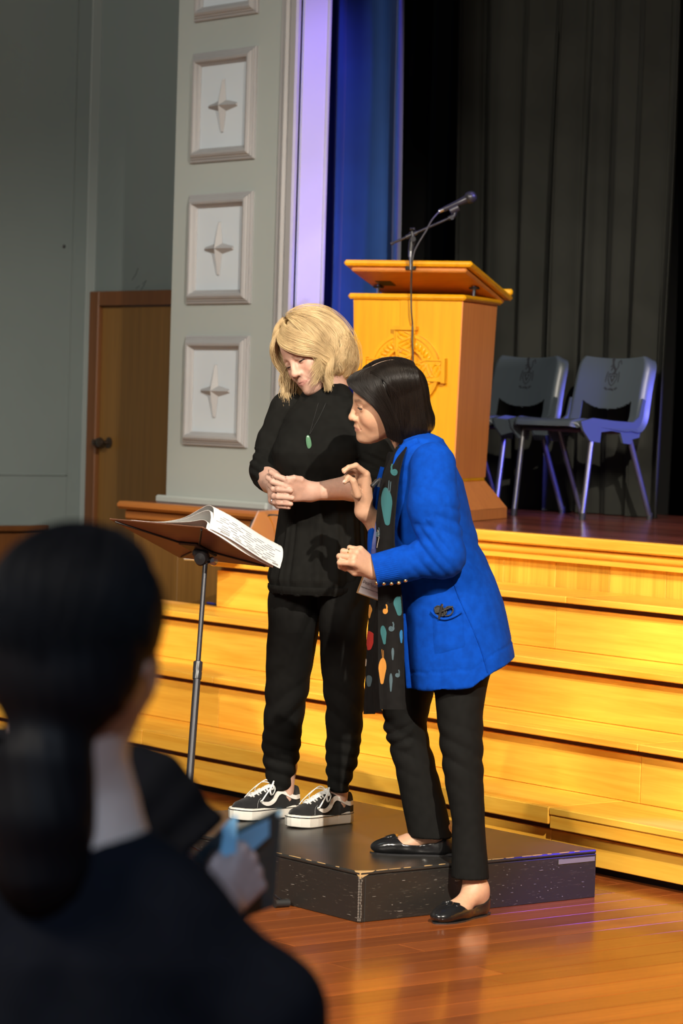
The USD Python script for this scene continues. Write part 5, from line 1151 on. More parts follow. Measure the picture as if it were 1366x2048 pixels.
RF = frame(L(718, 966, 0.07) - wrF, A3(-0.55, -0.75, 0.25)); RF = RF if RF[0, 2] > 0 else np.stack([RF[:, 0], RF[:, 1], -RF[:, 2]], 1)
RF = np.stack([RF[:, 0], np.cross(RF[:, 2], RF[:, 0]), RF[:, 2]], 1)
def fpt(*q): return [L(x, y, d) for x, y, d in q]
palmF = [(wrF, L(733, 950, 0.055), 0.022, 0.012), (wrF, L(722, 952, 0.075), 0.020, 0.012), (wrF, L(715, 962, 0.095), 0.020, 0.012), (L(722, 1005, 0.085), L(710, 985, 0.06), 0.016, 0.013), (L(735, 1000, 0.09), L(733, 960, 0.07), 0.016, 0.013)]
fingF = [(fpt((731, 946, 0.050), (712, 931, 0.030), (697, 935, 0.018), (688, 943, 0.012)), [0.0094, 0.0084, 0.0076, 0.0062]), (fpt((730, 950, 0.07), (706, 936, 0.065), (693, 938, 0.06), (687, 940, 0.058)), [0.0094, 0.0084, 0.0076, 0.0062]),
         (fpt((724, 955, 0.085), (708, 944, 0.085), (697, 948, 0.084), (691, 954, 0.084)), [0.0090, 0.0080, 0.0072, 0.0060]), (fpt((718, 962, 0.10), (706, 955, 0.105), (698, 958, 0.106), (694, 962, 0.106)), [0.0080, 0.0072, 0.0064, 0.0054]),
         (fpt((716, 990, 0.05), (706, 962, 0.035), (696, 955, 0.030), (690, 964, 0.026)), [0.0120, 0.0100, 0.0086, 0.0066])]
handF = (palmF, fingF)
armN = lambda p: chain(p, [elN, elN * 0.5 + wrN * 0.5, wrN], [0.038, 0.033, 0.0245], 0.02)
armF = lambda p: chain(p, [elF, elF * 0.5 + wrF * 0.5, wrF], [0.042, 0.038, 0.0245], 0.02)
# feet: (ground point of the heel and of the toe, in the figure's frame)
def g0(x, y, z): return FC.loc(atz(x, y, z))
FEET = []
def foot(heel, toe, zb, ankle_top):
    d = (toe - heel) * [1, 1, 0]; Lf = np.linalg.norm(d); d /= Lf; s_ = np.cross([0, 0, 1.0], d)
    return dict(R=np.stack([d, s_, A3(0, 0, 1)], 1), c=A3(heel[0], heel[1], zb), L=Lf, top=ankle_top)
hN, tN = g0(954, 1831, 0.0), g0(868, 1848, 0.0); hN = tN + (hN - tN) / np.linalg.norm(hN - tN) * 0.245
hF, tF = g0(899, 1711, BH), g0(743, 1705, BH); hF = tF + (hF - tF) / np.linalg.norm(hF - tF) * 0.240
ftN, ftF = foot(hN, tN, 0.0, None), foot(hF, tF, BH, None)
def foot_fn(p, ft, grow=0.0):
    x = (p - q_(ft['c'])) @ q_(ft['R']); k = ft['L'] / 0.245
    d = ell(x, (0.032 * k, 0, 0.036), (0.031 + grow, 0.029 + grow, 0.036 + grow))
    d = smin(d, cap(x, (0.045, 0, 0.075), (0.125 * k, 0.004, 0.036), 0.031 + grow, 0.027 + grow), 0.03)
    d = smin(d, ell(x, (0.165 * k, 0.002, 0.026), (0.055 + grow, 0.041 + grow, 0.024 + grow)), 0.03)
    d = smin(d, ell(x, (0.10 * k, 0, 0.016), (0.10, 0.028 + grow, 0.016 + grow)), 0.015) if grow else d
    d = smin(d, ell(x, (0.212 * k, 0.004, 0.019), (0.032 + grow, 0.030 + grow, 0.015 + grow)), 0.02)
    return d
def ankle(ft): return ft['c'] + ft['R'] @ A3(0.052, 0, 0.085)
ankN, ankF = ankle(ftN), ankle(ftF)
hipN, knN = L(922, 1330, -0.07), L(921, 1515, -0.10); hipF, knF = L(838, 1330, 0.09), L(822, 1520, 0.05)
topN, topF = L(937, 1735, 0), L(862, 1662, 0); dN, dF = ankN[1] - L(937, 1735, 0)[1], ankF[1] - L(862, 1662, 0)[1]
rN = FC.rows([(1320, 868, 985, -0.08, 0.10), (1385, 869, 972, -0.08, 0.092), (1420, 872, 966, -0.09, 0.086), (1500, 881, 965, -0.10, 0.070), (1560, 889, 966, -0.10, 0.062), (1640, 903, 968, -0.10, 0.054), (1700, 902, 972, -0.10, 0.053), (1747, 900, 976, -0.10, 0.055)])
rF = FC.rows([(1320, 775, 880, 0.08, 0.10), (1390, 764, 866, 0.08, 0.092), (1430, 766, 856, 0.07, 0.082), (1460, 771, 853, 0.06, 0.074), (1540, 791, 874, 0.05, 0.066), (1600, 803, 890, 0.05, 0.060), (1670, 817, 905, 0.05, 0.056)])
def shift(rows_, dv_to, ztop):
    r = []
    zs = [q[0] for q in rows_]; z0, z1 = min(zs), max(zs)
    for z, cu, cv, ru, rv in rows_:
        k = np.clip((ztop - z) / (ztop - z0), 0, 1); r.append((z, cu, cv * (1 - k) + dv_to * k, ru, rv))
    return r
rN = shift(rN, ankN[1], knN[2] + 0.15); rF = shift(rF, ankF[1], knF[2] + 0.15)
def core(rows_, *zs):
    r = np.array(sorted(rows_)); return [A3(np.interp(z, r[:, 0], r[:, 1]), np.interp(z, r[:, 0], r[:, 2]), z) for z in zs]
def body_c(p):
    d = smin(head_fn((p - q_(HC)) @ q_(HR), lid=0.0036, mouth=0.0016, wide=1.0, ears=False), chain(p, [neck0, neck1], [0.046, 0.05]), 0.02)
    d = smin(d, chain(p, [shN, neck1 + A3(0.01, 0, -0.05), shF], [0.024, 0.05, 0.024], 0.02), 0.03)
    d = smin(d, chain(p, [neck1 - A3(0, 0, .08), L(880, 1120, 0.02), L(920, 1260, 0.02)], [0.05, 0.05, 0.05], 0.02), 0.03)
    d = smin(d, chain(p, [shN, elN], [0.03, 0.032]), 0.02); d = smin(d, chain(p, [shF, elF], [0.03, 0.036]), 0.02)
    d = np.minimum(d, hand_fn(p, handN, armN)); d = np.minimum(d, hand_fn(p, handF, armF))
    for rr, a_, ft in ((rN, ankN, ftN), (rF, ankF, ftF)):
        d = smin(d, chain(p, core(rr, 0.72, 0.48, a_[2] + 0.16, a_[2] + 0.09) + [a_], [0.03, 0.030, 0.027, 0.029, 0.032], 0.02), 0.02); d = smin(d, foot_fn(p, ft), 0.03)
    return d
def around(pts, m_): return np.min(pts, axis=0) - m_, np.max(pts, axis=0) + m_
def handbox(b, m_): return around([q for f in b[1] for q in f[0]] + [b[0][0][0]], m_)
def footbox(ft): a = ft['c']; b = ft['c'] + ft['R'] @ A3(0.25, 0, 0); return np.minimum(a, b) - [0.06, 0.06, 0.01], np.maximum(a, b) + [0.06, 0.06, 0.17]
ms = [nets(body_c, HC - 0.145, HC + 0.145, 0.002), nets(body_c, *handbox(handN, 0.03), 0.002), nets(body_c, *handbox(handF, 0.03), 0.002), nets(body_c, *footbox(ftN), 0.003), nets(body_c, *footbox(ftF), 0.003),
      nets(body_c, A3(-0.35, -0.4, 0.1), A3(0.3, 0.4, 1.36), 0.0085)]
m = cat(*ms); vt = np.asarray(m.vertices); SK = (0.62, 0.35, 0.22)
tt = np.tile(SK, (len(vt), 1)); k = np.linalg.norm(vt - HC, axis=1) < 0.17
tt[k] = head_tint((vt[k] - HC) @ HR, SK, (0.50, 0.20, 0.16), (0.05, 0.025, 0.018), 0.10, 0.0056)
bd = t.part('body', FC.W(m), 'skin', smooth=True); tinted(bd, tt)
eye_parts(t, HR, HC, FC.W, bd, (0, -0.12)); lashes(t, HR, HC, FC.W, bd, 0.0036, 0.0, 'lash', fat=1.8)
for k_ in (0, 1, 4): t.part('fingernail', cat(nails(handF, RF, FC.W, (k_,))), 'nail', bd, smooth=True)
k1, k2 = handN[1][2][0][0], handN[1][2][0][1]; axr = (k2 - k1) / np.linalg.norm(k2 - k1); rc_ = k1 * 0.45 + k2 * 0.55
t.part('ring', FC.W(cat(_lathe(np.array([(0.0094, -0.0016), (0.0106, -0.001), (0.0106, 0.001), (0.0094, 0.0016)]), rc_, axr, *_perp(axr), 20), place(trimesh.creation.icosphere(2, 0.0042), None, rc_ + RN[:, 2] * 0.0105 * 0.4 + axr * 0 + np.cross(axr, RN[:, 1]) * -0.0))), 'gold', bd, smooth=True)

# cardigan
crow = FC.rows([(884, 806, 880, 0.0, 0.075), (896, 797, 893, 0.0, 0.105), (912, 793, 904, 0.0, 0.145), (930, 788, 912, 0.0, 0.170), (960, 783, 926, 0.0, 0.182), (1000, 779, 936, 0.0, 0.180), (1050, 776, 948, 0.0, 0.170), (1100, 779, 964, 0.0, 0.165), (1150, 788, 989, 0.0, 0.170), (1200, 800, 1007, 0.0, 0.180), (1250, 806, 1018, 0.0, 0.188), (1300, 810, 1028, 0.0, 0.195), (1350, 813, 1036, 0.0, 0.200), (1400, 816, 1044, 0.0, 0.203)])
hA, hB, hC = L(815, 1387, -0.19), L(985, 1341, -0.12), L(1031, 1312, 0.0)
def hemz(p):
    x = p[:, 0]; return np.interp(x, [hA[0] - 0.05, hA[0], hB[0] - 0.06, hB[0], hC[0], hC[0] + 0.1], [hA[2] - 0.004, hA[2], L(925, 1362)[2], hB[2], hC[2], hC[2] + 0.05])
slN = [(shN, L(866, 1010, -0.20), 0.066, 0.070), (L(866, 1010, -0.20), elN, 0.070, 0.063), (elN, elN * 0.45 + wrN * 0.55, 0.058, 0.047), (elN * 0.45 + wrN * 0.55, L(752, 1141, -0.215), 0.047, 0.041)]
slF = [(shF, elF, 0.064, 0.055), (elF, elF * 0.75 + wrF * 0.25, 0.055, 0.046)]
def card_solid(p):
    d = stack(p, crow, 2.2)
    d = smin(d, ell(p, L(846, 905, 0.01), (0.070, 0.11, 0.06)), 0.03)
    return np.maximum(d, hemz(p) - p[:, 2])
def card_c(p):
    d = card_solid(p)
    for s in (slN, slF): d = smin(d, lobes(p, s), 0.012)
    q = cap(p, L(742, 1141, -0.215), L(700, 1141, -0.215), 0.05); d = smax(d, -q, 0.003)
    return np.maximum(d, hemz(p) - p[:, 2])
m = nets(card_c, A3(-0.36, -0.40, 0.40), A3(0.42, 0.40, 1.42), 0.005)
EB = elN
def knit(v):
    arm = np.minimum(cap(q_(v), shN, elN, 0.0), cap(q_(v), elN, wrN, 0.0)); na = arm < 0.082
    ke = np.exp(-(np.linalg.norm(v - EB - A3(-0.03, 0, 0.02), axis=1) / 0.075) ** 2); d = np.where(na, 0.0095 * ke * folds(v, lambda q: 0.75 * q[:, 0] + 0.62 * q[:, 2], 120, 3, 1.2), 0)
    up = np.exp(-((v[:, 2] - L(0, 1000)[2]) / 0.06) ** 2); d += np.where(na, 0.0045 * up * folds(v, lambda q: q[:, 2] * 0.9 + q[:, 0] * 0.35, 85, 5, 1.2), 0)
    bk = np.exp(-(((v[:, 2] - L(0, 1075)[2]) / 0.07) ** 2 + ((v[:, 0] - L(945, 1075)[0]) / 0.06) ** 2)); d += np.where(na, 0, 0.008 * bk * folds(v, lambda q: q[:, 2] * 0.8 + q[:, 0] * 0.55, 62, 7, 1.2))
    lo_ = np.clip((L(0, 1200)[2] - v[:, 2]) / 0.2, 0, 1); d += np.where(na, 0, 0.0055 * lo_ * folds(v, lambda q: q[:, 0] * 0.9 + 0.12 * q[:, 2], 30, 9, 1.4))
    hz_ = v[:, 2] - hemz(v); d += 0.0016 * (np.abs(hz_ - 0.052) < 0.0045) * -1.0
    return d + 0.0022 * (meshkit.fbm(v * 14, 3, 2) - 0.5) * 2
m = displaced(m, knit)
cg = t.part('cardigan', FC.W(m), 'blue_knit', smooth=True, label='long royal blue knitted cardigan')
# ribbed cuff
ca, cb = L(750, 1141, -0.215), elN * 0.45 + wrN * 0.55; ca_ = ca + (cb - ca) * 0.0; axc = (cb - ca) / np.linalg.norm(cb - ca); e1, e2 = _perp(axc)
ang = np.linspace(0, 2 * PI, 150, endpoint=False); xs_ = np.linspace(-0.002, 0.098, 12)
rad_ = np.interp(xs_, [0, 0.098], [0.0425, 0.0485])[None, :] + 0.0011 * np.cos(ang * 50)[:, None] + 0.002 * (xs_ < 0.0)[None]
Pn = ca + xs_[None, :, None] * axc + rad_[..., None] * (np.cos(ang)[:, None, None] * e1 + np.sin(ang)[:, None, None] * e2)
cf = t.part('cuff', FC.W(grid(Pn[::-1], 0.004, close_u=True)), 'blue_knit', cg, smooth=60, label='ribbed cuff with gold buttons')
for i, (x, y) in enumerate(((754, 1166), (768, 1167), (783, 1167), (797.5, 1165.5), (811, 1161))):
    b = L(x, y, -0.238); t.part('button', FC.W(place(trimesh.creation.icosphere(2, 1.0).apply_transform(np.diag([0.0062, 0.0062, 0.0062, 1])), None, b)), 'gold', cf, smooth=True)
# collar band down the near front edge
ced = [FC.hit(card_solid, x, y, 0.0) for x, y in ((838, 884), (815, 896), (802, 915), (796, 945), (789, 980), (785, 1020), (783, 1060), (788, 1100), (797, 1150), (806, 1200), (812, 1250), (816, 1300), (819, 1340), (821, 1376))]
Pn = spline(ced, 6); w_ = np.interp(np.linspace(0, 1, len(Pn)), [0, 0.15, 0.4, 1], [0.016, 0.020, 0.017, 0.013])
ang = np.linspace(0, 2 * PI, 12, endpoint=False)
t.part('collar_band', FC.W(tube(Pn, w_, 12, ref=A3(0, 1, 0), flat=0.45)), 'blue_knit', cg, smooth=True)
fe = [L(x, y, 0.135) for x, y in ((768, 935), (760, 965), (752, 1000), (747, 1040), (744, 1080), (745, 1112))]
Pn = spline(fe, 6); t.part('far_front_edge', FC.W(tube(Pn, np.interp(np.linspace(0, 1, len(Pn)), [0, 1], [0.012, 0.015]), 10, ref=A3(0, 1, 0), flat=2.2)), 'blue_knit', cg, smooth=True)
# seam down the side and along the hem
sm_ = [FC.hit(card_solid, x, y, 0.0015) for x, y in ((905, 1160), (920, 1200), (938, 1240), (955, 1280), (966, 1310), (975, 1345))]
t.part('side_seam', FC.W(tube(spline(sm_, 6), 0.0016, 6)), 'blue_knit', cg, smooth=True)
# pocket with a pen and folded glasses
pk = [[FC.hit(card_solid, 862 + 66 * i / 10 + 6 * j / 8, 1224 + 14 * math.sin(PI * i / 10) + (86 - 14 * math.sin(PI * i / 10) - 1.1 * i) * j / 8, 0.004 - 0.0055 * (i in (0, 10) or j == 8)) for j in range(9)] for i in range(11)]
pkt = t.part('pocket', FC.W(grid(np.array(pk)[::-1], 0.006)), 'blue_knit', cg, smooth=60)
t.part('pocket_rim', FC.W(tube(spline([FC.hit(card_solid, x, y, 0.007) for x, y in ((862, 1222), (872, 1232), (886, 1238), (900, 1236), (913, 1230), (922, 1224))], 6), 0.0042, 8)), 'blue_knit', pkt, smooth=True)
gl = [FC.hit(card_solid, x, y, 0.005) for x, y in ((869, 1216), (876, 1212), (886, 1216), (893, 1224), (885, 1232), (873, 1229))]
GT = Thing('reading_glasses', 'folded dark glasses tucked in the pocket of the blue cardigan', 'glasses', FC.Wp(gl[0]))
GT.part('lens_rim', FC.W(tube(spline(gl + gl[:1], 5), 0.0022, 6)), 'rubber', smooth=True)
g2 = [FC.hit(card_solid, x, y, 0.008) for x, y in ((888, 1222), (894, 1214), (903, 1214), (906, 1222), (900, 1230), (890, 1231))]
GT.part('lens_rim', FC.W(tube(spline(g2 + g2[:1], 5), 0.0022, 6)), 'rubber', smooth=True)
GT.part('temple_arm', FC.W(tube(spline([FC.hit(card_solid, x, y, 0.010) for x, y in ((871, 1226), (885, 1222), (898, 1216), (906, 1213))], 5), 0.0026, 6)), 'rubber', smooth=True)
GT.part('lens', FC.W(hull([q for q in gl])), 'rubber')
PT = Thing('pen', 'slim silver-topped pen clipped in the pocket of the blue cardigan', 'pen', FC.Wp(FC.hit(card_solid, 880, 1230, 0.006)))
a_, b_ = FC.hit(card_solid, 878, 1238, 0.009), FC.hit(card_solid, 883.5, 1212, 0.012); PT.part('barrel', FC.W(cyl(a_, b_, 0.0038, 10)), 'satin_black', smooth=40); PT.part('cap', FC.W(lathe([(0.004, 0), (0.004, 0.006), (0.0, 0.008)], b_, b_ - a_, 10)), 'chrome', smooth=40)

# black top under the cardigan
def under_c(p):
    r = FC.rows([(905, 775, 880, 0.0, 0.07), (940, 768, 900, 0.0, 0.12), (1000, 768, 910, 0.01, 0.13), (1080, 770, 925, 0.01, 0.125), (1150, 795, 950, 0.01, 0.12), (1250, 820, 985, 0.01, 0.12), (1330, 835, 985, 0.01, 0.12)])
    return stack(p, r, 2.1)
t.part('under_top', FC.W(nets(under_c, A3(-0.36, -0.3, 0.45), A3(0.3, 0.3, 1.36), 0.009)), 'black_wool', smooth=True)

# trousers
def trous_c(p): return smin(smin(stack(p, rN, 2.1), stack(p, rF, 2.1), 0.012), ell(p, L(905, 1300, 0.0), (0.125, 0.15, 0.13)), 0.03)
m = nets(trous_c, A3(-0.36, -0.35, 0.03), A3(0.3, 0.35, 0.88), 0.0055)
def tw2(v):
    kn = np.exp(-((v[:, 2] - (knN[2] + 0.02)) / 0.09) ** 2); d = 0.0055 * kn * folds(v, lambda q: q[:, 2] * 0.9 + 0.45 * q[:, 0], 60, 13, 1.3)
    cr = np.exp(-((v[:, 2] - L(0, 1445)[2]) / 0.05) ** 2) * (v[:, 0] < L(868, 0)[0]); d += 0.009 * cr * folds(v, lambda q: q[:, 2] - 0.5 * q[:, 0], 75, 17, 1.2)
    return d + 0.0018 * (meshkit.fbm(v * 13, 3, 19) - 0.5) * 2
t.part('trousers', FC.W(displaced(m, tw2)), 'black_trouser', smooth=True, label='slim black trousers')

# flat shoes with rosettes
mat('black_leather', (0.010, 0.010, 0.011), 0.22, coat_weight=0.4, coat_roughness=0.1); mat('shoe_lining', (0.35, 0.20, 0.14), 0.6)
for ft in (ftN, ftF):
    def sh(p):
        x = (p - q_(ft['c'])) @ q_(ft['R']); d = foot_fn(p, ft, 0.0042); zc = np.interp(x[:, 0], [0.0, 0.02, 0.05, 0.10, 0.145, 0.165, 0.19], [0.060, 0.056, 0.040, 0.031, 0.034, 0.050, 0.09]).astype(np.float32)
        zc = zc + 0.0 * x[:, 1]; op = np.maximum(x[:, 2] - zc, -9)
        return np.maximum(np.maximum(d, op * 0.8), 0.001 - x[:, 2])
    lo_, hi_ = footbox(ft)
    sp = t.part('flat_shoe', FC.W(nets(sh, lo_, hi_ - [0, 0, 0.05], 0.0028)), 'black_leather', smooth=50, label='black leather ballet flat')
    o = trimesh.creation.icosphere(3, 1.0); 
    W2 = lambda m_: FC.W(place(m_, ft['R'], ft['c']))
    so = Polygon([(x_, y_ * 1.02) for x_, y_ in [(-0.002, 0), (0.008, 0.021), (0.03, 0.030), (0.09, 0.031), (0.15, 0.043), (0.19, 0.043), (0.225, 0.030), (0.247, 0.006), (0.246, -0.006), (0.225, -0.026), (0.19, -0.040), (0.15, -0.041), (0.09, -0.029), (0.03, -0.029), (0.008, -0.021)]]).buffer(-0.002)
    t.part('sole', W2(cat(extr(so, 0.0, 0.004), cbox((0.0, -0.022, 0.0), (0.045, 0.022, 0.009), 0.002))), 'satin_black', sp)
    c0 = A3(0.188, 0.002, 0.0475); tilt = np.array([[math.cos(.32), 0, math.sin(.32)], [0, 1, 0], [-math.sin(.32), 0, math.cos(.32)]])
    fl = [tube(np.c_[r_ * np.cos(a_l), r_ * np.sin(a_l) * 0.85, 0.002 + 0 * a_l], 0.0036, 6, False) for r_ in (0.017, 0.010) for a_l in (np.linspace(0, 2 * PI, 24),)] + [place(trimesh.creation.icosphere(2, 0.0055), None, (0, 0, 0.002))]
    t.part('rosette', W2(place(cat(*fl), tilt, c0)), 'black_leather', sp, smooth=60)
    t.part('vamp_band', W2(place(cbox((-0.026, -0.030, -0.006), (-0.006, 0.030, 0.001), 0.003), tilt, c0 - A3(0, 0, 0.001))), 'black_leather', sp)

# scarf: two hanging strands of dark cloth printed with drops and spirals
def strand(rows_, nv=9):
    """rows_: (px x of the near edge, px x of the far edge, px y, depth near, depth far)"""
    E = spline([np.r_[L(a, y, d0), L(b, y, d1)] for a, b, y, d0, d1 in rows_], 8); w = np.linspace(0, 1, nv)
    P_ = E[:, None, :3] * (1 - w)[None, :, None] + E[:, None, 3:] * w[None, :, None]
    nrm = np.cross(np.gradient(P_, axis=0), np.gradient(P_, axis=1)); nrm /= np.maximum(np.linalg.norm(nrm, axis=2, keepdims=True), 1e-9)
    P_ = P_ + nrm * (0.003 * np.sin(w * 2 * PI * 1.2 + 0.5))[None, :, None] * np.linspace(0.3, 1, len(E))[:, None, None]
    return P_ if nrm[..., 1].mean() < 0 else P_[:, ::-1]
nearS = strand([(812, 792, 893, -0.10, -0.03), (803, 778, 920, -0.135, -0.05), (796, 764, 955, -0.155, -0.07), (791, 756, 1000, -0.165, -0.08), (787, 750, 1050, -0.17, -0.09), (788, 748, 1100, -0.175, -0.10), (799, 754, 1170, -0.18, -0.115), (804, 755, 1230, -0.185, -0.125), (806, 755, 1300, -0.19, -0.135), (807, 756, 1360, -0.195, -0.14), (809, 759, 1419, -0.20, -0.145)], 13)
farS = strand([(792, 778, 905, 0.0, 0.05), (776, 764, 950, 0.03, 0.10), (765, 754, 1010, 0.05, 0.11), (760, 748, 1080, 0.05, 0.12), (757, 742, 1160, 0.04, 0.12), (752, 736, 1230, 0.03, 0.11), (748, 731, 1310, 0.03, 0.11), (745, 728, 1370, 0.03, 0.11), (747, 725, 1428, 0.03, 0.11)], 9)
midS = strand([(764, 757, 1168, -0.08, -0.02), (757, 748, 1230, -0.09, -0.01), (757, 745, 1310, -0.10, 0.0), (758, 744, 1370, -0.11, 0.0), (761, 746, 1424, -0.11, 0.0)], 6)
sc = t.part('scarf', FC.W(cat(grid(nearS, 0.004), grid(farS, 0.004), grid(midS, 0.003))), 'scarf_black', smooth=60, label='dark scarf printed with coloured drops and spirals')
for nm, c in (('print_teal', (0.03, 0.14, 0.155)), ('print_orange', (0.62, 0.26, 0.04)), ('print_red', (0.42, 0.02, 0.014)), ('print_blue', (0.02, 0.16, 0.36)), ('print_cream', (0.6, 0.5, 0.4)), ('print_slate', (0.06, 0.10, 0.12))): mat(nm, c, 0.8)
def on_sheet(S_, u, w, lift=0.0012):
    nu, nv, _ = S_.shape; a, b = np.clip(u, 0, 1) * (nu - 1), np.clip(w, 0, 1) * (nv - 1); i, j = np.minimum(a.astype(int), nu - 2), np.minimum(b.astype(int), nv - 2); fu, fw = (a - i)[:, None], (b - j)[:, None]
    q = S_[i, j] * (1 - fu) * (1 - fw) + S_[i + 1, j] * fu * (1 - fw) + S_[i, j + 1] * (1 - fu) * fw + S_[i + 1, j + 1] * fu * fw
    n = np.cross(np.gradient(S_, axis=0), np.gradient(S_, axis=1)); n /= np.linalg.norm(n, axis=2, keepdims=True); n = n[i, j]; n = np.where((n[:, 1:2] > 0), -n, n)
    return q + n * lift
def printed(S_, poly, mtl, y0, x0):
    """a flat printed patch: a shapely shape in pixels of the photograph laid on the sheet through the sheet's own coordinates"""
    V_ = S_[:, :, :] ; o = FC.loc(CAM)
    pix = lambda P: (683 + FPX * ((FC.Wp(P) - CAM) @ CR) / ((FC.Wp(P) - CAM) @ CF), 1024 - FPX * ((FC.Wp(P) - CAM) @ CU) / ((FC.Wp(P) - CAM) @ CF))
    X_, Y_ = pix(S_.reshape(-1, 3)); X_, Y_ = X_.reshape(S_.shape[:2]), Y_.reshape(S_.shape[:2]); ym = Y_.mean(1); us = np.linspace(0, 1, len(ym))
    ps = getattr(poly, 'geoms', [poly]); out = []
    for g_ in ps:
        g_ = g_.segmentize(3.0) if hasattr(g_, 'segmentize') else g_
        tm = trimesh.creation.triangulate_polygon(g_, engine='earcut') if False else None
        v2, f2 = trimesh.creation.triangulate_polygon(g_, engine='earcut')
        m2 = trimesh.Trimesh(np.c_[v2, np.zeros(len(v2))], f2, process=False)
        v2, f2 = trimesh.remesh.subdivide_to_size(m2.vertices, m2.faces, 4.0)
        u = np.interp(v2[:, 1], ym, us); xa = np.interp(u, us, X_[:, 0]); xb = np.interp(u, us, X_[:, -1]); w = (v2[:, 0] - xa) / (xb - xa)
        ok = ((w > -0.02) & (w < 1.02)); f2 = f2[ok[f2].all(1)]
        if len(f2): out.append(trimesh.Trimesh(on_sheet(S_, u, w), f2, process=False))
    if out: t.part('print', FC.W(cat(*out)), mtl, sc)
def drop(cx, cy, w, h, tail=0.0, lean=0.0, flip=False):
    a = np.linspace(0, 2 * PI, 40, endpoint=False); yy = -np.cos(a); xx = np.sin(a) * np.where(yy > -0.2, np.clip(1 - 0.62 * (yy + 0.2) / 1.2, 0.2, 1), np.sqrt(np.clip(1 - ((yy + 0.2) / 0.8) ** 2, 0, 1)) / np.maximum(np.abs(np.sin(a)), 1e-6))
    xx = np.where(yy <= -0.2, np.sign(np.sin(a)) * np.sqrt(np.clip(1 - ((yy + 0.2) / 0.8) ** 2, 0, 1)), np.sign(np.sin(a)) * (1 - 0.68 * ((yy + 0.2) / 1.2)) * np.where(yy > 0.9, np.sqrt(np.clip(1 - ((yy - 0.9) / 0.1) ** 2, 0, 1)), 1))
    return Polygon(np.c_[cx + xx * w / 2 + lean * (yy + 1) / 2, cy + yy * h / 2]).buffer(0.4)
def swirl(cx, cy, r, s=1, th_=1.4):
    a = np.linspace(0, 3.4 * PI, 50); rr = r * (0.15 + 0.85 * a / a[-1]); q = np.c_[cx + s * rr * np.cos(a - 0.6), cy + rr * np.sin(a - 0.6) * 1.15]; q = np.vstack([q, q[-1] + [-s * r * 0.5, -r * 2.0]]) if False else q
    k = np.vstack([q, [[q[-1][0] - 0.1 * s * r, q[-1][1] - r * 0.9], [q[-1][0] + 0.15 * s * r, q[-1][1] - r * 1.7]]]); return LineString(k).buffer(th_)
printed(nearS, drop(773, 1013, 21, 75, lean=3), 'print_teal', 0, 0); printed(nearS, LineString([(778, 984), (780, 962)]).buffer(0.8).union(LineString([(781, 984), (783, 964)]).buffer(0.8)), 'print_slate', 0, 0)
printed(nearS, swirl(790, 944, 6, 1, 1.6), 'print_teal', 0, 0); printed(nearS, swirl(756, 1068, 5, -1, 1.2), 'print_slate', 0, 0); printed(nearS, drop(776, 1113, 34, 22), 'print_orange', 0, 0)
printed(nearS, LineString([(755, 1095), (760, 1075), (757, 1060)]).buffer(0.6), 'print_cream', 0, 0)
printed(nearS, drop(797, 1212, 19, 38, lean=2), 'print_teal', 0, 0); printed(nearS, swirl(772, 1222, 5, -1, 1.5), 'print_orange', 0, 0); printed(nearS, drop(767, 1270, 13, 37, lean=4), 'print_teal', 0, 0); printed(nearS, swirl(784, 1257, 5, -1, 1.2), 'print_slate', 0, 0)
printed(nearS, drop(803, 1273, 7, 26), 'print_blue', 0, 0); printed(nearS, drop(767, 1342, 17, 52, lean=-2), 'print_orange', 0, 0); printed(nearS, LineString([(766, 1316), (765, 1299)]).buffer(0.5).union(LineString([(769, 1316), (768.5, 1301)]).buffer(0.5)), 'print_orange', 0, 0)
printed(nearS, swirl(795, 1350, 4, -1, 1.1), 'print_slate', 0, 0); printed(nearS, drop(784, 1365, 5, 36), 'print_slate', 0, 0); printed(nearS, drop(787, 1308, 4, 24), 'print_slate', 0, 0)
printed(farS, drop(740, 1281, 18, 38), 'print_red', 0, 0); printed(farS, drop(741, 1223, 11, 27), 'print_orange', 0, 0); printed(farS, drop(732, 1324, 5, 16), 'print_cream', 0, 0); printed(farS, drop(740, 1362, 8, 22), 'print_slate', 0, 0)

# lanyard, badge and lapel microphone
mat('badge_card', (0.60, 0.58, 0.60), 0.5); mat('badge_film', (0.36, 0.20, 0.08), 0.4); mat('badge_ink', (0.04, 0.03, 0.05), 0.6); mat('navy', (0.006, 0.010, 0.09), 0.6)
bt, bo = L(727, 1150, -0.10), None
bx = L(771, 1168, -0.10) - L(727, 1152, -0.10); by = L(722, 1186, -0.10) - L(727, 1152, -0.10); BW, BHt = np.linalg.norm(bx), np.linalg.norm(by)
RB = frame(bx, by); B0 = L(727, 1152, -0.10)
ln = t.part('lanyard', FC.W(cat(tube(spline([L(792, 925, -0.06), L(765, 1000, -0.07), L(750, 1075, -0.10), L(747, 1098, -0.105)], 6), 0.006, 8, flat=0.25, ref=A3(0, 1, 0)), tube([L(747, 1098, -0.105), L(747, 1110, -0.105)], 0.0075, 8, flat=0.3, ref=A3(0, 1, 0)))), 'navy', smooth=60)
t.part('lanyard_clip', FC.W(cat(cbox((-0.009, -0.003, -0.004), (0.009, 0.003, 0.004), 0.001, None, L(747.5, 1113, -0.105)), tube(spline([L(744, 1114, -0.107), L(746, 1122, -0.107), L(749, 1128, -0.106), L(750, 1160, -0.104)], 5), 0.0022, 6))), 'chrome', ln)
bdg = t.part('name_badge', FC.W(place(cbox((-0.003, -0.006, -0.001), (BW + 0.002, BHt + 0.003, 0.0012), 0.0005), RB, B0)), 'badge_film', ln, label='printed name badge in a clear holder')
sgn = -1 if RB[1, 2] > 0 else 1                   # the side that faces the camera
cz = 0.0013 * sgn if sgn > 0 else -0.0011
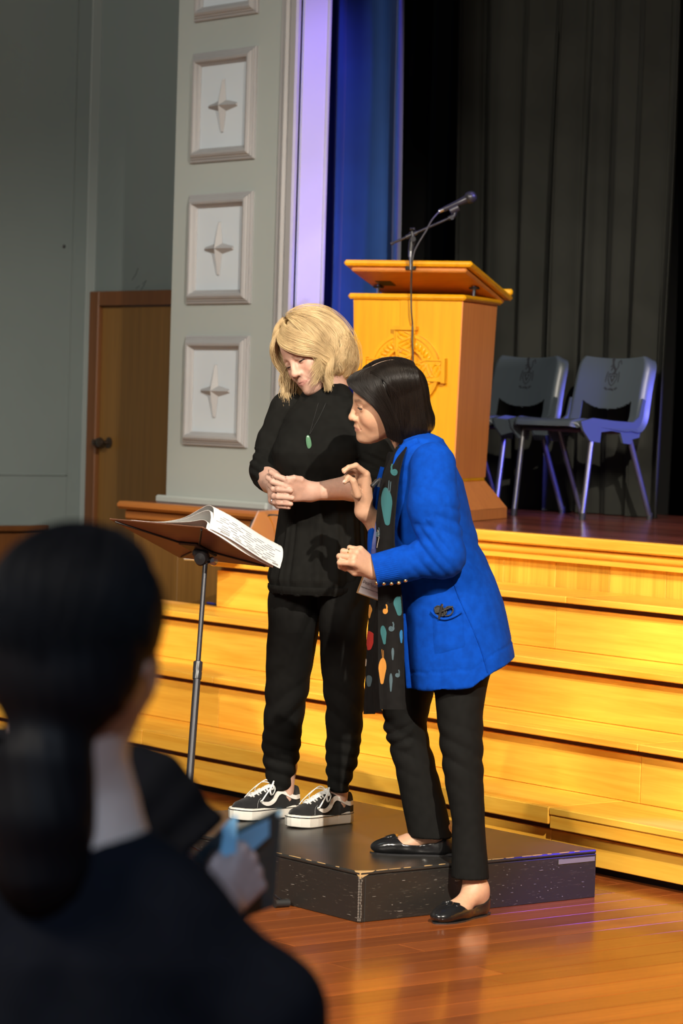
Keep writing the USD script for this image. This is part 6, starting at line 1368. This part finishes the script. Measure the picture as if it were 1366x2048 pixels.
t.part('badge_card', FC.W(place(cbox((0.002, 0.0, cz), (BW, BHt, cz + 0.0003 * sgn), 0.00005), RB, B0)), 'badge_card', ln)
def badge_text(s_, x, y, h):
    tm = meshkit.text_mesh(s_, h, 0.0004); v = np.asarray(tm.vertices).copy(); v = np.c_[v[:, 0] * 0.86 + x, y - v[:, 1], (cz + 0.0004 * sgn) + v[:, 2] * sgn]
    return FC.W(place(trimesh.Trimesh(v, tm.faces if sgn < 0 else tm.faces[:, ::-1], process=False), RB, B0))
t.part('lettering', badge_text('Pearl', 0.004, 0.020, 0.0095), 'badge_ink', ln); t.part('lettering', badge_text('Shangkuan', 0.031, 0.021, 0.0060), 'badge_ink', ln); t.part('lettering', badge_text('International Guest Presenter', 0.004, 0.033, 0.0037), 'badge_ink', ln)
la, lb = L(755, 961, -0.12), L(744, 973, -0.13)
lm = t.part('lapel_microphone', FC.W(cat(cyl(la, lb, 0.0068, 12), cyl(lb, lb + (lb - la) * 0.05, 0.0055, 12))), 'satin_black', sc, smooth=40)
t.part('microphone_clip', FC.W(cat(cyl(L(755, 961, -0.12), L(762, 958, -0.115), 0.0042, 8), cyl(L(760, 956, -0.118), L(757, 974, -0.118), 0.0048, 8))), 'black_metal', lm)

# hair: a smooth dark bob parted on her left
def hairshell_c(p):
    x = (p - q_(HC)) @ q_(HR); d = ell(x, (-0.018, 0.0, 0.042), (0.106, 0.089, 0.083))
    d = smin(d, ell(x, (-0.058, 0.0, -0.035), (0.070, 0.086, 0.085)), 0.05)
    d = smin(d, ell(x, (-0.030, 0.0, -0.072), (0.060, 0.084, 0.042)), 0.03)
    d = smin(d, ell(x, (-0.078, 0.0, -0.072), (0.060, 0.080, 0.045)), 0.04)
    face = smin(ell(x, (0.120, 0.0, -0.050), (0.092, 0.088, 0.104)), ell(x, (0.09, 0, -0.13), (0.10, 0.11, 0.06)), 0.02); d = smax(d, -face, 0.012)
    d = smin(d, ell(x, (0.086, 0.012, 0.074), (0.016, 0.030, 0.012)), 0.02)       # swept-up fringe
    return d
m = nets(hairshell_c, HC - 0.18, HC + 0.18, 0.0035); m = displaced(m, lambda v: 0.002 * folds(v, lambda q: ((q - HC) @ HR)[:, 0] + 0.3 * ((q - HC) @ HR)[:, 1], 150, 3, 1.2))
ha = t.part('hair', FC.W(m), 'dark_hair', smooth=True, label='straight dark bob with a side parting')
def guide_c(s, n):
    side = 1 if s[0] < 0.72 else -1; x0 = 0.075 - 0.165 * s[1] ** 0.9; y0 = 0.022
    w0 = math.sqrt(max(0.05, 1 - ((x0 + 0.018) / 0.110) ** 2)); e = [A3(x0, y0, 0.042 + 0.086 * w0 * 0.985)]; lay = 0.97 + 0.07 * s[2]; sweep = -0.012 - 0.030 * (0.5 - s[1])
    front = max(0, (x0 - 0.02) / 0.055)
    for a in (30, 58, 82, 100):
        r = math.radians(a); k = a / 100; xx = x0 + sweep * k - 0.085 * front * k ** 1.2; w = math.sqrt(max(0.15, 1 - ((xx + 0.018) / 0.114) ** 2))
        e.append(A3(xx, y0 * (1 - k) + side * 0.092 * w * math.sin(r) * lay, 0.042 + 0.086 * w * math.cos(r) * lay))
    last = e[-1]; L_ = 0.094 + 0.036 * s[3] - 0.02 * front
    e += [last + A3(-0.002, side * 0.004, -L_ * 0.45), last + A3(0.000, side * 0.001, -L_ * 0.8), last + A3(0.006 - 0.012 * (s[2] > 0.6), -side * 0.010 * (s[2] - 0.3), -L_)]
    return spline(e, 3)
st = [FC.Wp(q) for q in push_out([HC + q @ HR.T for q in hair_strands(5200, 41, guide_c, 0.0025, 0.0012)], hairshell_c, 0.0015)]
t.curves('hair_strand_set', st, np.concatenate([np.interp(np.linspace(0, 1, len(q)), [0, 0.8, 1], [0.0009, 0.0009, 0.0004]) for q in st]), 'dark_hair', ha, kind='stuff')
def tuft_c(s, n):
    k = s[1]; f = [A3(0.062, 0.020, 0.112), A3(0.098, 0.018, 0.100), A3(0.116, 0.026, 0.084), A3(0.104, 0.046, 0.062), A3(0.072, 0.070, 0.034), A3(0.044, 0.084, 0.000), A3(0.026, 0.088, -0.045), A3(0.018, 0.084, -0.085)]
    b = [A3(-0.010, 0.022, 0.126), A3(0.014, 0.042, 0.121), A3(0.026, 0.062, 0.104), A3(0.024, 0.083, 0.074), A3(0.012, 0.093, 0.036), A3(-0.004, 0.097, -0.012), A3(-0.014, 0.098, -0.06), A3(-0.018, 0.094, -0.105)]
    return spline([x * (1 - k) + y * k + A3(0.003 * (s[2] - .5), 0.004 * s[3], 0) for x, y in zip(f, b)], 3)
st = [FC.Wp(q) for q in push_out([HC + q @ HR.T for q in hair_strands(2800, 43, tuft_c, 0.002, 0.001)], hairshell_c, 0.001, 0.004)]
t.curves('fringe_strand_set', st, np.concatenate([np.interp(np.linspace(0, 1, len(q)), [0, 0.8, 1], [0.0009, 0.0009, 0.0004]) for q in st]), 'dark_hair', ha, kind='stuff')
pts_ = [HC + HR @ A3(x_, 0.022, 0.042 + 0.0875 * math.sqrt(max(0.05, 1 - ((x_ + 0.018) / 0.110) ** 2))) for x_ in np.linspace(0.072, -0.03, 9)]
sp_ = t.part('parting', FC.W(tube(pts_, np.interp(np.linspace(0, 1, 9), [0, 0.3, 1], [0.0018, 0.0022, 0.0006]), 6, flat=0.5)), 'skin', ha, smooth=True, label='line of pale scalp along the parting'); tinted(sp_, np.tile((0.55, 0.36, 0.25), (9 * 6 + 2, 1)))
# ================================================================== the audience in front
cloth('navy_shirt', (0.0022, 0.0026, 0.005), 0.95, 0.0); cloth('black_tee', (0.0022, 0.0022, 0.0034), 0.95, 0.0)
def seat_chair(name, label, c, yaw):
    """plain stacking chair under a seated listener"""
    R = rotz(yaw); W = lambda m: place(m, R, c); T = Thing(name, label, 'chair', c)
    T.part('seat', W(cbox((-0.21, -0.20, 0.425), (0.21, 0.21, 0.445), 0.01)), 'chair_plastic'); T.part('backrest', W(cbox((-0.20, -0.245, 0.56), (0.20, -0.232, 0.80), 0.005)), 'chair_plastic')
    for sx in (-1, 1):
        T.part('leg', W(tube([(sx * 0.19, 0.18, 0.425), (sx * 0.20, 0.22, 0.0)], 0.011, 10)), 'chair_leg', smooth=50); T.part('leg', W(tube([(sx * 0.19, -0.18, 0.425), (sx * 0.20, -0.25, 0.0)], 0.011, 10)), 'chair_leg', smooth=50)
        T.part('back_upright', W(tube([(sx * 0.19, -0.18, 0.425), (sx * 0.185, -0.232, 0.80)], 0.010, 10)), 'chair_leg', smooth=50)

# ---------------- the woman nearest the camera, seen from behind
b0 = atd(150, 1700, 3.02); FA = Fig(3.02, (b0[0], b0[1], 0.0)); L = FA.L
t = Thing('person', 'seated woman in a dark top seen from behind, dark hair in a low ponytail', 'person', FA.base)
HR = head_frame(180 + 18, 6, 0); HC = L(162, 1282, 0.0)
neck0, neck1 = HC + HR @ A3(-0.025, 0, -0.07), L(160, 1690, 0.02)
shR, shL = L(520, 2035, 0.02), L(-190, 1990, 0.05)
elR_, elL_ = L(560, 2400, 0.10), L(-240, 2380, 0.12); kneeR, kneeL = A3(0.12, 0.50, 0.47), A3(-0.12, 0.50, 0.47)
def body_a(p):
    d = smin(head_fn((p - q_(HC)) @ q_(HR)), chain(p, [neck0, neck1 + A3(0, 0, 0.05), neck1], [0.052, 0.052, 0.058], 0.02), 0.025)
    d = smin(d, chain(p, [neck1, shR + A3(-0.03, 0, -0.02)], [0.05, 0.03]), 0.04); d = smin(d, chain(p, [neck1, shL + A3(0.03, 0, -0.02)], [0.05, 0.03]), 0.04)
    d = smin(d, chain(p, [neck1 - A3(0, 0, 0.05), A3(0.01, 0.03, 0.75), A3(0.0, 0.03, 0.55)], [0.07, 0.09, 0.09], 0.03), 0.04)
    for e, s_, k in ((elR_, shR, 1), (elL_, shL, -1)):
        w = A3(0.10 * k, 0.34, 0.56); d = smin(d, chain(p, [s_ + A3(0, 0, -0.02), e, w], [0.034, 0.034, 0.026], 0.02), 0.02)
        hb_ = hand_bones(w, frame(A3(-0.5 * k, 0.85, -0.15), A3(-0.85 * k, -0.5, 0)) if k < 0 else frame(A3(-0.5, 0.85, -0.15), A3(-0.85, -0.5, 0)) @ np.diag([1, 1, 1]), [(18, 25, 15)] * 4, 0.6); d = np.minimum(d, hand_fn(p, hb_))
    return d
m = cat(nets(body_a, HC - 0.15, HC + 0.15, 0.0035), nets(body_a, A3(-0.32, -0.2, 0.45), A3(0.32, 0.55, 1.16), 0.006)); vt = np.asarray(m.vertices)
bd = t.part('body', FA.W(m), 'skin', smooth=True); tinted(bd, np.tile((0.42, 0.31, 0.27), (len(vt), 1)))
def top_a(p):
    d = stack(p, [(0.44, 0.0, 0.03, 0.17, 0.12), (0.60, 0.0, 0.03, 0.165, 0.12), (0.78, 0.0, 0.02, 0.165, 0.115), (0.90, 0.0, 0.01, 0.16, 0.10), (0.96, 0.0, 0.01, 0.13, 0.085), (1.0, 0.0, 0.01, 0.10, 0.07), (neck1[2] + 0.012, 0.005, 0.015, 0.072, 0.062)], 2.2)
    d = smin(d, chain(p, [neck1 + A3(0.02, 0.0, -0.055), L(330, 1842, 0.01), shR], [0.050, 0.056, 0.066], 0.03), 0.05); d = smin(d, chain(p, [neck1 + A3(-0.02, 0.0, -0.055), L(0, 1830, 0.02), shL], [0.050, 0.056, 0.066], 0.03), 0.05)
    d = smin(d, chain(p, [shR, elR_, elR_ * 0.5 + A3(0.10, 0.34, 0.56) * 0.5], [0.064, 0.056, 0.05], 0.02), 0.03); d = smin(d, chain(p, [shL, elL_, elL_ * 0.5 + A3(-0.10, 0.34, 0.56) * 0.5], [0.064, 0.056, 0.05], 0.02), 0.03)
    return smax(d, -cap(p, neck1 + A3(0.004, 0.01, 0.012), neck0, 0.062, 0.07), 0.006)
m = nets(top_a, A3(-0.36, -0.2, 0.44), A3(0.36, 0.42, 1.16), 0.007)
m = displaced(m, lambda v: 0.004 * folds(v, lambda q: q[:, 2] * 0.6 + np.abs(q[:, 0]) * 0.8, 30, 3) + 0.003 * (meshkit.fbm(v * 9, 3, 5) - 0.5))
t.part('top', FA.W(m), 'navy_shirt', smooth=True)
def legs_a(p, off=0.0):
    d = ell(p, (0, 0.05, 0.50), (0.18, 0.17, 0.09))
    for k in (-1, 1): d = smin(d, chain(p, [A3(0.09 * k, 0.08, 0.50), A3(0.11 * k, 0.48, 0.48), A3(0.12 * k, 0.50, 0.09)], [0.080, 0.060, 0.045], 0.03), 0.03)
    return np.maximum(d, 0.455 - p[:, 2] - 10 * np.maximum(p[:, 1] - 0.40, 0))
t.part('trousers', FA.W(nets(legs_a, A3(-0.25, -0.15, 0.03), A3(0.25, 0.62, 0.62), 0.009)), 'black_trouser', smooth=True)
for k in (-1, 1):
    sh = lambda p: smin(ell(p, A3(0.12 * k, 0.50, 0.045), (0.042, 0.05, 0.045)), ell(p, A3(0.125 * k, 0.60, 0.030), (0.045, 0.10, 0.030)), 0.03)
    t.part('shoe', FA.W(nets(lambda p: np.maximum(sh(p), 0.001 - p[:, 2]), A3(0.12 * k - 0.07, 0.42, 0.0), A3(0.12 * k + 0.07, 0.72, 0.11), 0.006)), 'satin_black', smooth=True)
def hair_a(p):
    x = (p - q_(HC)) @ q_(HR); d = ell(x, (-0.012, 0.0, 0.028), (0.104, 0.0875, 0.088))
    d = smin(d, ell(x, (-0.048, 0.0, -0.040), (0.064, 0.074, 0.062)), 0.04)
    d = smax(d, -ell(x, (0.100, 0.0, -0.050), (0.085, 0.10, 0.10)), 0.012)
    d = smin(d, chain(p, [L(110, 1440, -0.05), L(90, 1530, -0.065), L(82, 1630, -0.068), L(80, 1740, -0.06), L(85, 1830, -0.05)], [0.030, 0.046, 0.050, 0.044, 0.020], 0.02), 0.025)
    return d
m = nets(hair_a, HC - A3(0.16, 0.18, 0.34), HC + A3(0.16, 0.16, 0.15), 0.004); m = displaced(m, lambda v: 0.0012 * folds(v, lambda q: q[:, 0] + 0.2 * q[:, 2], 160, 3, 1.2))
ha = t.part('hair', FA.W(m), 'black_hair', smooth=True, label='dark hair drawn into a low ponytail')
def guide_a(s, n):
    th_ = (s[0] - 0.5) * 2.6; a0 = 0.25 + 0.5 * s[1]; e = []
    for k in np.linspace(0, 1, 6): 
        ph = 0.1 + (2.15 - 0.3 * abs(th_)) * k * (0.7 + 0.3 * s[1]); e.append(A3(-0.012 + 0.106 * math.cos(th_) * -math.sin(ph) + 0.05 * (1 - k), 0.089 * math.sin(th_) * math.sin(ph), 0.028 + 0.090 * math.cos(ph)))
    return spline(e, 3)
st = [FA.Wp(q) for q in push_out([HC + q @ HR.T for q in hair_strands(1800, 51, guide_a, 0.003, 0.001)], hair_a, 0.0008)]
t.curves('hair_strand_set', st, np.concatenate([np.interp(np.linspace(0, 1, len(q)), [0, 0.8, 1], [0.0008, 0.0008, 0.0003]) for q in st]), 'black_hair', ha, kind='stuff')
seat_chair('stacking_chair', 'grey chair under the seated woman with the low ponytail', A3(FA.base[0], FA.base[1], 0) + FWD * 0.02, math.atan2(FWD[1], FWD[0]) - PI / 2)

# ---------------- a second listener in front of her, mostly hidden, holding a clear clipboard
D2 = 4.15
b0 = atd(95, 1700, D2 + 0.02); FD = Fig(D2, (b0[0], b0[1], 0.0)); L = FD.L
t = Thing('person', 'seated listener in a black short-sleeved top holding up papers on a clear clipboard', 'person', FD.base)
HR = head_frame(180 + 10, 12, 0); HC = L(95, 1270, 0.02); neck0, neck1 = HC + HR @ A3(-0.025, 0, -0.07), L(95, 1480, 0.02)
shR, shL = L(275, 1585, 0.0), L(-85, 1585, 0.03)
elR2, wrR2 = L(372, 1800, 0.0), L(440, 1812, 0.02)
elL2 = L(-130, 1880, 0.08); wrL2 = A3(-0.08, 0.32, 0.62)
RH = frame(L(498, 1735, 0.075) - wrR2, L(455, 1690, 0.03) - L(505, 1780, 0.05)); 
if RH[1, 2] > 0: RH = np.stack([RH[:, 0], RH[:, 1], -RH[:, 2]], 1)
hR = hand_bones(wrR2, RH, [(58, 62, 35), (60, 66, 38), (62, 66, 38), (62, 62, 40)], 0.5, thumb=[(0.022, 0.022, -0.008), (0.050, 0.040, -0.016), (0.078, 0.040, -0.030), (0.098, 0.030, -0.040)], size=1.02, thin=1.1)
def body_d(p):
    d = smin(head_fn((p - q_(HC)) @ q_(HR)), chain(p, [neck0, neck1], [0.050, 0.055]), 0.025)
    d = smin(d, chain(p, [shR, neck1 - A3(0, 0, 0.05), shL], [0.03, 0.05, 0.03], 0.03), 0.03); d = smin(d, chain(p, [neck1 - A3(0, 0, 0.05), A3(0, 0.03, 0.56)], [0.07, 0.09]), 0.04)
    d = smin(d, chain(p, [shR, elR2], [0.034, 0.038]), 0.02); d = smin(d, chain(p, [shL, elL2, wrL2], [0.034, 0.036, 0.026], 0.02), 0.02)
    d = np.minimum(d, hand_fn(p, hand_bones(wrL2, frame(A3(0.5, 0.8, 0.1), A3(-0.6, 0.35, 0.7)), [(20, 25, 15)] * 4, 0.6)))
    return np.minimum(d, hand_fn(p, hR, lambda q: chain(q, [elR2, elR2 * 0.5 + wrR2 * 0.5, wrR2], [0.038, 0.036, 0.027], 0.02)))
m = cat(nets(body_d, HC - 0.14, HC + 0.14, 0.005), nets(body_d, *handbox(hR, 0.035), 0.003), nets(body_d, A3(-0.32, -0.2, 0.5), A3(0.36, 0.45, 1.10), 0.007)); vt = np.asarray(m.vertices)
bd = t.part('body', FD.W(m), 'skin', smooth=True); tinted(bd, np.tile((0.42, 0.29, 0.27), (len(vt), 1)))
slv = [(shR, L(300, 1605, 0.0), 0.060, 0.062), (L(300, 1605, 0.0), L(382, 1692, 0.0), 0.062, 0.060)]
def top_d(p):
    d = stack(p, [(0.44, 0.0, 0.03, 0.17, 0.12), (0.78, 0.0, 0.02, 0.165, 0.115), (0.92, 0.0, 0.01, 0.15, 0.10), (0.99, 0.0, 0.015, 0.11, 0.075), (neck1[2] + 0.0, 0.0, 0.015, 0.07, 0.062)], 2.2)
    d = smin(d, chain(p, [shR, neck1 - A3(0, 0, 0.055), shL], [0.062, 0.055, 0.062], 0.03), 0.04); d = smin(d, lobes(p, slv), 0.02); d = smin(d, cap(p, shL, shL * 0.5 + elL2 * 0.5, 0.06), 0.02)
    a, b = L(345, 1648, 0.0), L(382, 1692, 0.0); n_ = (b - a) / np.linalg.norm(b - a); return smax(d, np.where(p[:, 0] > shR[0] - 0.01, (p - q_(b)) @ q_(n_), -1).astype(np.float32), 0.003)
m = nets(top_d, A3(-0.32, -0.2, 0.44), A3(0.36, 0.3, 1.1), 0.006)
t.part('top', FD.W(displaced(m, lambda v: 0.003 * folds(v, lambda q: q[:, 2] - q[:, 0], 45, 3))), 'black_tee', smooth=True, label='black short-sleeved top')
t.part('trousers', FD.W(nets(legs_a, A3(-0.25, -0.15, 0.03), A3(0.25, 0.62, 0.62), 0.009)), 'black_trouser', smooth=True)
for k in (-1, 1):
    sh = lambda p: smin(ell(p, A3(0.12 * k, 0.50, 0.045), (0.042, 0.05, 0.045)), ell(p, A3(0.125 * k, 0.60, 0.030), (0.045, 0.10, 0.030)), 0.03)
    t.part('shoe', FD.W(nets(lambda p: np.maximum(sh(p), 0.001 - p[:, 2]), A3(0.12 * k - 0.07, 0.42, 0.0), A3(0.12 * k + 0.07, 0.72, 0.11), 0.006)), 'satin_black', smooth=True)
def hair_d(p):
    x = (p - q_(HC)) @ q_(HR); d = smin(ell(x, (-0.014, 0, 0.030), (0.100, 0.084, 0.084)), ell(x, (-0.05, 0, -0.04), (0.055, 0.07, 0.06)), 0.03); return smax(d, -ell(x, (0.105, 0, -0.045), (0.085, 0.09, 0.09)), 0.012)
t.part('hair', FD.W(nets(hair_d, HC - 0.14, HC + 0.14, 0.005)), 'black_hair', smooth=True)
seat_chair('stacking_chair', 'grey chair under the hidden listener with the clipboard', A3(FD.base[0], FD.base[1], 0) + FWD * 0.02, math.atan2(FWD[1], FWD[0]) - PI / 2)
# clipboard and papers
matb = usdkit.material(stage, M('clear_board'), {'tr': ('transparent_bsdf', {'color': (0.12, 0.22, 0.27)}), 'gl': ('glossy_bsdf', {'color': (0.8, 0.9, 1.0), 'roughness': 0.08}), 'fr': ('fresnel', {'IOR': 1.5}), 'm': ('mix_closure', {}), 'df': ('diffuse_bsdf', {'color': (0.035, 0.085, 0.10)}), 'm2': ('mix_closure', {'fac': 0.6})}, [('fr.fac', 'm.fac'), ('m2.closure', 'm.closure1'), ('tr.BSDF', 'm2.closure1'), ('df.BSDF', 'm2.closure2'), ('gl.BSDF', 'm.closure2')], surface='m.closure')
mat('cool_lit_paper', (0.20, 0.42, 0.62), 0.75)  # white paper; the cool light falling on it is mixed into the colour
q4 = [FD.Wp(L(*c)) for c in ((462, 1668, 0.075), (560, 1618, 0.17), (546, 1812, 0.20), (452, 1850, 0.12))]
o = (q4[0] + q4[2]) / 2; n_ = np.cross(q4[1] - q4[0], q4[3] - q4[0]); n_ /= np.linalg.norm(n_)
T2 = Thing('clipboard', 'clear plastic clipboard held up in the listener\'s right hand', 'clipboard', o)
T2.part('board', hull([p_ + n_ * k for p_ in q4 for k in (-0.0015, 0.0015)]), 'clear_board')
T2.part('edge', cat(cyl(q4[1], q4[2], 0.0032, 8), cyl(q4[0], q4[1], 0.0026, 8)), 'clear_board', smooth=True)
T2.part('clip', hull([p_ + n_ * k for p_ in (q4[0] * 0.94 + q4[3] * 0.06, q4[1] * 0.94 + q4[2] * 0.06, q4[1] * 0.86 + q4[2] * 0.14, q4[0] * 0.86 + q4[3] * 0.14) for k in (-0.004, -0.0017)]) if False else lathe([(0.0, 0.004), (0.004, 0.003), (0.0055, 0.0)], q4[1] * 0.93 + q4[0] * 0.03 + q4[2] * 0.04 - n_ * math.copysign(0.002, n_ @ CF), -n_ if n_ @ CF > 0 else n_, 14), 'rivet', label='rivet near the top corner with its glint in the colour')
def sheet4(name, label, cs, bend):
    a, b, c, d = (FD.Wp(L(*k)) for k in cs); u = np.linspace(0, 1, 9); Pn = np.array([[(a * (1 - i) + b * i) * (1 - j) + (d * (1 - i) + c * i) * j + FWD * bend * math.sin(PI * i) * math.cos(j) for j in u] for i in u])
    single(name, grid(Pn, 0.0006), 'cool_lit_paper', label, 'paper', smooth=True)
sheet4('paper_sheet', 'white paper sheet with cool light in its colour, rising behind the thumb, nearest the black sleeve', ((358, 1740, 0.075), (474, 1626, 0.045), (472, 1735, 0.05), (380, 1815, 0.08)), 0.004)
sheet4('paper_sheet', 'white paper sheet with cool light in its colour, clipped along the top of the clear clipboard', ((462, 1676, 0.062), (538, 1638, 0.135), (538, 1672, 0.138), (455, 1748, 0.070)), 0.006)
